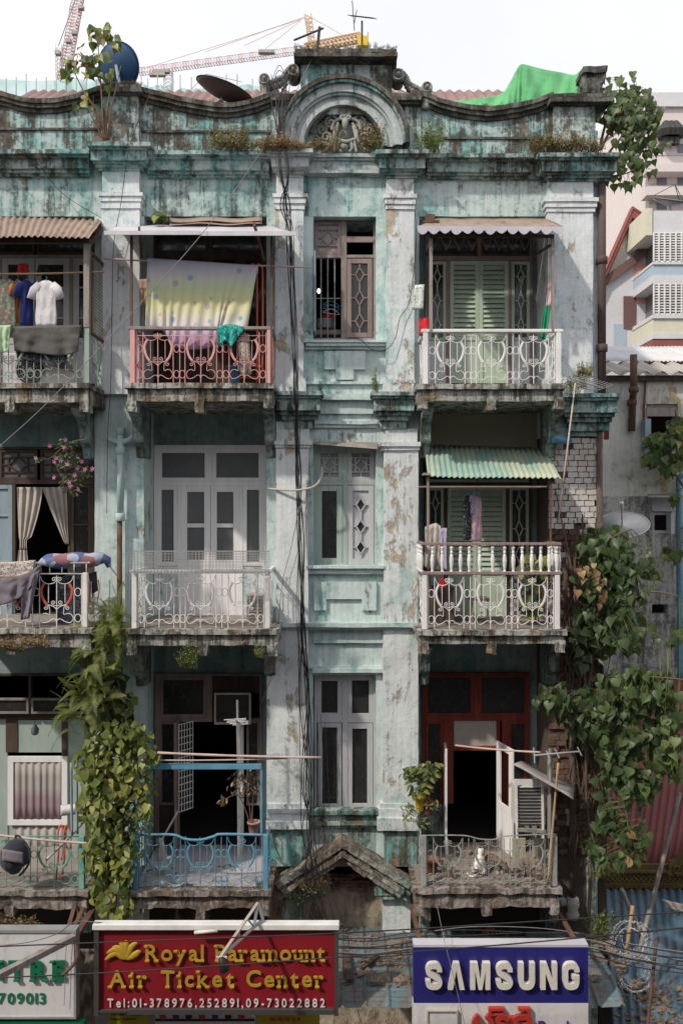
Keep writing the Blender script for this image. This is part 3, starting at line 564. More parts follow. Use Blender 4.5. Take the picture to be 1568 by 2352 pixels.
def diamonds(par, u0, u1, v0, v1, y, mat, w=7, glass='glass', n=3, name='sash'):
    """tall leaf with a chain of diamonds"""
    sash(par, u0, u1, v0, v1, y, mat, w, glass, name=name); a, b, c, d = u0+w, u1-w, v0+w, v1-w; um = (a+b)/2; m = MB(); yy = y+.018; h = (d-c)/n
    for i in range(n):
        vc = c+h*(i+.5); hw = (b-a)*.26; hh = h*.32
        P = [(um,vc-hh),(um+hw,vc),(um,vc+hh),(um-hw,vc)]
        for k in range(4): bar2(m, P[k], P[(k+1) % 4], yy, .016, .022)
        for p, q in (((a,vc),(um-hw,vc)),((um+hw,vc),(b,vc)),((um,vc-h/2),(um,vc-hh)),((um,vc+hh),(um,vc+h/2))): bar2(m, p, q, yy, .014, .022)
    m.build('glazing_bars', MATS[mat], par)
def shutter(par, u0, u1, v0, v1, lv1, y, mat, n=14):
    m = MB(); fr(m, u0, u1, v0, v1, y, .045, 9); m.ub(u0+9, u1-9, lv1, lv1+10, y, y+.045); m.ub(u0+9, u1-9, lv1+10, v1-9, y+.018, y+.04); m.build('shutter', MATS[mat], par, bevel=.004)
    h = (lv1-(v0+9))/n
    s = MB(); a = W(u0+9, v0+9+h, y); b = W(u1-9, v0+9, y); hz = (b.z-a.z); L = b.x-a.x
    s.add([(-L/2,-.004,-hz*.55),(L/2,-.004,-hz*.55),(L/2,.034,hz*.40),(-L/2,.034,hz*.40),(-L/2,.008,-hz*.55),(L/2,.008,-hz*.55),(L/2,.042,hz*.52),(-L/2,.042,hz*.52)], [(0,1,2,3),(5,4,7,6),(0,4,5,1),(3,2,6,7),(0,3,7,4),(1,5,6,2)])
    me = None
    for i in range(n):
        c = W((u0+u1)/2, v0+9+h*(i+.5), y)
        if me is None: o = s.build('louvre', MATS[mat], par, base=(0,0,0)); me = o.data; o.location = c-WL[par.name]; WL[o.name] = c
        else: inst(me, 'louvre', par, c, (random.uniform(-.05,.05),0,0))
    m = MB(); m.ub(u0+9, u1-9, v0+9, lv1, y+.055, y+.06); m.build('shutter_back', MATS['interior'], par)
def opening(name, rows, mat, y, d=.09):           # rows of frame members
    m = MB()
    for k, r in enumerate(rows): m.ub(*r, y+.001*k % .01, y+d)
    return m.build(name, MATS[mat], bld, bevel=.004)
YW = .16
# middle bay, top floor: one leaf open behind iron bars
w1 = opening('window', [(716,722,495,780),(857,863,495,780),(722,857,495,506),(783,796,506,777),(722,783,585,592),(796,857,585,592),(722,857,776,780)], 'wood_grey', YW)
lattice(w1, 722.5, 783, 508, 585, YW+.01, 'wood_mauve', 'glass_frost', 8)
m = MB(); m.ub(796, 857, 543, 550, YW+.01, YW+.05); m.ub(796.5, 857, 548, 556, YW-.02, YW+.02); m.build('transom_bar', MATS['wood_mauve'], w1)
diamonds(w1, 796, 855, 594, 775, YW+.012, 'wood_mauve', 11, 'glass')
for u in (737, 752.5, 768.5):
    m = MB(); m.tube([W(u,593,YW+.03), W(u,775,YW+.03)], .009, 6); m.build('bar', MATS['iron_grey'], w1)
m = MB(); m.tube([W(727,685.5,YW+.035), W(781,685.5,YW+.035)], .008, 6); m.build('bar', MATS['iron_grey'], w1)
m = MB(); p0 = W(726,592,YW); x0, z1 = p0.x, p0.z; z0 = wz(772,YW)
m.box(x0-.022, x0, YW-.36, YW, z0, z0+.1); m.box(x0-.022, x0, YW-.36, YW, z1-.1, z1); m.box(x0-.022, x0, YW-.36, YW-.28, z0+.1, z1-.1); m.box(x0-.022, x0, YW-.08, YW, z0+.1, z1-.1); m.box(x0-.012, x0-.006, YW-.28, YW-.08, z0+.1, z1-.1); m.build('open_leaf', MATS['wood_blue'], w1)
# middle bay, second window
w2 = opening('window', [(719,726,1018,1299),(859,866,1018,1299),(726,859,1018,1031),(787,798,1031,1297),(726,787,1105,1114),(798,859,1105,1114),(726,859,1294,1299)], 'wood_sage', YW)
lattice(w2, 726, 787, 1031, 1105, YW+.01, 'wood_sage', 'glass_frost', 10); lattice(w2, 798, 859, 1031, 1105, YW+.01, 'wood_lilac', 'glass_frost', 10)
sash(w2, 726, 786, 1115, 1295, YW+.01, 'wood_sage', 13, 'glass'); sash(w2, 798, 858, 1115, 1295, YW+.01, 'wood_lilac', 12, 'wood_lilac')
m = MB()
for vc in (1159, 1209, 1257): 
    P = [W(828,vc-14,YW+.03), W(837,vc,YW+.03), W(828,vc+14,YW+.03), W(819,vc,YW+.03)]
    m.add([p+Vector((0,-.002,0)) for p in P]+[p+Vector((0,.03,0)) for p in P], [(0,3,2,1),(4,5,6,7),(0,1,5,4),(1,2,6,5),(2,3,7,6),(3,0,4,7)])
m.build('diamond_light', MATS['glass'], w2)
m = MB()
for vc in (1159, 1209, 1257):
    Q = [(828,vc-16),(838.5,vc),(828,vc+16),(817.5,vc)]
    for k in range(4): bar2(m, Q[k], Q[(k+1) % 4], YW+.018, .02, .024)
    bar2(m, (811,vc), (817,vc), YW+.018, .016); bar2(m, (839,vc), (845,vc), YW+.018, .016); bar2(m, (828,vc+16), (828,min(vc+34,1282)), YW+.018, .016)
m.build('glazing_bars', MATS['wood_lilac'], w2)
m = MB(); m.add([W(722,1018,-.01), W(866,1019,-.01), W(866,1031,-.22), W(722,1020,-.06), W(722,1016,0), W(866,1016,0)], [(0,1,2,3),(0,3,4),(1,5,2),(3,2,5,4)]); m.build('hood', MATS['wood_grey'], w2, solid=.01)
# middle bay, third window
w3 = opening('window', [(722,727,1545,1862),(857,862,1545,1862),(727,857,1545,1553),(786,798,1553,1860),(727,786,1649,1660),(798,857,1649,1660),(727,857,1857,1862)], 'wood_lilac', YW)
sash(w3, 727, 786, 1553, 1649, YW+.012, 'wood_lilac', 11); sash(w3, 798, 857, 1553, 1649, YW+.012, 'wood_lilac', 10)
sash(w3, 730, 784, 1661, 1857, YW+.012, 'wood_lilac', 10); sash(w3, 796, 856, 1661, 1859, YW+.012, 'wood_lilac', 13)
# right bay, top floor: pale green louvred doors with lattice side lights
YD = REC-.06
d1 = opening('door', [(976,982,500,881),(1216,1222,500,881),(982,1216,588,598),(1024,1032,598,881),(1167,1174,598,881),(982,1216,500,508),(1096,1104,508,588)], 'wood_mauve', YD)
for a, b in ((982,1096),(1104,1216)):
    sash(d1, a, b, 508, 588, YD+.01, 'wood_dark', 5, 'glass')
    m = MB()
    for k in range(4):
        uu = a+12+k*(b-a-24)/3.; bar2(m, (uu-12,548), (uu,520), YD+.02, .014); bar2(m, (uu,520), (uu+12,548), YD+.02, .014); bar2(m, (uu+12,548), (uu,576), YD+.02, .014); bar2(m, (uu,576), (uu-12,548), YD+.02, .014)
    m.build('glazing_bars', MATS['wood_mauve'], d1)
shutter(d1, 1033, 1099.5, 599, 880, 772, YD+.01, 'wood_green', 15); shutter(d1, 1100, 1167, 599, 880, 772, YD+.01, 'wood_green', 15)
diamonds(d1, 983, 1024, 600, 782, YD+.01, 'wood_green', 7); diamonds(d1, 1174, 1216, 600, 782, YD+.01, 'wood_green', 7)
for r_ in ((983, 1024, 783, 881, YD+.02, YD+.07), (1174, 1216, 783, 881, YD+.02, YD+.07)): m = MB(); m.ub(*r_); m.build('door_panel', MATS['pilaster'], d1)
# right bay, second floor
d2 = opening('door', [(973,979,1030,1440),(1214,1220,1030,1440),(979,1214,1030,1036),(979,1214,1108,1118),(1019,1027,1118,1440),(1161,1169,1118,1440)], 'wood_dark', YD)
sash(d2, 979, 1095, 1036, 1108, YD+.01, 'wood_green', 7); sash(d2, 1097, 1214, 1036, 1108, YD+.01, 'wood_green', 7)
shutter(d2, 1027, 1094, 1119, 1439, 1310, YD+.012, 'wood_green', 16); shutter(d2, 1095, 1161, 1119, 1439, 1310, YD+.012, 'wood_green', 16)
diamonds(d2, 980, 1019, 1119, 1310, YD+.012, 'wood_green', 7); diamonds(d2, 1169, 1214, 1119, 1310, YD+.012, 'wood_green', 7)
m = MB(); m.ub(980, 1019, 1311, 1440, YD+.02, YD+.07); m.build('door_panel', MATS['wood_green'], d2)
m = MB()
for i in range(5):
    for j in range(13): 
        if (i+j) % 2: m.ub(1170+i*9, 1170+i*9+8.4, 1312+j*9.2, 1312+j*9.2+8.6, YD+.02, YD+.07, random.choice((0,1)))
        else: m.ub(1170+i*9, 1170+i*9+8.4, 1312+j*9.2, 1312+j*9.2+8.6, YD+.02, YD+.07, 2)
m.build('tiled_panel', [MATS['iron_grey'], MATS['glass_grey'], MATS['white_plastic']], d2)
# right bay, first floor: red frame with its door standing open
d3 = opening('door', [(969,975,1545,1846),(1211,1215,1545,1846),(975,1211,1545,1549),(1087,1098,1549,1646),(975,1211,1645,1656),(1017,1041,1656,1846),(1140,1148,1656,1720),(1152,1166,1656,1846),(1041,1152,1713,1724)], 'wood_red', YD)
for a, b, c, d in ((975,1087,1549,1645),(1098,1211,1549,1645),(976,1017,1656,1846),(1166,1211,1656,1846)): sash(d3, a, b, c, d, YD+.012, 'wood_red', 7)
m = MB(); m.ub(1042, 1139, 1655, 1713, YD+.02, YD+.05); m.build('transom_panel', MATS['cream_plastic'], d3)
def open_leaf(par, u, v0, v1, y0, y1, mat, name='open_leaf', x2=0):
    m = MB(); x = wx(u,y0); z0, z1 = wz(v1,y0), wz(v0,y0); t = .035
    m.box(x, x+t, y0, y0+.1, z0, z1); m.box(x, x+t, y1-.1, y1, z0, z1); m.box(x, x+t, y0+.1, y1-.1, z1-.1, z1); m.box(x, x+t, y0+.1, y1-.1, z0, z0+.12); m.box(x, x+t, y0+.1, y1-.1, (z0+z1)/2-.1, (z0+z1)/2); m.box(x+.01, x+t-.01, y0+.1, y1-.1, z0+.12, (z0+z1)/2-.1)
    if x2: 
        for i, p in enumerate(m.v): m.v[i] = Vector((p.x+x2*(p.y-y1)/(y0-y1), p.y, p.z))
    m.build(name, MATS[mat], par, bevel=.004)
open_leaf(d3, 1026, 1722, 2005, YD-.42, YD, 'wood_white', x2=-.03); open_leaf(d3, 1153, 1722, 2002, YD-.5, YD, 'wood_white', x2=.14)
for r_ in ((970, 1026, 1847, 2010, YD+.01, YD+.08), (1160, 1214, 1847, 2010, YD+.01, YD+.08)): m = MB(); m.ub(*r_); m.build('door_panel', MATS['low_wall'], d3)
# left of middle: white door, second floor
d4 = opening('door', [(354,362,1022,1440),(604,612,1022,1440),(362,604,1022,1030),(480,487,1030,1108),(362,604,1106,1116),(408,416,1116,1440),(550,558,1116,1440)], 'wood_white', YD)
sash(d4, 362, 480, 1030, 1107, YD+.012, 'wood_white', 10, 'glass_grey'); sash(d4, 487, 604, 1030, 1107, YD+.012, 'wood_white', 10, 'glass_grey')
for a, b in ((362,408),(558,604)): sash(d4, a, b, 1116, 1300, YD+.012, 'wood_white', 9, 'glass_grey')
for a, b in ((416,483),(484,550)):
    sash(d4, a, b, 1116, 1300, YD+.012, 'wood_white', 14, 'glass_grey', bars=(('h',1207),('h',1210),('h',1204)))
    m = MB(); m.ub(a, b, 1300, 1438, YD+.014, YD+.06); m.ub(a+10, b-10, 1312, 1425, YD+.008, YD+.014); m.build('door_panel', MATS['wood_white'], d4, bevel=.003)
for r_ in ((362, 408, 1301, 1440, YD+.02, YD+.07), (558, 604, 1301, 1440, YD+.02, YD+.07)): m = MB(); m.ub(*r_); m.build('door_panel', MATS['pilaster'], d4)
# left of middle, first floor: mauve frame, door open to a dark room
d5 = opening('door', [(356,366,1547,2000),(596,602,1547,2000),(366,596,1547,1553),(366,480,1650,1658),(476,488,1553,1658),(560,596,1650,1656)], 'wood_mauve', YD)
sash(d5, 366, 476, 1553, 1650, YD+.012, 'wood_mauve', 9); sash(d5, 366, 404, 1658, 1850, YD+.012, 'wood_mauve', 6)
for r_ in ((366, 400, 1851, 2000, YD+.012, YD+.06), (488, 596, 1553, 1592, YD+.03, YD+.07)): m = MB(); m.ub(*r_); m.build('door_panel', MATS['wood_dark'], d5)
sash(d5, 566, 596, 1656, 1850, YD+.012, 'wood_mauve', 5)
open_leaf(d5, 396, 1660, 2005, YD-.42, YD, 'wood_mauve', x2=.03); open_leaf(d5, 548, 1656, 2000, YD-.4, YD, 'wood_white', x2=-.02)
m = MB(); x = wx(404,YD-.4)+.03
for k in range(6): m.tube([(x+.02+k*.035, YD-.42+k*.04, wz(1662,YD-.4)), (x+.02+k*.035, YD-.42+k*.04, wz(1866,YD-.4))], .006, 5)
for k in range(14): m.tube([(x+.02, YD-.42, wz(1664+k*15.4,YD-.4)), (x+.19, YD-.22, wz(1664+k*15.4,YD-.4))], .006, 5)
m.build('security_grille', MATS['iron_white'], d5)
# left of middle, top floor: dark panelled screen behind the laundry
d6 = opening('door', [(348,354,500,881),(606,612,500,881),(354,606,500,508),(354,606,580,588),(404,411,588,881),(549,556,588,881),(477,483,508,580)], 'wood_dark', YD)
sash(d6, 354, 477, 508, 580, YD+.012, 'wood_dark', 5); sash(d6, 483, 606, 508, 580, YD+.012, 'wood_dark', 5)
for a, b in ((354,404),(411,480),(481,549),(556,606)): sash(d6, a, b, 588, 780, YD+.012, 'wood_dark', 8, 'glass'); 
m = MB(); m.ub(354, 606, 781, 881, YD+.02, YD+.06); m.build('door_panel', MATS['wood_dark'], d6)
# far left bay
d7 = opening('door', [(-70,-62,500,881),(226,232,500,881),(-62,226,500,508),(-62,226,585,592),(-4,4,592,881),(160,168,592,881)], 'wood_grey', YD)
for a, b in ((-62,-4),(5,80),(82,160),(168,226)): sash(d7, a, b, 593, 790, YD+.012, 'wood_lilac', 14, 'glass', bars=(('h',660),('h',730)))
for a, b in ((-62,80),(84,226)): sash(d7, a, b, 508, 585, YD+.012, 'wood_dark', 6)
m = MB(); m.ub(-62, 226, 791, 881, YD+.02, YD+.06); m.build('door_panel', MATS['wood_lilac'], d7)
d8 = opening('door', [(-70,-62,1026,1440),(210,218,1026,1440),(-62,210,1026,1032),(-62,210,1102,1112),(30,36,1112,1440),(156,163,1112,1440)], 'wood_dark', YD)
for a, b in ((-62,-2),(-1,86),(93,210)): lattice(d8, a, b, 1033, 1102, YD+.012, 'wood_dark', 'glass_grey', 6)
sash(d8, -62, 29, 1113, 1438, YD+.012, 'wood_blue', 10, 'wood_blue', bars=(('h',1185),('h',1290))); sash(d8, 163, 210, 1113, 1438, YD+.012, 'wood_dark', 7, 'glass', bars=(('h',1205),))
d9 = opening('window', [(-70,-62,1548,1640),(196,202,1548,2000),(-62,196,1548,1553),(66,72,1553,1640),(-62,196,1640,1652)], 'wood_dark', YD)
for a, b in ((-62,66),(72,196)):
    sash(d9, a, b, 1604, 1640, YD-.12, 'wood_grey', 5, 'glass')
for r_ in ((-70, 18, 1652, 2000, YD+.02, YD+.06), (40, 142, 1654, 1728, YD+.02, YD+.06), (155, 200, 1652, 2000, YD+.02, YD+.06), (18, 155, 1896, 2000, YD+.04, YD+.07)): m = MB(); m.ub(*r_); m.build('wall_panel', MATS['wood_sage'], d9)
for r_ in ((14, 40, 1652, 1728, YD+.0, YD+.06), (142, 155, 1652, 1738, YD+.0, YD+.06)): m = MB(); m.ub(*r_); m.build('shutter_board', MATS['wood_dark'], d9)
sash(d9, 18, 155, 1738, 1896, YD-.03, 'wood_white', 13, 'glass', bars=())
# ------------------------------------------------------------------ balconies and their ironwork
PH, PW = .743, .224                    # lyre panel: height, half width
def lyre_parts():
    t = MB(); a = MB()
    def P(x, z): return Vector((x*PW, 0, z*PH))
    t.tube([P(0,0), P(0,.98)], .0075, 5)
    for s in (-1, 1):
        t.tube([P(s*.48,.82), P(s*.48,.46)], .0055, 5)
        if s > 0: a.tube(smooth_line([P(s*.72,.83), P(s*.89,.72), P(s*.87,.61), P(s*.74,.50), P(s*.56,.43)], 3), .017, 6, flat=.35)
        t.tube(smooth_line([P(s*.56,.43), P(s*.2,.39), P(0,.33)], 4), .0065, 5)
        t.tube(smooth_line([P(s*.97,.97), P(s*.84,.875), P(s*.52,.82), P(s*.16,.84), P(s*.02,.90)], 4)+spiral(-s*-.036, .905*PH, .034, math.pi*(0 if s < 0 else 1)*1., 1.25, -s if False else s*-1, 16)[1:], .0055, 5)
        t.tube(smooth_line([P(0,.40), P(s*.12,.41)], 3)+spiral(s*.042, .463*PH, .034, -math.pi/2, 1.35, s, 16), .0055, 5)
        t.tube(spiral(s*-.0+s*.143, .365*PH, .034, math.pi/2 if s > 0 else math.pi/2, 1.3, s, 16)[::-1]+smooth_line([P(s*.52,.42), P(s*.42,.37), P(s*.41,.24), P(s*.62,.26), P(s*.84,.24), P(s*.96,.16), P(s*.80,.085), P(s*.5,.10), P(s*.25,.15), P(s*.06,.14), P(0,.07)], 3), .0055, 5)
    return t, a
_t, _a = lyre_parts()
_ring = MB(); _ring.tube([(math.cos(2*math.pi*i/14)*.034, 0, math.sin(2*math.pi*i/14)*.056) for i in range(14)], .0055, 5, closed=True)
_bar = MB(); _bar.tube([(0,0,0),(0,0,1)], .0062, 5)
def proto(mb, name):
    o = mb.build(name, MATS['iron_white'], None, base=(0,0,0)); me = o.data; bpy.data.objects.remove(o); return me
ME_lyre, ME_arm, ME_ring, ME_bar = proto(_t, 'scroll_panel'), proto(_a, 'lyre_arm'), proto(_ring, 'ring'), proto(_bar, 'bar')
LAYOUT = [('b',0),('r',.025),('b',.05),('p',.168),('b',.285),('r',.31),('b',.335),('r',.355),('b',.375),('p',.497),('b',.62),('r',.643),('b',.667),('r',.691),('b',.715),('p',.832),('b',.95),('r',.975),('b',1.0)]
def ironwork(par, a, b, z0, h, mat, arm=None, lay=LAYOUT, bend=None):
    """run of bars, rings and lyre panels from point a to point b"""
    a = Vector(a); b = Vector(b); d = b-a; L = d.length; rz = math.atan2(d.y, d.x); sx = L/1.98
    for k, t in lay:
        p = a+d*t; p.z = z0; hh = h
        if k == 'b': inst(ME_bar, 'bar', par, p, (random.uniform(-.006,.006),random.uniform(-.006,.006),0), (1,1,h*random.uniform(.985,1.0)), mat)
        elif k == 'r':
            for f in (.665, .17): inst(ME_ring, 'ring', par, p+Vector((0,0,h*f)), (0,0,rz), (sx*1.25 if L > 1.5 else 1,1,h/PH), mat)
        else:
            s = L*.117/PW if L > 1.5 else (d.length*.40)/PW
            inst(ME_lyre, 'scroll_panel', par, p+Vector((0,-.004,0)), (random.uniform(-.01,.01),random.uniform(-.012,.012),rz), (s,1,h/PH), mat); [inst(ME_arm, 'lyre_arm', par, p+Vector((0,-.008,0)), (0,0,rz), (s*sg_,1,h/PH), arm or mat) for sg_ in (-1, 1)]
SIDE = [('b',.06),('p',.5),('b',.94)]
def bracket(par, x, ztop, w=.15, hgt=.75, reach=.62, mat='bracket', seed=0):
    pr = smooth_line([(0,-reach,ztop), (0,-reach,ztop-.10), (0,-reach*.78,ztop-.16), (0,-reach*.52,ztop-.24), (0,-reach*.36,ztop-.40), (0,-reach*.34,ztop-.52), (0,-reach*.12,ztop-.60), (0,-.02,ztop-hgt)], 4)
    poly = [(p.y, p.z) for p in pr]+[(.3, ztop-hgt), (.3, ztop)]
    m = MB(); m.prism(poly, x-w/2, x+w/2, ax='x')
    pr2 = [(p.y*.9-.0, p.z) for p in pr]; m.prism([(y-.03, z) for y, z in pr2]+[(.2, ztop-hgt+.05), (.2, ztop)], x-w/4, x+w/4, ax='x')
    m.build('bracket', MATS[mat], par, bevel=.012)
def balcony(u0, u1, pu0, pu1, vf, vs, vr, mats, arm=None, slabmat='slab', warp=None, amp=.014, seed=0, left=True, right=True, brk=(), rail=True, floor='concrete_floor', h_rail=None, posts=True, handrail='rail'):
    y = BF; zf = wz(vf,y); x0, x1 = wx(u0,y), wx(u1,y); zb = wz(vs,y)
    m = MB(); m.rock(x0+.02, x1-.02, y-.03, REC+.02, zb, zf-.05, .07, amp, 5, 0, seed, warp)
    m.rock(x0-.01, x1+.01, y-.09, -.03, zf-.075, zf-.004, .07, amp*.7, 6, 0, seed+5, warp)
    rs_ = random.Random(seed)
    for k in range(3):                         # lumps of render still hanging at the lower edge
        xx = x0+(x1-x0)*(k*.46+.04); m.rock(xx-.06, xx+.07, y-.04, y+.2, zb-.09-rs_.random()*.06, zb+.04, .05, .018, 8, 0, seed+k, warp)
    o = m.build('balcony', MATS[slabmat], bld)
    m = MB(); m.rock(x0+.06, x1-.06, y+.06, REC+.02, zf-.06, zf+.004, .3, .002, 3); m.build('floor', MATS[floor], o)
    zr = wz(vr,y); px0, px1 = wx(pu0,y), wx(pu1,y); ph = zr-zf
    if posts:
        for x, on in ((px0+.04, left), (px1-.04, right)):
            if on: q = MB(); q.box(x-.034, x+.034, y-.03, y+.04, zf, zr+.01); q.build('post', MATS[mats], o, bevel=.006)
    a = (px0+.09 if left else px0, y, 0); b = (px1-.09, y, 0)
    ironwork(o, a, b, zf+.005, ph-.02, MATS[mats], arm)
    if left: ironwork(o, (px0+.03, -.05, 0), (px0+.03, y+.05, 0), zf+.005, ph-.02, MATS[mats], arm, SIDE)
    if right: ironwork(o, (px1-.03, y+.05, 0), (px1-.03, -.05, 0), zf+.005, ph-.02, MATS[mats], arm, SIDE)
    if handrail:
        q = MB(); q.box(px0-.02, px1+.02, y-.035, y+.04, zr, zr+.045)
        if left: q.box(px0, px0+.06, y+.041, 0, zr, zr+.04)
        if right: q.box(px1-.06, px1, y+.041, 0, zr, zr+.04)
        q.build('handrail', MATS[handrail if handrail != 'rail' else mats], o, bevel=.008)
    for k, bu in enumerate(brk): bracket(o, wx(bu), zb+.02, seed=k)
    return o
def sag(x0, x1, d):
    return lambda p, k: p+Vector((0, 0, -d*max(0, math.sin(math.pi*min(1, max(0, (p.x-x0)/(x1-x0)))))*(1 if True else k)))
bA3 = balcony(-160, 208, -150, 208, 881, 925, 752, 'iron_sage', seed=1, left=False, brk=(205,), handrail=None)
bB3 = balcony(290, 629, 299, 626, 881, 922, 758, 'iron_pink', seed=2, brk=(326,622), handrail='wood_grey')
bC3 = balcony(956, 1294, 970, 1288, 883, 922, 764, 'iron_white', seed=3, brk=(974,1262), handrail='iron_white')
bA2 = balcony(-160, 214, -150, 203, 1441, 1486, 1317, 'iron_white', 'x' and MATS['iron_red'], seed=4, left=False, brk=(205,), handrail=None)
bB2 = balcony(290, 640, 303, 621, 1443, 1482, 1316, 'iron_white', seed=5, brk=(326,622), handrail='iron_white')
bC2 = balcony(958, 1296, 968, 1285, 1445, 1478, 1320, 'iron_white', seed=6, brk=(972,1262), handrail='wood_mauve')
bA1 = balcony(-160, 205, -150, 196, 2040, 2085, 1921, 'iron_teal', seed=7, left=False, brk=(200,), slabmat='slab_low', amp=.03, handrail=None)
bB1 = balcony(298, 622, 306, 617, 2040, 2085, 1918, 'iron_blue', seed=8, brk=(), slabmat='slab_low', amp=.03, floor='tile_floor', handrail=None)
bC1 = balcony(948, 1285, 966, 1279, 2034, 2082, 1922, 'iron_grey', seed=9, brk=(974,1262), slabmat='slab_low', amp=.03, handrail=None)
# second rail and short balusters
y = BF
def tubepart(par, pts, r, mat, name, n=6, smooth=True):
    m = MB(); m.tube(pts, r, n); return m.build(name, MATS[mat], par, smooth)
tubepart(bA2, [W(-150,1293,y), W(201,1293,y)], .012, 'iron_white', 'handrail')
tubepart(bA2, [W(-150,1318,y), W(201,1318,y)], .010, 'iron_white', 'rail')
for k in range(12):
    u = 199-k*28
    if u > -140: tubepart(bA2, [W(u,1293,y), W(u,1318,y)], .007, 'iron_white', 'bar')
tubepart(bA2, [W(203,1293,y), (W(203,1293,y).x, 0, W(203,1293,y).z)], .012, 'iron_white', 'handrail')
tubepart(bA1, [W(-150,1921,y), W(196,1921,y)], .010, 'iron_teal', 'handrail')
tubepart(bB1, smooth_line([W(308,1918,y), W(395,1917,y), W(425,1927,y), W(460,1929,y), W(492,1921,y), W(510,1916,y), W(616,1918,y)], 5), .019, 'iron_blue', 'handrail')
tubepart(bC1, smooth_line([W(966,1919,y), W(1062,1919,y), W(1100,1927,y), W(1135,1928,y), W(1165,1920,y), W(1278,1916,y)], 5), .009, 'iron_grey', 'handrail')
tubepart(bB3, [W(300,771,y), W(624,771,y)], .006, 'iron_pink', 'rail')
# blue drying frame above the first-floor railing
m = MB(); m.box(wx(312,y), wx(601,y), y-.03, y+.03, wz(1766,y), wz(1754,y)); m.box(wx(312,y), wx(318,y), y-.03, y+.03, wz(1918,y), wz(1767,y)); m.box(wx(598,y), wx(603,y), y-.02, y+.02, wz(1918,y), wz(1767,y)); m.build('drying_frame', MATS['iron_blue'], bB1, bevel=.005)
# turned wooden balusters on the right second-floor balcony
bal = MB(); bal.lathe([(.016,0),(.022,.02),(.016,.045),(.024,.10),(.03,.17),(.024,.235),(.015,.265),(.022,.285),(.015,.305),(.02,.33),(.028,.35),(.018,.365),(.018,.39)], (0,0,0), 10)
ME_bal = proto(bal, 'baluster'); y = BF
q = MB(); q.box(wx(966,y), wx(1287,y), y-.035, y+.035, wz(1252,y), wz(1246,y)); q.box(wx(966,y), wx(966,y)+.06, y+.036, -.05, wz(1252,y), wz(1246,y)); q.box(wx(1287,y)-.06, wx(1287,y), y+.036, -.05, wz(1252,y), wz(1246,y)); q.build('handrail', MATS['wood_mauve'], bC2, bevel=.006)
for k, u in enumerate((992,1015,1036,1057,1077,1101,1131,1158,1178,1199,1220,1241,1260,1278)): inst(ME_bal, 'baluster', bC2, W(u,1316,y), (0,random.uniform(-.02,.02),k), (1,1,1.0), MATS['iron_white'])
for k in range(4):
    for u in (968, 1284): inst(ME_bal, 'baluster', bC2, Vector((wx(u,y), y+.03+k*.19, wz(1316,y))), (0,0,k), None, MATS['iron_white'])
# wire basket along the white balcony
m = MB(); za, zb_ = wz(1313,y), wz(1265,y); xa, xb = wx(305,y), wx(620,y)
for yy in (y-.06, y-.30):
    for k in range(9): m.tube([(xa,yy,za+(zb_-za)*k/8), (xb,yy,za+(zb_-za)*k/8)], .0035 if k % 8 else .006, 4)
    for k in range(42): m.tube([(xa+(xb-xa)*k/41,yy,za), (xa+(xb-xa)*k/41,yy,zb_)], .003 if k % 10 else .006, 4)
for k in range(28): m.tube([(xa+(xb-xa)*k/27,y-.06,za), (xa+(xb-xa)*k/27,y-.30,za)], .003, 4)
for x in (xa, xb):
    for k in range(9): m.tube([(x,y-.06,za+(zb_-za)*k/8), (x,y-.30,za+(zb_-za)*k/8)], .003, 4)
m.build('wire_basket', MATS['steel'], bB2)
# ------------------------------------------------------------------ awnings
def bx(par, name, mat, lst, bevel=0):
    for r in lst: q = MB(); q.ub(*r); q.build(name, MATS[mat], par, bevel=bevel)
def awn(name, label, loc): return thing(name, label, 'awning', loc)
a1 = awn('awning', 'rusty brown corrugated awning on a grey wooden post over the washing line of T-shirts', W(30, 752, -.8))
p_b, p_f = wz(492, 0), wz(545, -1.05)
corrugated((wx(-150,-1.05), -1.05, p_f), (wx(206,-1.05), -1.05, p_f), (wx(-160), 0.0, p_b), (wx(237), 0.0, p_b-.08), .084, .014, 6, .02, 3).build('sheet', MATS['tin_brown'], a1, True, solid=.003)
bx(a1, 'beam', 'wood_dark', [(-150,206,548,557,-.86,-.78)]); bx(a1, 'post', 'wood_grey', [(192,206,557,752,-.84,-.76)], .006)
q = MB(); q.beam((wx(202,-.8), -.74, wz(560,-.8)), (wx(202,-.8), -.02, wz(520,0)), .05, .05); q.build('rafter', MATS['wood_dark'], a1)
q = MB(); x = wx(204,-.8)+.01
for yy in (-.72, -.03): q.box(x-.015, x+.015, yy-.02, yy+.02, wz(762,-.8), wz(575,-.8))
for zz in (wz(575,-.8), wz(762,-.8)): q.box(x-.012, x+.012, -.70, -.05, zz-.02, zz+.02)
for k in range(1, 24): q.box(x-.002, x+.002, -.70, -.05, wz(575+k*7.8,-.8)-.002, wz(575+k*7.8,-.8)+.002)
for k in range(1, 10): q.box(x-.0025, x+.0025, -.70+k*.066-.002, -.70+k*.066+.002, wz(762,-.8)+.02, wz(575,-.8)-.02)
q.build('mesh_screen', MATS['rust'], a1)
a2 = awn('awning', 'flat lilac-white sheet roof on thin brown posts above the flowered bedsheet', W(462, 880, -.8))
q = MB()
def f2(a, b): 
    f = W(240+a*440, 536+1.2*math.sin(a*9), -1.15); g_ = W(277+a*345, 518, 0.05); p = f.lerp(g_, b); p.z += .012*nz((a*6, b*4, 1)); return p
q.grid(f2, 40, 6); q.build('sheet', MATS['lilac_sheet'], a2, True, solid=.012)
bx(a2, 'edge_strip', 'tin_white', [(240,460,530,539,-1.17,-1.155),(461,680,531,541,-1.17,-1.155)])
bx(a2, 'post', 'rust', [(299,304,541,754,-.82,-.78),(621,626,541,880,-.84,-.805)])
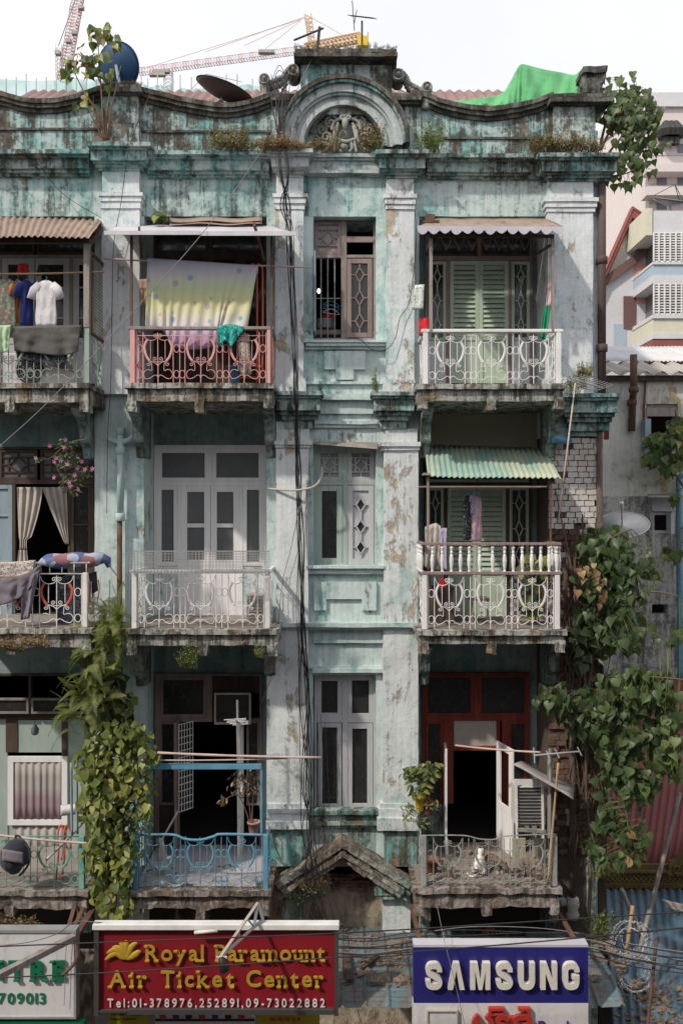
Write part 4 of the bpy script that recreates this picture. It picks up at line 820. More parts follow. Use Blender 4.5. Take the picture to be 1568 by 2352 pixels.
for p, r_ in (((320,524,-1.16),(326,590,-.3)), ((584,515,-1.16),(606,598,-.3))): q = MB(); q.beam(W(*p), W(*r_), .03, .05); q.build('strut', MATS['rust'], a2)
q = MB()
for j in range(2): 
    def fb(a, b, j=j): p = W(390+a*212, 500+j*6+b*9+2*math.sin(a*11+j), -.02-.22*b-.03*j); return p
    q.grid(fb, 24, 2)
q.build('old_sheet', MATS['tin_brown'], a2, True, solid=.006)
a3 = awn('awning', 'brown tin awning with pale scalloped valance above the pale green louvred doors', W(1125, 762, -.8))
q = MB(); q.grid(lambda a, b: W(958+a*334, 521, -1.0).lerp(W(1004+a*252, 502, .0), b)+Vector((0,0,.01*nz((a*7,b*3,5)))), 30, 4); q.build('sheet', MATS['tin_brown'], a3, True, solid=.008)
pts = [(wx(957,-1.02), wz(519,-1.02)), (wx(1293,-1.02), wz(521,-1.02))]; n_ = 13; low = []
for i in range(n_):
    for k in range(7):
        u = 1293-(i+k/7.)*336/n_; low.append((wx(u,-1.02), wz(529+9*math.sin(math.pi*k/7.)+1.5*math.sin(i*2.3),-1.02)))
q = MB(); q.prism(pts+low, -1.03, -1.015); q.build('valance', MATS['lilac_sheet'], a3)
bx(a3, 'post', 'wood_grey', [(986,993,541,762,-.84,-.79),(1266,1272,541,762,-.84,-.79)]); bx(a3, 'beam', 'wood_dark', [(986,1272,538,546,-.86,-.845)])
q = MB(); q.beam(W(1268,560,-.8), W(1222,590,.3), .03, .03); q.build('strut', MATS['rust'], a3); q = MB(); q.beam(W(990,548,-.8), W(978,585,.3), .03, .03); q.build('strut', MATS['rust'], a3)
q = MB(); q.rock(wx(972,-.6), wx(1008,-.6), -.62, -.30, wz(512,-.6), wz(506,-.6), .08, .01); q.rock(wx(978,-.5), wx(998,-.5), -.5, -.35, wz(506,-.5)+.002, wz(492,-.5), .06, .012); q.build('loose_brick', MATS['rust'], a3)
a4 = awn('awning', 'pale green corrugated awning over the second-floor balcony with turned balusters', W(1130, 1252, -.8))
corrugated((wx(982,-.85), -.85, wz(1093,-.85)), (wx(1288,-.85), -.85, wz(1099,-.85)), (wx(974,.35), .35, wz(1022,.35)), (wx(1252,.35), .35, wz(1030,.35)), .077, .013, 6, .02, 9).build('sheet', MATS['tin_green'], a4, True, solid=.003)
bx(a4, 'post', 'wood_grey', [(980,985,1095,1252,-.82,-.78)]); bx(a4, 'post', 'rust', [(1262,1266,1100,1252,-.78,-.75)]); bx(a4, 'beam', 'wood_mauve', [(961,1255,1116,1119,-.80,-.77)])
bx(a4, 'hinge_block', 'wood_grey', [(972,988,1086,1091,-.9,-.7)])
# ------------------------------------------------------------------ pipes
def pipe(name, label, pts, r, mat, joints=(), group=None, n=10):
    t = thing(name, label, 'pipe', Vector(pts[-1]), group); q = MB(); q.tube(pts, r, n); q.build('pipe_run', MATS[mat], t, True)
    for j in joints: q = MB(); j = Vector(j); q.lathe([(r*1.0,-.06),(r*1.35,-.05),(r*1.35,.05),(r*1.0,.06)], j, n); q.build('collar', MATS[mat], t, True)
    return t
pipe('drainpipe', 'dark brown drainpipe down the upper right corner of the turquoise building', [W(1381,392,-.07), W(1381,905,-.07)], .062, 'pipe_brown', [W(1381,598,-.07), W(1381,800,-.07)])
pipe('drainpipe', 'blackened drainpipe beside the bare white brickwork', [W(1376,985,-.05), W(1376,1560,-.05)], .048, 'pipe_brown', [W(1376,1212,-.05)])
t = pipe('drainpipe', 'pale blue painted soil pipe with a T-junction on the pilaster', [W(277,985,-.12), W(277,1188,-.12)], .05, 'pipe_pale', [W(277,1035,-.12), W(277,990,-.12), W(277,1188,-.12)])
q = MB(); q.tube(smooth_line([W(246,1000,-.12), W(255,1010,-.12), W(277,1016,-.12)], 5), .04, 9); q.tube(smooth_line([W(306,1000,-.12), W(298,1010,-.12), W(277,1016,-.12)], 5), .04, 9); q.build('branch', MATS['pipe_pale'], t, True)
pipe('drainpipe', 'brown rusty soil pipe below the pale blue T-junction pipe', [W(275,1190,-.1), W(275,1500,-.1)], .04, 'rust')
pipe('drainpipe', 'reddish brown pipe down the dark brickwork by the climbing fig', [W(1314,1600,-.08), W(1314,2080,-.08)], .045, 'pipe_brown', [W(1314,1900,-.08)])
pipe('hose', 'beige plastic hose poking out of the middle lattice window', smooth_line([W(739,1072,.05), W(738,1095,-.1), W(722,1117,-.25), W(690,1125,-.26), W(660,1126,-.22), W(612,1122,-.1)], 6), .017, 'cream_plastic', n=7)
pipe('cable_conduit', 'thin pale stay pole leaning beside the right balconies', [W(1283,1190,-.75), W(1320,880,-.75)], .012, 'pole_pink', n=7)
# ------------------------------------------------------------------ laundry and other things on the balconies
def loft(m, rings, n=14, mi=0):                  # rings: (x, y, z, rx, ry)
    b = len(m.v); fs = []
    for i, (x, y, z, rx, ry) in enumerate(rings):
        for k in range(n):
            a = 2*math.pi*k/n; f = 1+.35*math.sin(7*a+i*.35)+.25*math.sin(11*a-i*.5)
            m.v.append(Vector((x+rx*math.cos(a), y+ry*math.sin(a)*f, z)))
    for i in range(len(rings)-1):
        for k in range(n): fs.append((b+i*n+k, b+(i+1)*n+k, b+(i+1)*n+(k+1) % n, b+i*n+(k+1) % n))
    fs.append(tuple(b+k for k in range(n))); fs.append(tuple(b+(len(rings)-1)*n+k for k in range(n))[::-1])
    m.f += fs; m.mi += [mi]*len(fs)
def shirt(name, label, u0, u1, v0, v1, y, mat, sleeves=True, cat='shirt', group=None, turn=0, hanger='iron_blue', flare=1.):
    c = W((u0+u1)/2, v0, y); w = (wx(u1,y)-wx(u0,y))/2; h = wz(v0,y)-wz(v1,y); bw_ = w*(.72 if sleeves else 1.)
    t = thing(name, label, cat, c-Vector((0,0,h)), group); q = MB(); X, Y, Z = c
    loft(q, [(X,Y,Z-h*k/14., bw_*(.35 if k == 0 else min(1, .6+.25*k) if k < 2 else (.95+.05*math.sin(k*.7))*(1+(flare-1)*k/14.)), .012+.012*min(k,4)/4.+.004*math.sin(k*1.3)) for k in range(15)], 28)
    if sleeves:
        for s in (-1, 1):
            q.tube([(X+s*bw_*.55,Y,Z-h*.09), (X+s*w*.8,Y,Z-h*.2), (X+s*w*.98,Y,Z-h*.40)], [h*.10, h*.10, h*.105], 9, flat=.4)
    o = q.build('garment', MATS[mat], t, True)
    if turn:
        o.rotation_euler = (0, 0, turn)
    g_ = MB(); g_.tube(smooth_line([(X-bw_*.8,Y,Z-h*.07), (X,Y,Z+.01), (X+bw_*.8,Y,Z-h*.07)], 4), .006, 5); g_.tube(spiral(X, Z+.05, .022, -math.pi/2, .6, 1, 8, Y), .004, 5); g_.build('hanger', MATS[hanger], t)
    return t
def drape(name, label, top, bot, y, mat, folds=7, amp=.03, cat='cloth', nu=30, nv=16, over=True, group=None, sagf=.0, par=None, yslope=0.):
    """cloth hung over a rail: top, bot = [(u, v), ...] left to right"""
    def along(P, a):
        i = min(int(a*(len(P)-1)), len(P)-2); f = a*(len(P)-1)-i; return P[i][0]*(1-f)+P[i+1][0]*f, P[i][1]*(1-f)+P[i+1][1]*f
    top = [(p.x, p.y) for p in smooth_line([(a, b, 0) for a, b in top], 5)]; bot = [(p.x, p.y) for p in smooth_line([(a, b, 0) for a, b in bot], 5)]
    q = MB()
    def fn(a, b):
        u0, v0 = along(top, a); u1, v1 = along(bot, a); s = amp*(.25+.75*b); ph = nz((a*3, b*1.3, len(name)), 1.)*2.5
        yy = y+s*math.sin(a*folds*2*math.pi+ph)+.02*nz((a*5,b*4,3))+yslope*b
        return W(u0+(u1-u0)*b, v0+(v1-v0)*b, yy)
    q.grid(fn, nu, nv)
    if over:
        def fo(a, b):
            p = fn(a, 0); g_ = b*math.pi*.5; return p+Vector((0, .05*math.sin(g_)+.01, .02*math.sin(g_*2)-.16*max(0, b-.45)))
        q.grid(fo, nu, 5)
    o = q.build(name, MATS[mat] if isinstance(mat, str) else mat, par, True, solid=.005)
    if par is None: tag(o, label, cat, group)
    return o
def polething(name, label, p, q_, r, mat, cat='pole'):
    m = MB(); n = 10; m.tube([Vector(p).lerp(Vector(q_), i/n)+Vector((0,0,-.012*math.sin(math.pi*i/n))) for i in range(n+1)], [r*(1+.12*(i % 3 == 0)) for i in range(n+1)], 7); return tag(m.build(name, MATS[mat], None, True), label, cat)
polething('washing_pole', 'bamboo washing pole carrying the T-shirts under the rusty awning', W(-60,629,-.72), W(240,624,-.72), .014, 'bamboo')
shirt('t_shirt', 'white T-shirt with small chest print on the bamboo pole', 72, 141, 645, 749, -.72, 'c_white', cat='shirt')
shirt('t_shirt', 'navy blue T-shirt between the white and orange shirts', 40, 84, 643, 748, -.66, 'c_navy', turn=.6)
shirt('t_shirt', 'orange T-shirt half hidden behind the navy shirt', 28, 54, 643, 742, -.60, 'c_orange', turn=.9)
def printed(name, base, spots, scale=28, base2=None, th=.35):
    m, nt, bs = newmat(name); v = nd(nt, 'TexVoronoi'); v.inputs['Scale'].default_value = scale; nt.links.new(nd(nt, 'NewGeometry').outputs['Position'], v.inputs['Vector'])
    cr = nd(nt, 'ValToRGB'); cr.color_ramp.interpolation = 'CONSTANT'; e = cr.color_ramp.elements; e[0].color = rgba(spots[0]); e[1].color = rgba(spots[-1]); e[1].position = 1./len(spots)*(len(spots)-1)
    for i in range(1, len(spots)-1): x = e.new(i/len(spots)); x.color = rgba(spots[i])
    sp = nd(nt, 'SeparateColor'); nt.links.new(v.outputs['Color'], sp.inputs[0]); nt.links.new(sp.outputs[0], cr.inputs[0])
    c = mixc(nt, ramp(nt, v.outputs['Distance'], th+.08, th), base, cr.outputs[0])
    nt.links.new(c, bs.inputs['Base Color']); bs.inputs['Roughness'].default_value = .9; bs.inputs['Specular IOR Level'].default_value = .1; MATS[name] = m; return m
printed('p_dress', (.14,.17,.12), [(.26,.10,.10),(.30,.25,.19),(.16,.22,.20)], 24, th=.5)
printed('p_teal', (.02,.30,.26), [(.5,.5,.48),(.3,.45,.4)], 30, th=.22)
printed('p_black', (.035,.035,.05), [(.35,.38,.30),(.20,.22,.18)], 45, th=.25)
printed('p_dots', (.035,.035,.045), [(.22,.22,.24),(.15,.15,.17)], 60, th=.3)
printed('p_blue', (.13,.18,.34), [(.48,.49,.54),(.36,.40,.50),(.10,.13,.28),(.15,.2,.4),(.34,.36,.44),(.30,.14,.15)], 8, th=1.6)
printed('p_check', (.50,.44,.40), [(.05,.04,.04),(.06,.05,.05)], 45, th=.3)
printed('p_leaf', (.60,.64,.58), [(.20,.42,.24),(.25,.45,.3)], 22, th=.25)
shirt('dress', 'long patterned green dress at the end of the bamboo pole', -8, 38, 640, 752, -.66, 'p_dress', False, 'dress')
for k, (u, v, c) in enumerate(((52,605,'c_red'),(98,608,'c_black'))): drape('cap', ('small red cloth hanging from the ceiling behind the T-shirts','black cap hanging behind the white T-shirt')[k], [(u-9,v),(u+9,v)], [(u-14,v+26),(u+16,v+20)], -.3, c, 2, .03, 'cap', 8, 6, False)
drape('trousers', 'dark grey trousers spread over the far left balcony rail', [(28,752),(100,750),(186,749)], [(34,806),(70,810),(140,817),(180,808)], -.87, 'c_grey', 3, .025, 'trousers')
drape('skirt', 'dark purple cloth hanging beneath the grey trousers', [(35,800),(100,802),(150,806)], [(40,822),(110,838),(172,856)], -.80, 'c_darkgrey', 3, .02, 'cloth', over=False)
drape('shorts', 'pale mint shorts pegged at the end of the far left rail', [(-25,750),(0,749),(25,748)], [(-20,815),(0,812),(20,806)], -.9, 'c_mint', 2, .025, 'shorts')
def acunit(name, label, c, w, h, d, body='white_plastic', louv=False, fan=True, loc=None):
    t = thing(name, label, 'air conditioner', Vector(c)-Vector((0,0,h/2))); X, Y, Z = c; q = MB()
    q.box(X-w/2, X+w/2, Y, Y+d, Z-h/2, Z+h/2); q.build('case', MATS[body], t, bevel=.015)
    if fan:
        fx = X-w*.12; r = h*.42; q = MB(); q.lathe([(r,-.004),(r*.97,-.012)], (fx,Y,Z), 24, axis=(0,1,0)); q.build('fan_opening', MATS['black'], t)
        q = MB()
        for k in range(1, 7): q.tube([(fx+math.cos(2*math.pi*i/28)*r*k/6, Y-.02, Z+math.sin(2*math.pi*i/28)*r*k/6) for i in range(28)], .0035, 4, closed=True)
        for k in range(14): a = 2*math.pi*k/14; q.tube([(fx+math.cos(a)*r*.18,Y-.022,Z+math.sin(a)*r*.18),(fx+math.cos(a)*r,Y-.022,Z+math.sin(a)*r)], .003, 4)
        q.build('fan_grille', MATS['steel'], t); q = MB(); q.lathe([(r*.2,0),(r*.18,-.02),(0,-.022)], (fx,Y-.015,Z), 16, axis=(0,1,0)); q.build('fan_hub', MATS['white_plastic'], t)
    if louv:
        n = int(h/.045); me = None
        for k in range(n):
            z = Z-h/2+h*(k+.5)/n; s = MB(); s.box(-w*.42, w*.42, -.016, 0, -.010, .010)
            if me is None: o = s.build('louvre', MATS['cream_plastic' if body != 'white_plastic' else 'dark_metal'], t, base=(0,0,0)); me = o.data; o.location = Vector((X,Y,z))-WL[t.name]
            else: inst(me, 'louvre', t, Vector((X,Y,z)))
    return t
acunit('air_conditioner', 'round-grilled air conditioner behind the far left balcony bars', W(90,850,-.55), .98, .48, .3)
acunit('air_conditioner', 'louvred grey air conditioner standing on the white balcony floor', W(586,1404,-.45), .24, .50, .3, 'cream_plastic', True, False)
wac = acunit('air_conditioner', 'boxy window air conditioner in the transom above the open mauve door', W(534,1628,YD-.2), .56, .46, .4, 'wood_dark', False, False)
q = MB(); fr(q, 492, 576, 1592, 1664, YD-.25, .04, 4); q.build('frame', MATS['cream_plastic'], wac); bx(wac, 'louvre', 'dark_metal', [(498,570,1600+k*6,1604+k*6,YD-.22,YD-.2) for k in range(9)])
# bedsheet dyed lilac, yellow and white with printed flowers
m, nt, bs = newmat('bedsheet'); sep = nd(nt, 'SeparateXYZ'); nt.links.new(nd(nt, 'TexCoord').outputs['Object'], sep.inputs[0])
cr = nd(nt, 'ValToRGB'); nt.links.new(mth(nt, 'MULTIPLY', mth(nt, 'ADD', sep.outputs[2], mth(nt, 'MULTIPLY', ntex(nt, 5, 3, .5), .08)), .75), cr.inputs[0]); e = cr.color_ramp.elements
e[0].position = 0; e[0].color = rgba((.50,.26,.47)); e[1].position = 1; e[1].color = rgba((.48,.47,.58))
for p_, c_ in ((.20,(.62,.46,.62)),(.30,(.76,.72,.72)),(.40,(.78,.75,.58)),(.50,(.76,.74,.42)),(.60,(.70,.72,.42)),(.68,(.62,.70,.46)),(.78,(.70,.70,.62)),(.88,(.64,.62,.70))): x = e.new(p_); x.color = rgba(c_)
vo = nd(nt, 'TexVoronoi'); vo.inputs['Scale'].default_value = 7.5; nt.links.new(nd(nt, 'NewGeometry').outputs['Position'], vo.inputs['Vector']); s2 = nd(nt, 'SeparateColor'); nt.links.new(vo.outputs['Color'], s2.inputs[0])
fc = mixc(nt, ramp(nt, s2.outputs[0], .45, .55), (.22,.45,.60), (.62,.40,.50)); f_ = mth(nt, 'MULTIPLY', ramp(nt, vo.outputs['Distance'], .42, .30), mth(nt, 'MULTIPLY', ramp(nt, s2.outputs[1], .45, .5), .8))
c = mixc(nt, f_, cr.outputs[0], fc); c = mixc(nt, mth(nt, 'MULTIPLY', ramp(nt, vo.outputs['Distance'], .16, .1), ramp(nt, s2.outputs[1], .45, .5)), c, (.62,.55,.25)); nt.links.new(c, bs.inputs['Base Color']); bs.inputs['Roughness'].default_value = .9; bs.inputs['Specular IOR Level'].default_value = .1
tr = nd(nt, 'BsdfTranslucent'); nt.links.new(c, tr.inputs[0]); ms = nd(nt, 'MixShader'); ms.inputs[0].default_value = .25; nt.links.new(bs.outputs[0], ms.inputs[1]); nt.links.new(tr.outputs[0], ms.inputs[2]); nt.links.new(ms.outputs[0], nt.nodes['Material Output'].inputs[0]); MATS['bedsheet'] = m
polething('washing_pole', 'thin washing pole holding the flowered bedsheet', W(240,594,-.55), W(714,614,-.55), .012, 'pole_pink')
drape('bedsheet', 'large bedsheet dyed lilac, yellow and white with printed flowers', [(339,594),(460,602),(592,611)], [(334,752),(372,756),(400,795),(440,803),(490,795),(505,765),(568,754)], -.62, 'bedsheet', 11, .020, 'bedsheet', 60, 30, True, None)
drape('scarf', 'teal printed scarf bunched over the pink balcony rail', [(499,752),(528,746),(556,752)], [(501,799),(518,782),(530,797),(545,775),(558,758)], -.88, 'p_teal', 3, .035, 'scarf', 20, 12)
drape('towel', 'orange towel hanging behind the left post of the pink balcony', [(319,642),(340,640)], [(322,705),(336,698)], -.3, 'c_peach', 2, .02, 'towel', 8, 8, False)
t = thing('clothes_rack', 'orange tubular clothes rack on the pink balcony', 'rack', W(590, 880, -.4))
for u in (590, 603): q = MB(); q.tube(smooth_line([W(u,880,-.4), W(u,640,-.4), W(u-4,612,-.4), W(u-12,606,-.4)], 4), .014, 7); q.build('upright', MATS['iron_red'], t, True)
for v in (842, 868): q = MB(); q.tube(smooth_line([W(535,v+12,-.35), W(545,v,-.38), W(603,v,-.4)], 4), .014, 7); q.build('crossbar', MATS['iron_red'], t, True)
drape('blouse', 'lace blouse hanging at the right end of the pink balcony', [(548,775),(572,772)], [(552,862),(578,860)], -.5, 'p_check', 2, .03, 'blouse', 10, 8, False)
drape('poster', 'small white cloth with green leaves tied to the right awning post', [(952,655),(974,653)], [(947,712),(971,710)], -.80, 'p_leaf', 1, .01, 'cloth', 8, 8, False)
drape('flag', 'red cloth tied beside the white scrolled balcony', [(961,731),(985,728)], [(962,770),(984,778)], -.72, 'c_red', 1, .02, 'cloth', 8, 8, False)
drape('towel', 'green towel hanging at the right end of the top right balcony', [(1255,660),(1266,690)], [(1239,776),(1252,781)], -.45, 'c_green', 2, .03, 'towel', 8, 12, False)
drape('towel', 'pale pink towel above the green towel', [(1258,645),(1268,640)], [(1252,708),(1267,700)], -.55, 'c_pink', 1, .02, 'towel', 8, 8, False)
# far left second-floor balcony
q = MB(); a, b = W(100,1290,-.8), W(232,1284,-.62)
L = (b-a).length; ln = [a.lerp(b, i/14)+Vector((0,0,.01*math.sin(i))) for i in range(15)]
q.tube([a+Vector((-.07,0,-.03))]+ln+[b+Vector((.09,.02,-.02)), b+Vector((.11,.02,-.12))], [.02]+[.06,.09,.10,.105,.105,.105,.105,.105,.105,.105,.105,.10,.10,.10,.09]+[.06,.03], 14)
tag(q.build('bolster', MATS['p_blue'], None, True), 'blue and white patterned bolster pillow laid on the balcony rail', 'pillow')
drape('mat', 'brown and checked cloth folded over the far left second-floor rail', [(-20,1296),(30,1294),(80,1290)], [(-20,1332),(30,1334),(74,1326)], -.87, 'p_check', 2, .012, 'cloth')
drape('mat_edge', 'brown hem of the cloth folded over the far left second-floor rail', [(-20,1323),(30,1324),(76,1318)], [(-20,1336),(30,1338),(76,1332)], -.885, 'c_brown', 2, .008, 'cloth', over=False)
drape('shirt', 'grey long-sleeved shirt slung over the second-floor rail', [(-15,1326),(30,1328),(60,1318),(93,1300)], [(-5,1392),(30,1382),(56,1365),(72,1345)], -.90, 'c_slate', 3, .03, 'shirt')
drape('sleeve', 'empty sleeve of the grey shirt hanging down the white bars', [(52,1330),(72,1322),(92,1308)], [(48,1424),(60,1422),(68,1420)], -.90, 'c_slate', 1, .03, 'shirt', 14, 14, False)
shirt('dress', 'black dotted dress hanging inside the white bars', 132, 190, 1322, 1432, -.62, 'p_dots', False, 'dress', hanger='iron_teal', flare=1.1)
drape('sock', 'dark cloth bunched on the end of the second-floor rail', [(204,1318),(222,1312)], [(210,1366),(226,1356)], -.5, 'c_darkgrey', 1, .03, 'cloth', 8, 8, False)
# tied curtains
for s, P_, Q_ in ((0, [(40,1118),(70,1119),(98,1120)], [(46,1262),(52,1264),(62,1264)]), (1, [(98,1120),(125,1119),(154,1118)], [(150,1250),(154,1252),(158,1252)])):
    q = MB()
    def fn(a, b, P_=P_, Q_=Q_, s=s):
        u0 = P_[0][0]+(P_[2][0]-P_[0][0])*a; v0 = 1119; e_ = b**1.6 if s == 0 else b**1.1; u1 = Q_[0][0]+(Q_[2][0]-Q_[0][0])*a
        if s == 0: uu = u0*(1-e_)+u1*e_ if b < .85 else u1
        else: uu = u0*(1-e_)+u1*e_
        return W(uu, v0+(Q_[0][1]-v0)*b, YD+.0+.025*math.sin(a*22+b*2)*(1-.4*b))
    q.grid(fn, 40, 20)
    if s == 0: q.grid(lambda a, b: W(44+18*a+(a-.5)*8*b, 1263+34*b, YD+.02*math.sin(a*16)), 14, 5)
    tag(q.build('curtain', MATS['c_cream'], None, True, solid=.004), ('cream curtain tied back on the left of the dark doorway','cream curtain swept to the right of the dark doorway')[s], 'curtain')
# curtain in the lower left window
m, nt, bs = newmat('net_curtain'); sep = nd(nt, 'SeparateXYZ'); nt.links.new(nd(nt, 'TexCoord').outputs['Object'], sep.inputs[0])
nt.links.new(mixc(nt, ramp(nt, sep.outputs[2], .55, .30), (.36,.33,.31), (.27,.19,.21)), bs.inputs['Base Color']); bs.inputs['Roughness'].default_value = .9; MATS['net_curtain'] = m
q = MB(); q.grid(lambda a, b: W(30+a*112, 1750+b*134, YD-.012+.012*math.sin(a*44+nz((a*8,b,0)))), 60, 4); tag(q.build('curtain', MATS['net_curtain'], None, True, solid=.003), 'pleated pinkish curtain in the white-framed lower left window', 'curtain')
q = MB(); q.grid(lambda a, b: W(34+a*118, 1897+b*110, YD+.02+.015*math.sin(a*40)), 50, 4); tag(q.build('curtain', MATS['net_curtain'], None, True, solid=.003), 'lower pinkish curtain behind the teal balcony bars', 'curtain')
t = thing('lantern', 'small glass lantern hanging above the lower left window', 'lamp', W(81,1688,.3)); q = MB(); q.lathe([(.03,0),(.055,.02),(.06,.09),(.03,.13),(.03,.15)], W(81,1688,.3), 12); q.build('glass', MATS['glass_grey'], t, True); q = MB(); q.tube([W(81,1664,.3)+Vector((0,0,.0)), W(81,1652,.3)], .004, 5); q.build('hook', MATS['black'], t)
# second-floor right balcony
polething('washing_pole', 'thin rail carrying the small clothes under the green awning', W(961,1118,-.5), W(1240,1119,-.5), .010, 'pole_pink')
shirt('shirt', 'black floral blouse under the green corrugated awning', 1060, 1084, 1136, 1240, -.5, 'p_black', False, 'blouse', turn=.7, hanger='iron_teal')
shirt('shirt', 'lilac shirt hanging between the floral and pink ones', 1074, 1096, 1136, 1180, -.47, 'c_lilac', True, 'shirt', turn=.8, hanger='iron_blue')
shirt('shirt', 'pink shirt hanging at the right under the green awning', 1078, 1110, 1140, 1244, -.42, 'c_pink', False, 'shirt', turn=.6, hanger='iron_teal')
t = thing('towel_stand', 'dark stand draped with cream and grey cloths', 'stand', W(1003,1440,-.4)); 
for u in (986, 1026): q = MB(); q.tube([W(u,1440,-.4), W(u,1218,-.4)], .014, 6); q.build('upright', MATS['wood_dark'], t)
q = MB(); q.tube([W(982,1217,-.4), W(1029,1217,-.4)], .016, 6); q.build('crossbar', MATS['wood_dark'], t)
drape('towel', 'cream towel over the dark stand', [(976,1214),(1000,1205),(1012,1212)], [(974,1300),(990,1310),(1010,1305)], -.44, 'c_cream', 3, .03, 'towel'); drape('towel', 'grey towel over the dark stand', [(1008,1216),(1026,1216)], [(1004,1300),(1026,1310)], -.45, 'c_lilac', 2, .02, 'towel')
t = thing('cabinet', 'dark low cabinet behind the bars of the baluster balcony', 'cabinet', W(1008,1440,-.1)); bx(t, 'case', 'wood_dark', [(975,1042,1350,1438,-.2,.2)]); bx(t, 'shelf', 'c_red', [(1010,1026,1330,1349,-.15,0)])
# stool
t = thing('stool', 'small wooden stool on the baluster balcony', 'stool', W(1100,1440,-.1)); bx(t, 'seat', 'wood_mauve', [(1080,1124,1374,1380,-.2,.1)]); bx(t, 'leg', 'wood_mauve', [(1082,1086,1381,1438,-.18,-.14),(1118,1122,1381,1438,-.18,-.14),(1082,1086,1381,1432,.02,.06),(1118,1122,1381,1432,.02,.06)])
# first floor: poles, antenna, backpack
polething('washing_pole', 'long bamboo pole resting across the blue drying frame', W(362,1729,-.85), W(738,1740,-.85), .017, 'pole_pink'); polething('washing_pole', 'shorter bent stick lying on the blue drying frame', W(325,1746,-.88), W(660,1742,-.82), .010, 'pole_pink')
polething('washing_pole', 'pink pole laid along the teal balcony rail beside the backpack', W(-30,1915,-.88), W(217,1938,-.88), .016, 'pole_pink'); polething('washing_pole', 'grey pipe leaning across the teal balcony', W(106,1976,-.85), W(200,1880,-.3), .018, 'steel')
polething('washing_pole', 'bamboo cane leaning on the right first-floor balcony', W(1257,2028,-.86), W(1281,1752,-.86), .016, 'bamboo'); polething('washing_pole', 'pole running from the red doorframe to the balcony antenna', W(1045,1712,-.1), W(1240,1728,-.75), .014, 'pole_pink')
t = thing('backpack', 'black and navy backpack hung on the teal balcony pole', 'backpack', W(40,2005,-.95)); q = MB()
for p, r in ((W(38,1955,-1.0),.17),(W(28,1975,-1.02),.16),(W(48,1968,-1.0),.14),(W(34,1990,-1.0),.11),(W(22,1960,-1.0),.12)): q.lathe([(0,-r),(r*.6,-r*.8),(r*.95,-r*.35),(r,0),(r*.9,r*.45),(r*.55,r*.85),(0,r)], p, 12)
q.build('sack', MATS['c_bag'], t, True, remesh=.02)
q = MB(); q.grid(lambda a, b: W(6+a*48, 1950+b*26+a*8, -1.17-.03*math.sin(math.pi*a)), 10, 4); q.build('flap', MATS['c_slate'], t, True, solid=.01)
q = MB(); q.tube(smooth_line([W(50,1935,-1.0), W(68,1950,-1.05), W(66,1985,-1.05), W(45,2012,-1.05)], 5), .016, 6, flat=.4); q.tube(smooth_line([W(38,1940,-.95), W(36,1920,-.9), W(46,1922,-.9), W(50,1938,-.95)], 5), .012, 6); q.build('strap', MATS['c_bag'], t, True)
t = thing('folding_chair', 'orange-red tubular folding chair leaning on the teal balcony', 'chair', W(140,2030,-.5))
for du in (0, 14): q = MB(); q.tube(smooth_line([W(128+du,2030,-.55), W(135+du,1960,-.5), W(133+du,1920,-.45), W(140+du,1895,-.4), W(150+du,1920,-.42), W(142+du,1975,-.5)], 5), .013, 6); q.build('frame', MATS['iron_red'], t, True)
q = MB(); q.grid(lambda a, b: W(140+a*52, 1850+b*24-a*6, -.5-.05*math.sin(b*3)), 10, 6); q.build('tarpaulin_tmp', MATS['c_white'], None, True, solid=.01); o = bpy.data.objects['tarpaulin_tmp']; o.name = 'tarpaulin'; tag(o, 'crumpled white tarpaulin by the lower left window', 'tarpaulin')
for k, (u, v0, v1) in enumerate(((166,1752,1920),(178,1748,1915))): polething('pole', ('pale blue-grey scaffold tube left of the vines','second scaffold tube nearest the vines')[k], W(u,v1,-.6), W(u-2,v0,-.6), .018, 'wood_blue')
def yagi(name, label, mast0, mast1, boom, els, mat='steel', r=.006):
    """TV antenna: mast, boom (two points), elements [(t, half length)] with direction vector"""
    t = thing(name, label, 'antenna', Vector(mast0)); q = MB(); q.tube([mast0, mast1], r*2.2, 6); q.build('mast', MATS[mat], t)
    b0, b1 = Vector(boom[0]), Vector(boom[1]); q = MB(); q.tube([b0, b1], r*1.6, 5); q.build('boom', MATS[mat], t)
    for k, (f, e) in enumerate(els): q = MB(); c = b0.lerp(b1, f); e = Vector(e); q.tube([c-e, c+e], r, 5); q.build('element', MATS[mat], t)
    return t
yagi('antenna', 'dark comb-shaped TV antenna on the pediment block', W(728,118,.2), W(734,62,.2), (W(676,92,.1), W(742,65,.3)), [(k/8., (0,.12,.07)) for k in range(9)], 'dark_metal', .010)
yagi('antenna', 'slender TV antenna standing behind the pediment in front of the crane', W(831,112,.9), W(831,48,.9), (W(806,36,.9), W(858,42,.9)), [(k/5., (.05,.12,.06)) for k in range(6)]+[(.1,(.02,.2,-.12)),(.2,(.02,.1,.16))], 'dark_metal', .007)
yagi('antenna', 'small TV antenna over the dried plant on the blue balcony', W(548,1880,-.7), W(545,1608,-.7), (W(540,1652,-.95), W(552,1664,-.5)), [(0,(.15,0,.01)),(.25,(.13,0,.01)),(.5,(.15,0,.01)),(.75,(.13,0,.01)),(1,(.11,0,.01))], 'steel', .007)
yagi('antenna', 'TV antenna clamped to the wooden post of the right first-floor balcony', W(1262,1925,-.72), W(1262,1720,-.72), (W(1226,1735,-.9), W(1330,1726,-.7)), [(0,(0,.03,.1)),(.3,(.0,.1,.02)),(.5,(0,.12,.03)),(1,(0,.1,.03))], 'steel', .009)
q = MB(); q.beam(W(1262,1925,-.68), W(1262,1728,-.68), .06, .06); tag(q.build('wooden_post', MATS['wood_grey'], None), 'grey wooden post carrying the balcony antenna', 'post')
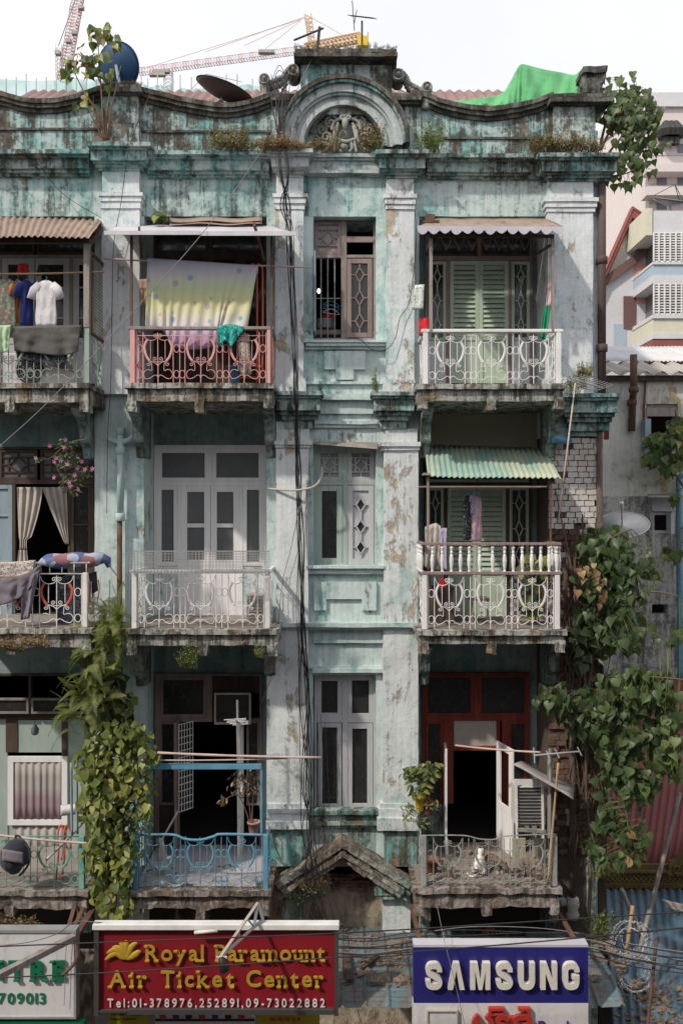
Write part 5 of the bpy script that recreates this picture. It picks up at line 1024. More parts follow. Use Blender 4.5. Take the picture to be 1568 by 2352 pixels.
yagi('antenna', 'TV antenna with many rungs lying on the ledge beside the drainpipe', W(1322,905,-.6), W(1327,868,-.6), (W(1318,872,-.75), W(1384,892,-.45)), [(k/9., (.10,-.16+.02*(k % 2),.03)) for k in range(10)], 'steel', .006)
# air conditioner under its tin cover on the right first-floor balcony
t = acunit('air_conditioner', 'louvred air conditioner under a sloping tin cover on the right first-floor balcony', W(1218,1852,-.6), .42, .56, .35, 'white_plastic', True, False)
for u in (1186, 1246): q = MB(); q.beam(W(u,1925,-.62), W(u-2,1790,-.62), .03, .03); q.build('stand_leg', MATS['iron_white'], t)
q = MB(); q.beam(W(1186,1905,-.62), W(1252,1909,-.62), .06, .04); q.build('stand_shelf', MATS['wood_grey'], t)
tag(corrugated(W(1178,1756,-.95), W(1316,1836,-.95), W(1196,1748,-.2), W(1318,1806,-.2), .6, .004, 3, .02).build('tin_cover', MATS['tin_grey'], None, True, solid=.006), 'bent grey tin sheet sloping over the balcony air conditioner', 'tin sheet')
bx(thing('board', 'weathered board standing below the air conditioner', 'board', W(1200,2010,-.3)), 'plank', 'cream', [(1176,1206,1926,2012,-.3,-.27),(1222,1240,1926,2012,-.3,-.27)])
# flower pots
def pot(label, c, r, h, mat, name='flower_pot'):
    q = MB(); q.lathe([(r*.7,0),(r*.75,.01),(r,h*.85),(r*1.12,h*.86),(r*1.12,h),(r*.95,h),(r*.9,h*.85),(0,h*.82)], c, 14); return tag(q.build(name, MATS[mat], None, True), label, 'pot')
plain('terracotta', (.22,.10,.07), .85, .15); plain('yellow_plastic', (.62,.45,.02), .4, .4); plain('pot_pink', (.42,.24,.22), .8, .2); plain('pot_blue', (.06,.16,.30), .5, .3)
pot('yellow pot with a leafy shrub at the corner of the pilaster base', W(963,1862,-.35), .07, .21, 'yellow_plastic'); pot('brown pot beside the yellow pot', W(982,1868,-.3), .10, .16, 'terracotta')
pot('pink-brown pot at the right end of the blue balcony', W(583,1914,-.62), .085, .17, 'pot_pink'); pot('terracotta pot on the floor of the right first-floor balcony', W(990,2006,-.4), .12, .22, 'terracotta')
pot('blue bucket on the floor of the pink balcony', W(537,880,-.35), .11, .24, 'pot_blue', 'bucket')
t = thing('broom', 'grass broom leaning behind the blue railing', 'broom', W(372,1985,-.4)); q = MB(); q.tube([W(410,1862,-.2), W(374,1925,-.4)], .014, 6); q.build('handle', MATS['steel'], t); q = MB(); q.lathe([(.02,0),(.05,-.15),(.09,-.42)], W(372,1925,-.4), 10); q.build('bristles', MATS['c_cream'], t)
# ------------------------------------------------------------------ two cats on the balcony floor
plain('fur_white', (.72,.69,.65), .9, .1, 0, .12)
m, nt, bs = newmat('fur_tabby'); v = nd(nt, 'TexWave', bands_direction='DIAGONAL'); v.inputs['Scale'].default_value = 14; v.inputs['Distortion'].default_value = 6; nt.links.new(nd(nt, 'NewGeometry').outputs['Position'], v.inputs['Vector'])
c = mixc(nt, ramp(nt, v.outputs['Fac'], .4, .6), (.20,.14,.10), (.07,.05,.04)); sep = nd(nt, 'SeparateXYZ'); nt.links.new(nd(nt, 'TexCoord').outputs['Object'], sep.inputs[0]); c = mixc(nt, ramp(nt, sep.outputs[2], .09, .05), c, (.60,.55,.50)); nt.links.new(c, bs.inputs['Base Color']); bs.inputs['Roughness'].default_value = .95; MATS['fur_tabby'] = m
zfl = wz(2034,BF)+.008
def cat(label, x, y, face, mat, sit=True, s=1.):
    """face: direction the cat looks, in radians about z (0 = +x)"""
    q = MB(); f = Vector((math.cos(face), math.sin(face), 0)); r = Vector((-f.y, f.x, 0)); up = Vector((0,0,1)); o = Vector((x, y, zfl))
    def P(a, b, c): return o+(f*a+r*b+up*c)*s
    def T(pts, rad): q.tube(smooth_line(pts, 3), [rad[min(int(i/3.), len(rad)-1)]*s for i in range((len(pts)-1)*3+1)], 10)
    if sit:
        T([P(-.10,0,.075), P(-.06,0,.12), P(.0,0,.18), P(.045,0,.235)], [.075,.085,.07,.048])           # haunches to shoulders
        q.lathe([(0,-.05*s),(.035*s,-.04*s),(.048*s,0),(.042*s,.03*s),(.02*s,.05*s),(0,.054*s)], P(.075,0,.275), 12)
        q.lathe([(0,-.03*s),(.022*s,-.02*s),(.022*s,.01*s),(0,.025*s)], P(.115,0,.262), 10)
        for b in (-1, 1):
            T([P(.03,b*.035,.19), P(.055,b*.038,.10), P(.065,b*.04,.012), P(.085,b*.04,.010)], [.03,.02,.018,.017]); T([P(-.09,b*.06,.08), P(-.02,b*.075,.055), P(-.03,b*.075,.012), P(.03,b*.075,.012)], [.045,.038,.022,.018])
            q.lathe([(.018*s,0),(.010*s,.025*s),(0,.042*s)], P(.07,b*.03,.312), 8)
        T([P(-.15,0,.03), P(-.19,.04,.02), P(-.17,.11,.018), P(-.10,.15,.018)], [.022,.018,.016,.012])
    else:
        T([P(-.13,0,.15), P(-.06,0,.16), P(.04,0,.155), P(.11,0,.15)], [.058,.066,.062,.05])
        T([P(.10,0,.15), P(.15,0,.15), P(.18,0,.14)], [.045,.038,.035]); q.lathe([(0,-.045*s),(.035*s,-.03*s),(.045*s,0),(.036*s,.03*s),(0,.045*s)], P(.205,0,.135), 12); q.lathe([(0,-.025*s),(.02*s,-.015*s),(.02*s,.01*s),(0,.02*s)], P(.245,0,.12), 10)
        for b in (-1, 1):
            T([P(.09,b*.035,.14), P(.085,b*.037,.075), P(.10,b*.038,.012), P(.12,b*.038,.010)], [.03,.019,.016,.016]); T([P(-.12,b*.035,.14), P(-.085,b*.045,.10), P(-.135,b*.045,.065), P(-.115,b*.045,.012), P(-.095,b*.045,.010)], [.045,.032,.018,.016,.016])
            q.lathe([(.017*s,0),(.010*s,.025*s),(0,.04*s)], P(.195,b*.028,.170), 8)
        T([P(-.17,0,.16), P(-.22,.02,.12), P(-.25,.03,.06), P(-.29,.03,.03)], [.02,.017,.015,.011])
    return tag(q.build('cat', MATS[mat], None, True, remesh=.009), label, 'cat')
cat('white cat sitting hunched on the right first-floor balcony floor', wx(1100,-.42), -.42, R(65), 'fur_white', True, 1.0)
cat('brown tabby cat with white paws standing beside the white cat', wx(1136,-.36), -.36, R(-60), 'fur_tabby', False, 1.05)
# lumps of rubbish on the balcony floor
RUB = ('low grey heap of rubbish by the left open leaf of the cats\' doorway','rubbish heap in the doorway behind the white cat','largest rubbish heap below the balcony air conditioner','rubbish heap at the foot of the bamboo cane','small lump of rubbish beside the weathered board','small lump of rubbish near the terracotta pot')
for k, (u, yy, s) in enumerate(((1010,-.3,.10),(1075,.2,.12),(1215,-.4,.13),(1238,-.55,.12),(1190,-.5,.07),(1030,-.55,.08))):
    q = MB(); x = wx(u,yy); q.rock(x-s, x+s, yy-s*.8, yy+s*.8, zfl, zfl+s*1.3, .05, s*.35, 9, 0, k); tag(q.build('rubbish', MATS['debris'], None), RUB[k], 'rubbish', 'rubbish heaps on the cats\' balcony')
# objects inside the barred window
t = thing('cooking_pot', 'steel cooking pot behind the barred window', 'cooking pot', W(745,756,.45)); q = MB(); q.lathe([(.12,0),(.13,.02),(.14,.13),(.15,.135),(.14,.14)], W(748,756,.45), 16); q.build('bowl', MATS['steel'], t, True)
bx(t, 'shelf', 'wood_mauve', [(722,782,757,768,.35,.7)]); drape('cloth', 'red cloth heaped above the steel cooking pot', [(742,722),(766,720)], [(740,740),(768,742)], .5, 'c_red', 2, .03, 'cloth', 8, 6, False)
t = thing('hanger_bundle', 'bundle of blue and white hangers behind the window bars', 'hanger', W(760,720,.4))
for k, (v, m_) in enumerate(((698,'iron_blue'),(706,'iron_blue'),(716,'iron_white'))): q = MB(); q.tube(smooth_line([W(742,v,.4), W(762,v-6,.38), W(780,v+6,.4), W(760,v+4,.41), W(742,v+2,.4)], 4), .006, 5); q.build('hanger', MATS[m_], t)
m, nt, bs = newmat('lit_bulb'); bs.inputs['Emission Color'].default_value = (1,.97,.9,1); bs.inputs['Emission Strength'].default_value = 3; MATS['lit_bulb'] = m
q = MB(); q.lathe([(0,0),(.02,.01),(.025,.04),(.016,.07)], W(732,674,.9), 10); tag(q.build('light_bulb', MATS['lit_bulb'], None, True), 'small lit white bulb inside the barred window', 'bulb')
# ------------------------------------------------------------------ satellite dishes
def dish(name, label, c, r, aim, mat, depth=.16, mast=None, arm=True, n=28, mast_mat='steel'):
    t = thing(name, label, 'satellite dish', Vector(mast or c)); c = Vector(c); ax = Vector(aim).normalized(); q = MB()
    q.lathe([(r*k/7., -depth*(1-(k/7.)**2)) for k in range(8)], c, n, axis=ax); q.build('reflector', MATS[mat], t, True, solid=.012)
    q = MB(); s = ax.orthogonal().normalized(); s2 = ax.cross(s); q.tube([c+(s*math.cos(2*math.pi*i/n)+s2*math.sin(2*math.pi*i/n))*r for i in range(n)], .009, 5, closed=True); q.build('rim', MATS[mat], t, True)
    if arm: 
        q = MB(); f = c+ax*r*.85; q.tube([c-Vector((0,0,1))*r*.9, f], .012, 6); q.build('feed_arm', MATS[mast_mat], t); q = MB(); q.lathe([(.03,-.05),(.035,.05),(.0,.06)], f, 10, axis=ax); q.build('receiver', MATS['white_plastic'], t)
    if mast: q = MB(); q.tube([mast, c-ax*depth], .025, 7); q.build('mast', MATS[mast_mat], t)
    return t
plain('dish_blue', (.012,.055,.14), .5, .35, 0, .2)
dd = dish('satellite_dish', 'dark blue satellite dish seen from behind on the left parapet pier', W(273,152,.35), .335, (.25,.93,.35), 'dish_blue', .08, W(275,196,.2), True, 32, 'wood_blue')
dish('satellite_dish', 'large dark satellite dish lying tilted on the roof behind the parapet', W(516,206,3.4), .55, (.30,-.12,.9), 'dark_metal', .15, W(508,232,3.4), False)
q = MB(); q.tube([W(468,200,3.6), W(474,170,3.6)], .012, 6); q.tube([W(474,170,3.6), W(556,188,3.4)], .006, 5); q.tube([W(474,170,3.6), W(440,205,3.4)], .006, 5); q.build('feed_support', MATS['steel'], bpy.data.objects['satellite_dish.001'])
dish('satellite_dish', 'white oval satellite dish above the climbing fig', W(1428,1205,1.2), .42, (-.15,-.38,.75), 'white_plastic', .09, W(1390,1240,1.0), True)
# ------------------------------------------------------------------ green tarpaulin on the roof edge
cloth('tarp_green', (.14,.43,.19), (.10,.34,.15)); q = MB()
prof = smooth_line([(975,234,0),(1040,232,0),(1080,228,0),(1110,224,0),(1150,216,0),(1170,190,0),(1186,160,0),(1196,148,0),(1215,151,0),(1250,160,0),(1290,167,0),(1318,172,0),(1334,160,0),(1345,157,0)], 5)
def ft(a, b):
    i = min(int(a*(len(prof)-1)), len(prof)-2); f = a*(len(prof)-1)-i; p = prof[i].lerp(prof[i+1], f); y_ = .42+.35*abs(b) ; v = p.y+(268-p.y)*max(0, 1-b*1.6) if b < .625 else p.y
    return W(p.x, v, .36+.5*b+.05*math.sin(a*46+b*5+2*nz((a*5,b*2,1)))*(1-.6*b)+.03*math.sin(a*90-b*9)*(1-b)+.07*nz((a*9,b*4,2)))
q.grid(ft, 90, 14); q.grid(lambda a, b: ft(a, 1)+Vector((0, 1.6*b, -.9*b)), 90, 4)
tag(q.build('tarpaulin', MATS['tarp_green'], None, True, solid=.006), 'bright green tarpaulin draped over the roof edge behind the parapet', 'tarpaulin')
# ------------------------------------------------------------------ lettering
GL = {}
def glyphs(chars, key, off, ext):
    """meshes of single letters from the built-in font: x from 0, baseline at z = 0, capital height 1, facing -y"""
    obs = []
    for ch in sorted(set(chars)|{'H'}):
        if ch == ' ' or (key, ch) in GL: continue
        c = bpy.data.curves.new('glyph', 'FONT'); c.body = ch; c.size = 1.; c.offset = off; c.extrude = ext; c.resolution_u = 5; o = bpy.data.objects.new('glyph', c); col.objects.link(o); obs.append((ch, o))
    dg = bpy.context.evaluated_depsgraph_get(); dg.update(); raw = {}
    for ch, o in obs: raw[ch] = bpy.data.meshes.new_from_object(o.evaluated_get(dg))
    for ch, o in obs: c = o.data; bpy.data.objects.remove(o); bpy.data.curves.remove(c)
    hs = [v.co.y for v in raw['H'].vertices]; h = max(hs)-min(hs); b0 = min(hs)
    for ch, me in raw.items():
        if not me.vertices: continue
        x0 = min(v.co.x for v in me.vertices); x1 = max(v.co.x for v in me.vertices); z1 = max(v.co.y for v in me.vertices)
        for v in me.vertices: v.co = Vector(((v.co.x-x0)/h, -v.co.z, (v.co.y-b0)/h))
        me.materials.clear(); me.materials.append(None)
        GL[(key, ch)] = (me, (x1-x0)/h, (z1-b0)/h)
SER = {'R':['b.14','b.88','t.10'],'P':['b.18','t.12'],'y':['T.1','T.9'],'l':['b.5'],'r':['b.22','T.1'],'m':['b.08','b.5','b.92','T.06'],'u':['T.08','T.8','b.95'],'n':['b.12','b.88','T.08'],'t':['b.75'],'a':['b.98'],
    'A':['b.08','b.92'],'i':['b.5','x.3'],'T':['b.5'],'k':['b.14','b.9','t.1'],'N':['b.1','t.1','t.9'],'E':['t.08','b.08'],'C':[],'c':[],'e':[],'o':[]}
def lettering(par, text, key, u0, u1, vb, cap, y, mat, depth=.03, squash=1., name='letter', gap=None, italic=0, serif=False):
    hgt = cap*(D+y)/D/S; x0, x1 = wx(u0,y), wx(u1,y); ws = [(.30 if ch == ' ' else GL[(key,ch)][1])*hgt*squash for ch in text]
    g = (x1-x0-sum(ws))/max(1, len(text)-1) if gap is None else gap*hgt; x = x0; z = wz(vb,y)
    for ch, w in zip(text, ws):
        if ch != ' ':
            me, ww, top = GL[(key,ch)]; o = inst(me, name, par, Vector((x, y, z)), None, (hgt*squash, hgt, hgt))
            o.material_slots[0].link = 'OBJECT'; o.material_slots[0].material = MATS[mat]
            if serif and SER.get(ch):
                q = MB(); sw, sh = hgt*.135, hgt*.04
                for s in SER[ch]:
                    k, f = s[0], float(s[1:]); cx = x+w*f; xh = .74 if k == 'x' else top; ya = y-depth-.003; yb_ = y+.0
                    if k == 'b': q.box(cx-sw, cx+sw, ya, yb_, z-sh*.2, z+sh*2)
                    elif k in 'tTx': zt = z+hgt*xh; q.box(cx-sw*1.15, cx+sw*.55, ya, yb_, zt-sh*2, zt+sh*.2)
                    elif k == 'd': zt = z+hgt*top; q.box(cx-sh, cx+sh, ya, yb_, zt-hgt*.3, zt)
                    elif k == 'u': q.box(cx-sh, cx+sh, ya, yb_, z, z+hgt*.3)
                stuff(q.build('serif', MATS[mat], par))
        x += w+g
glyphs('RoyalPmuntAiTckeCr', 'bold', .016, .035); glyphs('NTRE', 'heavy', .045, .05); glyphs('Tel:01-378976,252891,09-73022882', 'num', .012, .04); glyphs('709013', 'plain', .02, .02)
glyphs('SKYNETDTHTour Guides (All Languages)Passport ApplicationPandaAIR CONDITION', 'small', .012, .012); glyphs('ပနဒတသကရမ', 'burmese', .03, .08)
def signmat(name, c, rough=.4, dirt=.5): return worn(name, c, (c[0]*.9, c[1]*.9, c[2]*.9), (c[0]*.4+.03, c[1]*.4+.028, c[2]*.4+.025), (.50,.70), 3., (1.6,1.6,.2), rough, .4, 0, 3, dirt)
signmat('sign_red', (.23,.012,.020)); signmat('sign_gold', (.42,.27,.03), .4); signmat('sign_white', (.62,.61,.61)); signmat('sign_green', (.008,.15,.065)); signmat('sign_blue', (.022,.020,.16)); signmat('sign_letter', (.64,.61,.56)); signmat('sign_yellow', (.42,.36,.02)); signmat('sign_red2', (.42,.04,.03)); signmat('sign_purple', (.06,.03,.20)); signmat('sign_frame', (.06,.055,.055))
# ------------------------------------------------------------------ red ticket-office sign
ys = -1.75
sg = thing('shop_sign', 'red signboard with raised gold letters reading Royal Paramount Air Ticket Center', 'sign', W(497,2330,ys))
bx(sg, 'board', 'sign_red', [(227,768,2136,2328,ys,ys+.12)]); bx(sg, 'top_cap', 'iron_white', [(212,779,2124,2137.5,ys-.07,ys+.06)], .01)
bx(sg, 'frame', 'sign_frame', [(216,227,2138,2334,ys-.05,ys+.14),(768,777,2138,2334,ys-.05,ys+.14),(228,291,2322,2327,ys-.05,ys-.004),(292,767,2320,2331,ys-.06,ys-.004)])
yl = ys-.035
lettering(sg, 'Royal', 'bold', 335, 468, 2206.5, 36, yl, 'sign_gold', serif=True); lettering(sg, 'Paramount', 'bold', 495, 746, 2206.5, 36, yl, 'sign_gold', serif=True)
lettering(sg, 'Air', 'bold', 251, 338, 2266.5, 37, yl, 'sign_gold', serif=True); lettering(sg, 'Ticket', 'bold', 370, 538, 2266.5, 37, yl, 'sign_gold', serif=True); lettering(sg, 'Center', 'bold', 566, 743, 2266.5, 37, yl, 'sign_gold', serif=True)
lettering(sg, 'Tel:01-378976,252891,09-73022882', 'num', 247, 746, 2313.5, 19.5, yl+.015, 'sign_white', squash=.86)
for k, (a0, tipu, tipv, bu, bv) in enumerate(((0,242,2205,268,2190),(1,246,2190,268,2182),(2,258,2177,276,2180),(3,274,2165,282,2172),(4,291,2160,290,2172),(5,316,2166,300,2178),(6,324,2186,312,2192))):
    q = MB(); c = W(290,2202,yl); t_ = W(tipu,tipv,yl); mi = W(bu,bv,yl); ln = smooth_line([c, c.lerp(mi,.5)+Vector((0,0,-.01)), mi, mi.lerp(t_,.55)+Vector((0,0,.012)), t_], 5)
    q.tube(ln, [.012+.03*math.sin(math.pi*min(1,(i+2)/(len(ln)+1)))**1.2 for i in range(len(ln))], 6, flat=.35); q.build('flame_emblem', MATS['sign_gold'], sg, True)
q = MB(); q.tube([W(447,2142,ys-.12), W(500,2137.5,ys-.14)], .022, 8); q.build('tube_lamp', MATS['white_plastic'], sg, True)
# ------------------------------------------------------------------ blue and white phone-shop sign
sm = thing('shop_sign', 'blue and white signboard with thick white letters reading SAMSUNG', 'sign', W(1149,2420,ys))
bx(sm, 'board', 'sign_blue', [(949.5,1349.5,2176,2304,ys,ys+.15)]); bx(sm, 'lower_board', 'sign_white', [(948,1350,2304.5,2425,ys-.004,ys+.152)]); bx(sm, 'top_edge', 'lilac_sheet', [(949,1350,2170,2175.5,ys+.004,ys+.17)])
def stroke(path, w):
    P = [Vector((x, 0, z)) for x, z in path]; P = smooth_line(P, 5); a = []; b = []
    for i, p in enumerate(P):
        t_ = (P[min(i+1,len(P)-1)]-P[max(i-1,0)]).normalized(); n_ = Vector((-t_.z, 0, t_.x))*(w/2); a.append((p.x+n_.x, p.z+n_.z)); b.append((p.x-n_.x, p.z-n_.z))
    return a+b[::-1]
SAM = {'S': [stroke([(.62,.66),(.61,.78),(.52,.875),(.37,.89),(.2,.865),(.125,.76),(.14,.65),(.25,.57),(.5,.44),(.615,.34),(.625,.23),(.54,.135),(.37,.11),(.2,.14),(.12,.23),(.115,.35)], .225)],
    'A': [[(0,0),(.24,1),(.5,1),(.74,0),(.52,0),(.37,.74),(.22,0)]], 'M': [[(0,0),(0,1),(.32,1),(.44,.38),(.56,1),(.88,1),(.88,0),(.67,0),(.67,.72),(.52,0),(.36,0),(.21,.72),(.21,0)]],
    'U': [stroke([(.115,1),(.115,.6),(.118,.3),(.19,.15),(.365,.11),(.54,.15),(.612,.3),(.615,.6),(.615,1)], .23)], 'N': [[(0,0),(0,1),(.27,1),(.52,.40),(.52,1),(.73,1),(.73,0),(.47,0),(.21,.62),(.21,0)]],
    'G': [stroke([(.62,.66),(.61,.78),(.53,.87),(.37,.89),(.2,.86),(.118,.72),(.115,.5),(.118,.28),(.2,.14),(.37,.11),(.53,.14),(.60,.24),(.615,.46)], .225), [(.40,.40),(.40,.54),(.727,.54),(.727,.40)]]}
SW = {'S':.74,'A':.74,'M':.88,'U':.73,'N':.73,'G':.74}; hL = 61*(D+ys)/D/S; xs_ = wx(977,ys-.08); gap_ = (wx(1331,ys-.08)-xs_-sum(SW[c] for c in 'SAMSUNG')*hL*.84)/6.
for ch in 'SAMSUNG':
    q = MB()
    for k, pl in enumerate(SAM[ch]): q.prism([(xs_+x*hL*.84, wz(2275,ys-.08)+z*hL) for x, z in pl], ys-.07-.003*k, ys-.002)
    q.build('letter', MATS['sign_letter'], sm); xs_ += SW[ch]*hL*.84+gap_
q = MB(); fr(q, 980, 1051, 2322, 2420, ys-.05, .05, 3); q.build('badge_frame', MATS['cream_plastic'], sm); bx(sm, 'badge_panel', 'sign_white', [(983,1048,2325,2420,ys-.03,ys-.006)])
for ch_, u0_, u1_ in (('ပ',1082,1122),('န',1126,1170),('ဒ',1172,1216)):
    if ('burmese',ch_) in GL: lettering(sm, ch_, 'burmese', u0_, u1_, 2380, 62, ys-.05, 'sign_red2')
for (u0_,u1_,v0_,v1_) in ((1122,1158,2317,2323),(1122,1128,2324,2334),(1128,1158,2330,2334),(1190,1218,2317,2323),(1210,1218,2323.5,2345),(1165,1209,2338,2345)): bx(sm, 'letter_stroke', 'sign_red2', [(u0_,u1_,v0_,v1_,ys-.07,ys-.006)])
lettering(sm, 'Panda', 'small', 1235, 1322, 2372, 27, ys-.03, 'sign_purple')
# ------------------------------------------------------------------ white sign with green letters
sc = thing('shop_sign', 'white signboard with green letters ending in NTRE and the number 709013', 'sign', W(20,2345,ys))
bx(sc, 'board', 'sign_white', [(-160,170,2143,2336,ys,ys+.12)]); bx(sc, 'frame', 'steel', [(-160,175,2137,2143,ys-.02,ys+.13),(170.5,175,2143.5,2341,ys-.02,ys+.13),(-160,170,2336.5,2341,ys-.02,ys+.13)]); bx(sc, 'lower_board', 'sign_green', [(-160,195,2345,2420,ys+.02,ys+.1)])
lettering(sc, 'NTRE', 'heavy', -34, 150, 2252, 46, ys-.025, 'sign_green', serif=True); lettering(sc, '709013', 'plain', -4, 105, 2306, 25, ys-.012, 'sign_green')
# small boards under the red sign
for nm, lab, r, m_ in (('notice_board','yellow notice board listing Tour Guides and Passport Application',(250,340,2328,2430,ys+.35,ys+.4),'sign_yellow'),('notice_board','white notice board with airline marks under the red sign',(356,585,2328,2430,ys+.35,ys+.4),'sign_white'),('notice_board','yellow notice board with round red script under the red sign',(592,734,2330,2430,ys+.35,ys+.4),'sign_yellow')):
    t = thing(nm, lab, 'sign', W((r[0]+r[1])/2,2430,r[4])); bx(t, 'board', m_, [r])
    if 'Tour' in lab: lettering(t, 'Tour Guides (All Languages)', 'small', 254, 330, 2332.5, 5.5, ys+.345, 'black'); lettering(t, 'Passport Application', 'small', 254, 314, 2343, 5.5, ys+.345, 'black')
    elif 'airline' in lab:
        for k in range(7): q = MB(); q.lathe([(.045,0),(.04,-.008),(0,-.01)], W(374+k*30,2334,ys+.345), 14, axis=(0,1,0)); q.build('airline_mark', MATS[('sign_red2','sign_purple','black')[k % 3]], t)
        bx(t, 'divider', 'black', [(356,585,2341,2346,ys+.34,ys+.349)])
    else:
        if ('burmese','တ') in GL: lettering(t, 'တသကရမ', 'burmese', 620, 690, 2345, 9, ys+.34, 'sign_red2')
t = thing('shop_sign', 'dim sign reading AIR CONDITION in the shadow under the right balcony', 'sign', W(1144,2150,-.1)); bx(t, 'board', 'interior', [(1092,1206,2118,2150,-.1,-.05)]); lettering(t, 'AIR CONDITION', 'small', 1106, 1196, 2146, 8, -.103, 'sign_yellow')
q = MB(); q.prism([(wx(1112,-.1),wz(2136,-.1)),(wx(1138,-.1),wz(2136,-.1)),(wx(1125,-.1),wz(2122,-.1))], -.108, -.102); q.build('triangle_mark', MATS['sign_red2'], t)
# satellite dish print
for ch_, key_, u0_, u1_, vb_, cap_, m_ in (('SKY','small',262,283,138,8,'black'),('DTH','small',268,290,150,6.5,'black')):
    lettering(dd, ch_, key_, u0_, u1_, vb_, cap_, .30, m_)
bx(dd, 'red_label', 'sign_red2', [(285,303,131,144,.300,.306)]); lettering(dd, 'NET', 'small', 286.5, 301.5, 141, 7, .296, 'sign_white')
# ------------------------------------------------------------------ sign stays and lamp arm
def stay(label, p, q_, w=.05, mat='rust', name='sign_stay', cat='stay'):
    m = MB(); m.beam(p, q_, w, w*.5); return tag(m.build(name, MATS[mat], None), label, cat)
stay('rusty steel stay rising from the white sign beside the vines', W(152,2150,-1.6), W(178,2060,-.6)); stay('second rusty stay above the corner of the white sign', W(160,2152,-1.6), W(205,2058,-.5)); stay('broad rusty angle iron above the corner of the white sign', W(174,2150,-1.65), W(226,2070,-.4), .08)
stay('rusty stay holding the left end of the blue sign', W(968,2178,-1.6), W(944,2078,-.2), .06); stay('rusty stay holding the right end of the blue sign', W(1328,2175,-1.6), W(1284,2098,-.4), .06)
t = thing('lamp_arm', 'old wooden arm reaching out across the white sign', 'arm', W(170,2150,-1.7)); q = MB(); q.beam(W(172,2152,-1.8), W(-40,2260,-2.6), .085, .07); q.build('pole', MATS['wood_grey'], t); q = MB(); q.tube(smooth_line([W(172,2155,-1.8), W(178,2195,-1.9), W(165,2220,-1.95), W(142,2241,-2.0)], 6), .022, 7); q.build('hook', MATS['rust'], t, True)
t = thing('lamp_arm', 'triangular steel lamp arm with a dark spotlight in front of the red sign', 'lamp', W(590,2073,-1.7))
P = [W(592,2074,-1.7), W(604,2112,-1.75), W(505,2200,-2.6), W(596,2118,-1.8)]
for i, (a, b) in enumerate(((P[0],P[2]),(P[3],P[2]),(P[0],P[1]),(P[1],P[3]),(P[0].lerp(P[2],.3),P[3].lerp(P[2],.15)),(P[0].lerp(P[2],.55),P[3].lerp(P[2],.5)),(P[3].lerp(P[2],.15),P[0].lerp(P[2],.0)))): q = MB(); q.beam(a, b, .035, .02); q.build('strut', MATS['cream_plastic' if i < 2 else 'steel'], t)
q = MB(); c = W(512,2212,-2.62); q.lathe([(.02,.07),(.04,.05),(.055,-.02),(.065,-.09),(.05,-.1),(0,-.08)], c, 12, axis=(-.25,.1,1)); q.build('spotlight', MATS['black'], t, True); q = MB(); q.tube([W(497,2199,-2.6), W(522,2199,-2.6)], .018, 6); q.build('clamp', MATS['cream_plastic'], t)
# ------------------------------------------------------------------ ribbed blue awning over the pavement, with rubble
def ribbed(x0, x1, zb, yb, zf, yf, rib=.30):
    m = MB(); n = int((x1-x0)/rib*8); xs = [x0+(x1-x0)*i/n for i in range(n+1)]
    def fn(a, b):
        x = x0+(x1-x0)*a; ph = (x/rib) % 1; h = .03 if ph < .14 else 0; e = max(0, b-.72)/.28
        p = Vector((x, yb+(yf-yb)*b, zb+(zf-zb)*b-.10*e*e+h)); p.z += .006*math.sin(b*150) if b > .72 and h == 0 else 0; p.z += .02*nz((x*1.5,b*3,4)); return p
    m.grid(fn, n, 60); return m
aw = awn('street_awning', 'pale blue ribbed metal awning strewn with rubble between the red and blue signs', W(1080,2310,-1.6))
ribbed(wx(766,-1.5), wx(1440,-1.5)-.05, wz(2128,.15), .15, wz(2296,-1.55), -1.55).build('sheet', MATS['tin_aqua'], aw, False, solid=.004)
def awz(y_): b = (.15-y_)/1.7; return wz(2128,.15)+(wz(2296,-1.55)-wz(2128,.15))*b
def rubble(u, y_, s, seed, label, name='rubble', base=None, mat='debris', flat=.5):
    q = MB(); x = wx(u,y_); z = (awz(y_) if base is None else base)
    q.rock(x-s, x+s, y_-s*.7, y_+s*.7, z-s*.1, z+s*flat, s*.45, s*.4, 4/s*.3, 0, seed); return tag(q.build(name, MATS[mat], None), label, 'rubble', label[:40])
rr = random.Random(5)
for k in range(46): u = rr.choice((rr.uniform(785,940), rr.uniform(785,940), rr.uniform(1356,1425))); rubble(u, -.15-rr.random()**1.3*1.1, rr.uniform(.03,.10), k, 'broken lump of plaster lying on the blue ribbed awning')
for k, (u0_, y0_, u1_, y1_) in enumerate(((792,-.6,804,-1.25),(830,-1.0,868,-.7))): q = MB(); q.beam(Vector((wx(u0_,y0_), y0_, awz(y0_)+.06)), Vector((wx(u1_,y1_), y1_, awz(y1_)+.06)), .10-.04*k, .05); tag(q.build('plank', MATS['wood_dark'], None), ('rotten plank lying down the slope of the blue awning','short broken batten lying across the blue awning')[k], 'plank')
gr = MB()
for k in range(420):
    y_ = -.1-rr.random()**1.5*1.3; x = wx(rr.uniform(778,946) if k % 4 else rr.uniform(1354,1430), y_); s_ = rr.uniform(.006,.028); c = Vector((x, y_, awz(y_)+.012)); vs_ = [c+Vector((rr.uniform(-1,1), rr.uniform(-1,1), rr.uniform(-.2,.9)))*s_ for _ in range(5)]
    gr.add(vs_, [(0,1,2),(0,2,3),(0,3,4),(1,2,4),(2,3,4),(0,1,4)])
o = stuff(gr.build('grit', MATS['debris'], None)); tag(o, 'scattered plaster grit and dry leaves on the blue ribbed awning', 'grit')
# gap between the signs
q = MB(); q.grid(lambda a, b: W(178+a*40, 2180+b*170, -1.1+.08*nz((a*4,b*5,2))), 12, 24); tag(q.build('torn_sheet', MATS['debris'], None, True, solid=.01), 'torn dirty sheet stuffed between the white and red signs', 'sheet')
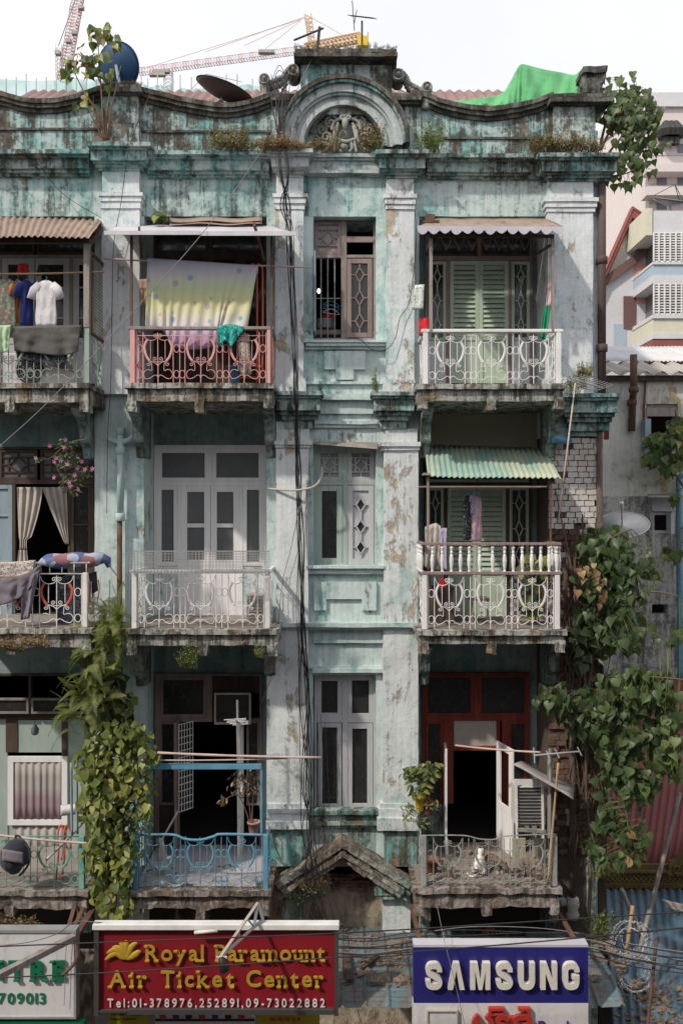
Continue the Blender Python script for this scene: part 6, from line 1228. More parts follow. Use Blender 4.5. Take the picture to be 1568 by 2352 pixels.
# ------------------------------------------------------------------ cables
def cab(name, label, pts, r=.009, mat='cable', n=5, seg=7, group=None):
    q = MB(); q.tube(smooth_line(pts, seg), r, n); return tag(q.build(name, MATS[mat], None, True), label, 'cable', group)
bund = thing('cable_bundle', 'bundle of black cables running down the pilaster beside the barred window', 'cable', W(700,2120,-.4))
rb = random.Random(3)
for k in range(9):
    j = lambda s: rb.uniform(-s, s); q = MB()
    pts = [W(618+k*6+j(5),190+j(20),-.35), W(638+k*2+j(9),300,-.45), W(646+k*1.5+j(8),400,-.50), W(655+j(12),470,-.32), W(668+j(12),540,-.30), W(675+j(8),700,-.28), W(679+j(8),900,-.55), W(682+j(8),975,-.40), W(686+j(7),1100,-.26), W(690+j(9),1250,-.24), W(692+j(12),1440,-.32), W(700+j(14),1600,-.22), W(704+j(14),1800,-.24), W(706+j(16),1910,-.36), W(715+j(18),2010,-.4), W(722+j(30),2110,-.4)]
    q.tube(smooth_line(pts, 5), rb.choice((.005,.006,.008)), 5); q.build('cable', MATS['cable'], bund, True)
for k in range(5):
    q = MB(); u0 = 618+k*9; q.tube(smooth_line([W(u0,200+rb.uniform(-20,10),-.2), W(640,150+k*12,-.1), W(655+k*3,185,-.2), W(640,235,-.4), W(645,340,-.5)], 6), .005, 4); q.build('loose_loop', MATS['cable'], bund, True)
cab('cable', 'pale grey cable slanting from the roof across the flowered bedsheet', [W(-40,1060,-1.9), W(120,915,-1.75), W(330,690,-1.5), W(470,530,-1.2), W(575,385,-.55), W(660,250,-.4), W(726,112,-.15)], .0055, 'cable_grey')
cab('cable', 'thin black cable hanging beside the left pilaster', [W(350,205,-.3), W(300,330,-.5), W(278,470,-.3), W(262,560,-.25), W(258,700,-.22), W(255,880,-.25), W(248,1000,-.2), W(246,1180,-.15)], .005); cab('cable', 'thin black wire crossing the frieze above the rusty awning', [W(-20,262,-.2), W(60,340,-.5), W(140,440,-.15), W(232,500,-.3)], .004)
cab('cable', 'black cable looping off the sill of the barred window', [W(800,778,-.1), W(826,779,-.16), W(850,800,-.2), W(880,806,-.25), W(906,780,-.2), W(918,730,-.2), W(940,690,-.18), W(955,560,-.2), W(952,480,-.22)], .005)
cab('cable', 'thin black cable trailing over the white pilaster beside the wire basket', [W(690,1150,-.2), W(668,1260,-.2), W(650,1330,-.2), W(640,1420,-.25), W(632,1520,-.3), W(600,1620,-.5)], .004)
cab('cable', 'long black street cable passing in front of the gold lettering', [W(-60,2176,-3), W(300,2162,-3), W(784,2143,-3), W(1200,2118,-3), W(1640,2090,-3)], .008); cab('cable', 'lower black street cable passing in front of the telephone number sign', [W(-60,2248,-3), W(300,2231,-3), W(784,2198,-3), W(1200,2166,-3), W(1640,2124,-3)], .008)
for k in range(9):
    v = 2146+k*6; jit = rb.uniform(-4,4)
    cab('cable', ('tangled black cable strung over the blue ribbed awning' if k % 3 else 'whitish cable strung over the blue ribbed awning'), [W(770,v+jit,-1.0), W(850,v+rb.uniform(0,9),-1.0), W(950,v-6+rb.uniform(-6,6),-1.05), W(1080,v-14+rb.uniform(-5,5),-1.05), W(1230,v-12+rb.uniform(-6,6),-1.05), W(1340,v-4+rb.uniform(-6,6),-1.1), W(1460,v+22+rb.uniform(-8,8),-1.2), W(1600,v+45,-1.4)], .008 if k % 3 else .006, 'cable' if k % 3 else 'cable_grey', group='cables over the blue awning, whitish' if k % 3 == 0 else 'cables over the blue awning, black')
cab('cable', 'drooping white cable over the top of the white sign', [W(-40,2175,-2.2), W(60,2165,-2.2), W(130,2145,-2.2), W(172,2118,-1.9), W(220,2118,-1.8), W(260,2122,-1.7)], .007, 'cable_grey'); cab('cable', 'thin pale wire hanging down across the blue sign', [W(1003,2080,-1.2), W(1020,2160,-1.9), W(1040,2240,-2.0), W(1066,2352,-2.1), W(1080,2420,-2.1)], .004, 'cable_grey')
cab('cable', 'thin wire falling from the gable over the blue awning', [W(745,2000,-.3), W(790,2080,-.6), W(800,2160,-1.6), W(820,2320,-1.9), W(870,2420,-2)], .004)
cab('cable', 'thin cable with a switch dangling over the white sign', [W(156,2146,-1.8), W(152,2190,-1.8), W(150,2250,-1.8), W(148,2310,-1.8)], .004, 'cable_grey')
for k in range(6):
    u = 700+k*9; cab('wire', 'thin wire trailing down over the street-door gable', [W(u,1560+k*20,-.25), W(u+6,1750,-.3), W(u-3+k*3,1900,-.42), W(u+5,2000,-.45), W(u+k*9,2125,-.4)], .0035, group='thin wires over the gable')
t = thing('root_fringe', 'fringe of grey aerial roots hanging left of the street-door gable', 'roots', W(628,2120,-.3))
for k in range(26): q = MB(); u = 620+rb.uniform(-6,14); q.tube(smooth_line([W(u+4,1990+rb.uniform(-15,15),-.25), W(u+rb.uniform(-3,3),2050,-.3), W(u+rb.uniform(-14,8),2095+rb.uniform(0,28),-.3)], 4), .004, 4); q.build('root', MATS['twig'], t)
# ------------------------------------------------------------------ neighbour across the alley
def thingb(name, label, u, y_): return thing(name, label, 'building', Vector((wx(u,y_), y_, 0)))
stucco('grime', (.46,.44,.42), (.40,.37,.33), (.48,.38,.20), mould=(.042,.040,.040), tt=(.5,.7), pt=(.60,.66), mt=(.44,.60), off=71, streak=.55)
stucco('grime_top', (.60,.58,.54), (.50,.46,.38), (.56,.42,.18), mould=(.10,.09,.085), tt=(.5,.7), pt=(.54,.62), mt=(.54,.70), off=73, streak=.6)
ya = 5.0
nb = thingb('neighbour_house', 'grimy grey plastered house with corrugated roof across the alley', 1480, ya+2)
q = MB(); xa = 4.05
def holes(x0, x1, z0, z1, y0, y1, H, mat, name='wall', par=nb):
    """wall with rectangular openings H = [(x0, x1, z0, z1)], cut into butted blocks"""
    xs = sorted({x0, x1}|{h[0] for h in H}|{h[1] for h in H}); zs = sorted({z0, z1}|{h[2] for h in H}|{h[3] for h in H}); m = MB()
    for i in range(len(xs)-1):
        for j in range(len(zs)-1):
            cx, cz = (xs[i]+xs[i+1])/2, (zs[j]+zs[j+1])/2
            if any(h[0] < cx < h[1] and h[2] < cz < h[3] for h in H): continue
            m.box(xs[i], xs[i+1], y0, y1, zs[j], zs[j+1])
    return m.build(name, MATS[mat], par)
def hw(u0, u1, v0, v1, y_=ya): return (wx(u0,y_), wx(u1,y_), wz(v1,y_), wz(v0,y_))
H1, H2, H3, H4 = hw(1483,1555,928,1040), hw(1497,1542,1176,1225), hw(1385,1398,955,1010), hw(1496,1532,1388,1410)
zt = wz(1140,ya)
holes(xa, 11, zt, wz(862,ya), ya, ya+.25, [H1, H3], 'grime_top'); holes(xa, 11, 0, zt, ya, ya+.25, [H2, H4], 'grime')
q = MB(); q.box(xa, 11, ya+2.2, ya+2.3, 0, wz(866,ya)); q.box(xa-.2, xa, ya, ya+4, 0, wz(866,ya)); q.build('room_wall', MATS['interior'], nb)
ze = wz(858,ya-.2)
corrugated((xa-.3, ya-.25, ze), (11, ya-.25, ze), (xa-.3, ya+1.1, ze+.45), (11, ya+1.1, ze+.45), .34, .045, 4, .02, 4).build('roof', MATS['tin_grey'], nb, True, solid=.01)
corrugated((xa-.3, ya+1.0, ze+.47), (11, ya+1.0, ze+.47), (xa-.3, ya+3.2, ze+1.22), (11, ya+3.2, ze+1.22), .09, .014, 4, .02, 6).build('roof', MATS['tin_white'], nb, True, solid=.006)
bx(nb, 'fascia', 'wood_dark', [(1378,1700,862,874,ya-.12,ya-.02)])
for h, mt_ in ((H1,'wood_grey'), (H2,'tin_white'), (H3,'wood_red')):
    q = MB(); x0, x1, z0, z1 = h; w = .06; yy = ya+.05
    q.box(x0, x0+w, yy, yy+.08, z0, z1); q.box(x1-w, x1, yy, yy+.08, z0, z1); q.box(x0+w, x1-w, yy, yy+.08, z1-w, z1); q.box(x0+w, x1-w, yy, yy+.08, z0, z0+w); q.build('window', MATS[mt_], nb)
bx(nb, 'shutter_box', 'wood_grey', [(1484,1554,936,956,ya-.02,ya+.04)]); bx(nb, 'open_shutter', 'wood_blue', [(1481,1494,962,1026,ya-.3,ya-.05)]); bx(nb, 'shutter_flap', 'tin_white', [(1497,1543,1143,1174,ya-.04,ya+.02)]); bx(nb, 'open_shutter', 'tin_white', [(1540,1548,1177,1226,ya-.25,ya+.01)])
q = MB(); q.grid(lambda a, b: W(1487+a*78, 1142-b*6, ya-.5+b*.5), 6, 3); q.build('hood', MATS['tin_grey'], nb, True, solid=.01)
pipe('drainpipe', 'brown cast iron pipe on the wall of the grimy house', [W(1454,815,ya-.35), W(1454,900,ya-.35), W(1452,912,ya-.12), W(1449,990,ya-.12)], .075, 'rust', [W(1454,895,ya-.35), W(1450,925,ya-.12)]); pipe('conduit', 'thin rusty conduit beside the window of the grimy house', [W(1482,868,ya-.05), W(1478,935,ya-.05), W(1477,1030,ya-.05)], .025, 'rust')
plain('pvc_blue', (.10,.26,.36), .4, .4)
pipe('waste_pipe', 'pale blue plastic pipe down the dirty wall across the alley', smooth_line([W(1600,1093,ya-.25), W(1566,1093,ya-.25), W(1557,1100,ya-.25), W(1557,1130,ya-.25), W(1559,1400,ya-.25), W(1561,1560,ya-.25)], 5), .055, 'pvc_blue')
pipe('waste_pipe', 'short blue plastic pipe end under the green cornice corner', [W(1268,1008,-.35), W(1306,1012,-.12)], .06, 'pvc_blue')
acunit('air_conditioner', 'white air conditioner under the window of the grimy house', W(1530,1031,ya-.35), .70, .44, .3)
# ------------------------------------------------------------------ painted gable house farther back
yb_ = 16.
gh = thingb('gable_house', 'white gabled house with pink, brown and blue painted squares', 1450, yb_+4)
plain('wall_white', (.60,.60,.63), .9, .15, 0, .15); plain('wall_cream', (.62,.60,.48), .9, .15, 0, .15); plain('paint_pink', (.62,.33,.28), .9, .1, 0, .1); plain('paint_brown', (.17,.10,.095), .9, .1, 0, .1); plain('paint_blue', (.38,.47,.55), .9, .1, 0, .1); plain('roof_red', (.28,.09,.085), .7, .2, 0, .2)
ap = W(1445,492,yb_); q = MB()
lo = W(1352,700,yb_); ro = W(1500,528,yb_)
q.prism([(lo.x,0),(ro.x,0),(ro.x,ro.z),(ap.x,ap.z),(lo.x,lo.z)], yb_, yb_+6)
for i_ in range(5, 10): q.v[i_].x += 4.5
q.build('gable_wall', MATS['wall_white'], gh)
def slopeband(p, e, t0, t1, y0, y1, name, mat):
    q = MB(); q.prism([(p.x,p.z-t0),(e.x,e.z-t0),(e.x,e.z-t1),(p.x,p.z-t1)], y0, y1); q.build(name, MATS[mat], gh)
for e in (lo, ro):
    slopeband(ap, e, -.18, .20, yb_-.28, yb_-.02, 'verge_board', 'roof_red'); slopeband(ap, e, .21, .80, yb_-.04, yb_+.02, 'cream_band', 'wall_cream')
q = MB(); d_ = Vector((4.6,6.3,.05)); e_ = Vector((0,-.3,.10)); q.add([ap+e_, ro+e_, ro+d_, ap+d_, lo+e_, lo+d_], [(0,1,2,3),(4,0,3,5)]); q.build('roof', MATS['tin_red'], gh, solid=.06)
q = MB(); q.beam(W(1386,648,yb_-.1), W(1500,563,yb_-.1), .12, .26); q.build('string_band', MATS['paint_brown'], gh)
for nm, m_, r in (('painted_square','paint_pink',(1455,1486,604,697)),('painted_square','paint_brown',(1431,1460,680,756)),('painted_square','paint_blue',(1408,1437,744,800))): bx(gh, nm, m_, [(*r, yb_-.02 if m_ != 'paint_brown' else yb_-.03, yb_+.05)])
# balcony tower at its side
bt = thingb('balcony_block', 'block of stacked caged balconies beside the painted gable house', 1540, 16)
yt = 14.2
for v0, v1, m_, pr in ((484,534,'wall_white',0),(601,607,'wall_white',.08),(607,632,'paint_blue',.03),(632,650,'wall_white',.06),(722,731,'wall_white',.09),(731,766,'wall_cream',.03),(766,778,'wall_white',.08),(779,800,'roof_red',.05)):
    bx(bt, 'floor_band', m_, [(1498,1720,v0,v1,yt-pr,yt+3)])
bx(bt, 'recess', 'glass_grey', [(1504,1700,534,800,yt+.9,yt+3)]); bx(bt, 'pier', 'wall_cream', [(1483,1497,478,540,yt-.05,yt+2)])
me = None
for v0, v1 in ((535,600),(652,721)):
    for k in range(12): q = MB(); q.beam(W(1499,v0+k*(v1-v0)/11.,yt-.05), W(1700,v0+k*(v1-v0)/11.,yt-.05), .025, .035); q.build('cage_bar', MATS['iron_white'], bt)
    for u in (1500,1512,1525,1538,1551,1564,1577): q = MB(); q.beam(W(u,v0,yt-.08), W(u,v1,yt-.08), .04, .04); q.build('cage_upright', MATS['iron_white'], bt)
# mesh dish above
t = dish('satellite_dish', 'black mesh satellite dish on the roof of the balcony block', W(1540,458,yt+.5), .62, (.1,-.35,.8), 'glass_grey', .2, W(1540,486,yt+.5), False)
for k in range(12):
    a = 2*math.pi*k/12; q = MB(); ax = Vector((.1,-.35,.8)).normalized(); s = ax.orthogonal().normalized(); s2 = ax.cross(s); c = W(1540,458,yt+.5); rm_ = c+(s*math.cos(a)+s2*math.sin(a))*.62
    q.tube([c-ax*.2, c.lerp(rm_,.5)-ax*.15, rm_], .012, 4); q.build('rib', MATS['dark_metal'], t)
    if k % 4 == 0: q = MB(); q.tube([rm_, c+ax*.45], .012, 4); q.build('strut', MATS['dark_metal'], t)
# ------------------------------------------------------------------ pale tower block
yc = 60.
tb = thingb('tower_block', 'tall pale pinkish office tower behind the fig on the parapet', 1560, yc+10); plain('tower', (.62,.56,.55), .85, .2, 0, .08); plain('tower_line', (.42,.38,.38), .85, .2); plain('tower_glass', (.16,.18,.22), .3, .4)
q = MB(); xq0, xq1 = wx(1462,yc), wx(1478,yc); zt_ = wz(248,yc)
q.prism([(wx(1489,yc), yc), (wx(1700,yc), yc), (wx(1700,yc), yc+25), (wx(1466,yc)*1.0-4, yc+18)], 0, zt_, ax='z'); q.build('wall', MATS['tower'], tb)
q = MB(); q.prism([(wx(1488,yc), yc-.3), (wx(1701,yc), yc-.3), (wx(1701,yc), yc+25), (wx(1466,yc)-4.3, yc+18)], zt_, zt_+1.2, ax='z'); q.build('parapet', MATS['wall_white'], tb)
for k in range(9): bx(tb, 'panel_joint', 'tower_line', [(1490,1700,290+k*22,291+k*22,yc-.05,yc)])
for r in ((1508,1530,396,424),(1508,1530,450,480),(1556,1600,396,424),(1556,1600,330,350)): bx(tb, 'window', 'tower_glass', [(*r,yc-.1,yc+.1)])
for r in ((1484,1600,376,394),(1484,1600,428,448)): bx(tb, 'ledge', 'tower', [(*r,yc-1.4,yc)])
for u in (1528,1539,1550): q = MB(); q.tube([W(u,332,yc-.6), W(u,315,yc-.6)], .35, 6); q.lathe([(.7,0),(.9,.5),(.2,1.4)], W(u,316,yc-.6), 8); q.build('roof_aerial', MATS['dark_metal'], tb)
# ------------------------------------------------------------------ construction site behind the roof: net, cranes
m, nt, bs = newmat('site_net'); bs.inputs['Base Color'].default_value = (.22,.50,.42,1); bs.inputs['Roughness'].default_value = .9; tp = nd(nt, 'BsdfTransparent'); ms = nd(nt, 'MixShader'); nt.links.new(mth(nt, 'ADD', .35, mth(nt, 'MULTIPLY', ramp(nt, ntex(nt, .35, 3, .6), .4, .6), .35)), ms.inputs[0]); nt.links.new(tp.outputs[0], ms.inputs[1]); nt.links.new(bs.outputs[0], ms.inputs[2]); nt.links.new(ms.outputs[0], nt.nodes['Material Output'].inputs[0]); MATS['site_net'] = m
yn = 45.
st = thing('construction_block', 'unfinished concrete block wrapped in pale green safety net', 'building', Vector((wx(330,yn), yn+4, 0)))
q = MB(); q.box(wx(-300,yn), wx(740,yn), yn+.6, yn+10, 0, wz(213,yn)); q.build('frame_block', MATS['tin_grey'], st)
for k, (u0_, u1_, v0_) in enumerate(((-200,122,183),(123,232,182),(322,362,197),(363,395,197),(414,468,204),(469,520,206),(521,604,196))):
    q = MB(); q.grid(lambda a, b: W(u0_+(u1_-u0_)*a, v0_+2.5*math.sin(a*9+k)*(1-b)+(222-v0_)*b, yn+.15*math.sin(a*20)), 24, 6); q.build('safety_net', MATS['site_net'], st, True)
for u in list(range(-8, 235, 23))+[325,340,362,398,414,440,468,492,520,545,580,604]: q = MB(); q.tube([W(u,222,yn+.3), W(u,176+6*math.sin(u),yn+.3)], .05, 4); q.build('scaffold_pole', MATS['steel'], st)
worn('crane_red', (.44,.18,.14), (.50,.26,.21), (.3,.2,.18), (.6,.75), 2., (1,1,1), .6, .3); worn('crane_white', (.60,.55,.54), (.52,.46,.45), (.3,.2,.18), (.6,.75), 2., (1,1,1), .6, .3); worn('crane_orange', (.55,.33,.16), (.58,.40,.22), (.3,.2,.12), (.6,.75), 2., (1,1,1), .6, .3); worn('crane_yellow', (.60,.45,.05), (.58,.42,.06), (.3,.2,.1), (.6,.75), 2., (1,1,1), .6, .3)
def truss(par, p, q_, w, n, mats, name, r=.11, tri=False):
    p = Vector(p); q_ = Vector(q_); d = (q_-p).normalized(); a = d.cross(Vector((0,1,0))).normalized(); b = a.cross(d)
    offs = [a*(w/2)*i+b*(w/2)*j for i, j in ((-1,-1),(1,-1),(1,1),(-1,1))] if not tri else [a*(w/2)*1, -a*(w/2)+b*(w/2), -a*(w/2)-b*(w/2)]
    k = len(offs)
    for s in range(n):
        m = MB(); c0, c1 = p.lerp(q_, s/n), p.lerp(q_, (s+1)/n)
        for i in range(k):
            m.tube([c0+offs[i], c1+offs[i]], r, 4); m.tube([c0+offs[i], c1+offs[(i+1) % k]], r*.6, 4); m.tube([c0+offs[i], c0+offs[(i+1) % k]], r*.6, 4)
        m.build(name, MATS[mats[(s//2) % len(mats)]], par)
yk = 150.
c1 = thing('tower_crane', 'red and white luffing crane boom rising steeply at the left', 'crane', W(135,190,yk))
truss(c1, W(146,185,yk), W(186,-40,yk), 1.7, 30, ['crane_red','crane_white'], 'boom_section', .085); truss(c1, W(137,180,yk), W(137,105,yk), 1.1, 8, ['crane_white'], 'mast_section', .06)
q = MB(); q.tube([W(135,105,yk), W(188,-40,yk)], .08, 4); q.build('stay_rope', MATS['dark_metal'], c1)
for u, v in ((134,122),(163,137),(172,76),(187,18),(158,95)): q = MB(); c = W(u,v,yk-1); q.box(c.x-.5, c.x+.5, c.y-.5, c.y+.5, c.z-.35, c.z+.35); q.build('platform', MATS['tin_grey'], c1)
c2 = thing('tower_crane', 'orange and white tower crane with a long jib behind the pediment', 'crane', W(833,260,yk))
truss(c2, W(320,163,yk), W(700,112,yk), 1.25, 60, ['crane_red','crane_white'], 'jib_section', .06, True); truss(c2, W(700,112,yk), W(828,86,yk), 1.3, 14, ['crane_orange'], 'counter_jib_section', .16)
truss(c2, W(833,250,yk), W(833,80,yk), 1.9, 10, ['crane_yellow'], 'mast_section', .2); truss(c2, W(718,112,yk), W(707,36,yk), 1.2, 7, ['crane_orange'], 'apex_section', .12); truss(c2, W(387,230,yk), W(387,160,yk), 1.5, 8, ['crane_white'], 'side_mast_section', .06)
for a, b in (((330,158),(705,40)),((470,120),(707,36)),((707,36),(800,88)),((690,48),(610,112)),((690,46),(560,105))): q = MB(); q.tube([W(*a,yk), W(*b,yk)], .05, 4); q.build('stay_rope', MATS['crane_orange'], c2)
for u, v in ((362,172),(372,165),(612,120)): q = MB(); c = W(u,v,yk-1); q.box(c.x-1.5, c.x+1.5, c.y-.5, c.y+.5, c.z-.25, c.z+.3); q.build('trolley', MATS['tin_grey'], c2)
q = MB(); c = W(833,92,yk-2); q.box(c.x-.9, c.x+.9, c.y-.8, c.y+.8, c.z-1.4, c.z+.4); q.build('cab', MATS['crane_yellow'], c2)
# ------------------------------------------------------------------ alley roofs at the lower right
def roofthing(name, label, cat='roof', loc=(0,0,0)): return thing(name, label, cat, loc)
rr_ = roofthing('shed_roof', 'dull red corrugated roof behind the hanging fig leaves', 'roof', W(1500,1990,2.4))
o = corrugated((wx(1352,2.2), 2.2, wz(1996,2.2)), (wx(1720,2.2), 2.2, wz(1996,2.2)), (wx(1396,4.7), 4.7, wz(1560,4.7)), (wx(1800,4.7), 4.7, wz(1560,4.7)), .12, .02, 6, .02, 2); o.build('sheet', MATS['tin_red'], rr_, True, solid=.006)
q = MB(); q.box(wx(1380,2.4), wx(1720,2.4), 2.6, 2.7, 0, wz(2000,2.6)); q.build('shed_wall', MATS['interior'], rr_)
# gilded eave board with cut-out fringe
worn('gilt', (.17,.12,.035), (.11,.085,.03), (.035,.028,.015), (.48,.66), 9., (1,1,1), .6, .35)
ge = thing('carved_eave', 'gilded carved eave board with a pierced fringe above the blue roof', 'eave', W(1480,2050,1.9)); yg = 1.95
bx(ge, 'board', 'gilt', [(1388,1720,1986,2000,yg,yg+.06),(1388,1720,2001,2006,yg-.05,yg+.06)])
q0 = MB(); w_ = 11*(D+yg)/D/S
q0.tube([(math.cos(2*math.pi*i/10)*w_*.42, 0, math.sin(2*math.pi*i/10)*w_*.5) for i in range(10)], .012, 5, closed=True); q0.tube([(0,0,w_*.5),(0,0,-w_*.5)], .008, 4); q0.tube([(-w_*.4,0,0),(w_*.4,0,0)], .008, 4)
q1 = MB(); q1.prism([(-w_*.5,w_*.6),(w_*.5,w_*.6),(w_*.5,0),(0,-w_*.55),(-w_*.5,0)], -.01, .01)
o0 = q0.build('pierced_ring', MATS['gilt'], ge, base=(0,0,0)); m0 = o0.data; bpy.data.objects.remove(o0); o1 = q1.build('pendant', MATS['gilt'], ge, base=(0,0,0)); m1 = o1.data; bpy.data.objects.remove(o1)
for k in range(17):
    for r_ in range(2): inst(m0, 'pierced_ring', ge, W(1394+k*11, 2013+r_*12, yg+.01))
    inst(m1, 'pendant', ge, W(1394+k*11, 2037, yg+.01))
bx(ge, 'rail', 'gilt', [(1388,1720,2030,2033,yg-.01,yg+.03)])
q = MB(); q.prism([(wx(u,yg),wz(v,yg)) for u, v in ((1530,2008),(1534,1975),(1545,1972),(1552,1962),(1560,1955),(1568,1962),(1576,1972),(1590,1976),(1594,2008))], yg-.06, yg-.01); q.build('crest', MATS['gilt'], ge)
for s in (-1, 1): q = MB(); q.tube(spiral(wx(1562+s*12,yg), wz(1992,yg), .09, 0, 1.4, s, 20, yg-.08), .018, 5); q.build('crest_scroll', MATS['gilt'], ge, True)
br = roofthing('shed_roof', 'blue corrugated roof littered with fallen leaves beside the phone-shop sign', 'roof', W(1500,2350,-.5))
zz0, zz1 = wz(2420,-1.3), wz(2044,1.85)
corrugated((wx(1408,-1.3), -1.3, zz0), (wx(1760,-1.3), -1.3, zz0), (wx(1388,1.85), 1.85, zz1), (wx(1700,1.85), 1.85, zz1), .12, .02, 8, .02, 8).build('sheet', MATS['tin_blue'], br, True, solid=.006)
def brz(y_): return zz0+(zz1-zz0)*(y_+1.3)/3.15
q = MB(); q.box(wx(1392,0)+.2, wx(1760,0), 1.6, 1.7, 0, brz(1.6)-.1); q.build('shed_wall', MATS['interior'], br)
# dry leaves and rubble on it
lf_ = MB(); rr = random.Random(9)
for k in range(230):
    y_ = rr.uniform(-1.25, -.2); x = wx(rr.gauss(1500,35) if k % 3 else rr.uniform(1410,1568),y_); z = brz(y_)+.03; s = rr.uniform(.02,.05); a = rr.random()*6.3; d1_ = Vector((math.cos(a),math.sin(a),rr.uniform(-.3,.6)))*s; d2_ = Vector((-math.sin(a),math.cos(a),rr.uniform(-.3,.6)))*s*.6; c = Vector((x,y_,z)); lf_.add([c-d1_, c+d2_, c+d1_, c-d2_], [(0,1,2,3)])
o = stuff(lf_.build('leaf_litter', MATS['leaf_dead'], None)); tag(o, 'dry leaf litter scattered over the blue corrugated roof', 'litter')
for k in range(12): y_ = rr.uniform(-1.2,-.1); rubble(rr.uniform(1440,1540), y_, rr.uniform(.04,.08), 50+k, 'broken tile piece lying on the blue corrugated roof', base=brz(y_)+.02)
drape('rag', 'grey rag lying on the blue corrugated roof', [(1518,2065),(1570,2078)], [(1535,2085),(1590,2105)], 1.2, 'c_cream', 3, .06, 'rag', 14, 8, False)
# leaning poles, post
polething('bamboo_pole', 'long slatted pole leaning over the blue roof', W(1460,2212,-.4), W(1560,1820,-.1), .032, 'wood_grey'); polething('bamboo_pole', 'dark orange stick stuck up by the barbed wire', W(1428,2250,-.6), W(1452,2080,-.4), .026, 'bamboo'); polething('pole', 'grey pole crossing in front of the gilded eave', W(1470,2140,.6), W(1425,2040,1.0), .035, 'wood_grey')
polething('pole', 'thin steel post carrying cables over the blue roof', W(1480,2420,-1.2), W(1506,2160,-1.1), .022, 'rust')
t = thing('post_column', 'dark timber post at the alley corner below the drainpipe', 'post', W(1384,2200,.3)); bx(t, 'shaft', 'wood_dark', [(1372,1392,1560,2180,.1,.25)]); q = MB(); q.lathe([(.09,0),(.10,.06),(.07,.12),(.10,.2),(.085,.3)], W(1314,2108,-.1), 12); tag(q.build('insulator', MATS['tin_grey'], None, True), 'weathered stone knob at the foot of the brown pipe', 'knob')
# razor wire coils
t = thing('razor_wire', 'tangled coils of razor wire hanging by the blue roof', 'razor wire', W(1450,2290,-1.0)); rw = random.Random(4)
for k in range(9):
    q = MB(); cu_, cv_ = (1452+rw.uniform(-10,10), 2165+rw.uniform(-12,12)) if k < 4 else (1458+rw.uniform(-8,8), 2225+rw.uniform(-10,18)); r0_ = rw.uniform(.20,.28); ln = []
    for i in range(26): a = 2*math.pi*i/25.; c = W(cu_, cv_, -.9+.3*i/25.); ln.append(c+Vector((math.cos(a)*r0_, rw.uniform(-.02,.02), math.sin(a)*r0_*1.05)))
    q.tube(ln, .005, 4)
    for p in ln[::1]: d_ = Vector((rw.uniform(-1,1), rw.uniform(-1,1), rw.uniform(-1,1))).normalized()*.022; q.tube([p-d_, p+d_], .006, 3)
    q.build('coil', MATS['steel'], t)
# ------------------------------------------------------------------ leaves
def leafmesh(name, half, fold=.34, tipdrop=.28, mat='leaf'):
    q = MB(); n = len(half); mid = [(0, 0, z) for x, z in half]
    L = [(-x, -fold*x+.0, z) for x, z in half]; Rr = [(x, -fold*x, z) for x, z in half]
    vs = [Vector(p)+Vector((0, tipdrop*(p[2])**2, 0)) for p in mid+L+Rr]; fs = []
    for i in range(n-1): fs += [(i, i+1, n+i+1, n+i), (i, 2*n+i, 2*n+i+1, i+1)]
    q.add(vs, fs); o = q.build(name, MATS[mat], None, True, base=(0,0,0)); me = o.data; bpy.data.objects.remove(o); return me
PEEPUL = [(0,.02),(.22,.07),(.42,.0),(.50,-.18),(.46,-.36),(.30,-.58),(.12,-.76),(.04,-.92),(.004,-1.12)]
POTHOS = [(0,.02),(.26,.10),(.42,.02),(.46,-.2),(.40,-.45),(.26,-.68),(.10,-.86),(.004,-.95)]
ME_peepul, ME_pothos = leafmesh('leaf', PEEPUL), leafmesh('leaf', POTHOS, .22, .2)
ELL = [(0,0),(.10,-.08),(.20,-.3),(.20,-.55),(.12,-.8),(.003,-1.)]; ME_ell = leafmesh('leaf', ELL, .2, .25)
rp = random.Random(21)
def leafrot(droop=.75, face=.8, spread=.7):
    """tip hangs down, blade turned towards the light in front"""
    tip = (Vector((rp.uniform(-1,1)*spread, rp.uniform(-1,.3)*spread, -1*droop-.15*rp.random()))).normalized()
    nrm = Vector((rp.uniform(-1,1)*spread*1.1-.25, -face, .35+rp.uniform(-.5,.5))).normalized()
    z = -tip; y = -(nrm-z*nrm.dot(z)).normalized(); x = y.cross(z)
    return Matrix((x, y, z)).transposed().to_quaternion()
def leaves(par, pts, me, size, mat, droop=.75, face=.8, spread=.7, cap=300, mats=None):
    """up to 300 leaves as objects, the rest as one joined mesh"""
    rest = []
    for i, p in enumerate(pts):
        s = rp.uniform(*size); q = leafrot(droop, face, spread); m = MATS[mat] if not mats else MATS[rp.choices([a for a, b in mats], [b for a, b in mats])[0]]
        if i < cap: o = inst(me, 'leaf', par, p, q, (s*rp.uniform(.85,1.1), s, s), m)
        else: rest.append((p, q, s))
    if rest:
        b = MB(); base = [v.co.copy() for v in me.vertices]; fs = [tuple(f.vertices) for f in me.polygons]
        for p, q, s in rest: b.add([p+q @ (v*s) for v in base], fs)
        stuff(b.build('foliage', MATS[mat], par, True))
def blob(c, r, n):
    out = []
    while len(out) < n:
        d = Vector((rp.uniform(-1,1), rp.uniform(-1,1), rp.uniform(-1,1)))
        if d.length < 1: out.append(Vector(c)+Vector((d.x*r[0], d.y*r[1], d.z*r[2])))
    return out
def ublob(u, v, y_, ru, rv, ry, n): k = (D+y_)/D/S; return blob(W(u,v,y_), (ru*k, ry, rv*k), n)
def branch(par, pts, r0, r1, mat='bark', name='branch', seg=5):
    q = MB(); ln = smooth_line(pts, seg); n = len(ln); q.tube(ln, [r0+(r1-r0)*i/(n-1) for i in range(n)], 6); return q.build(name, MATS[mat], par, True)
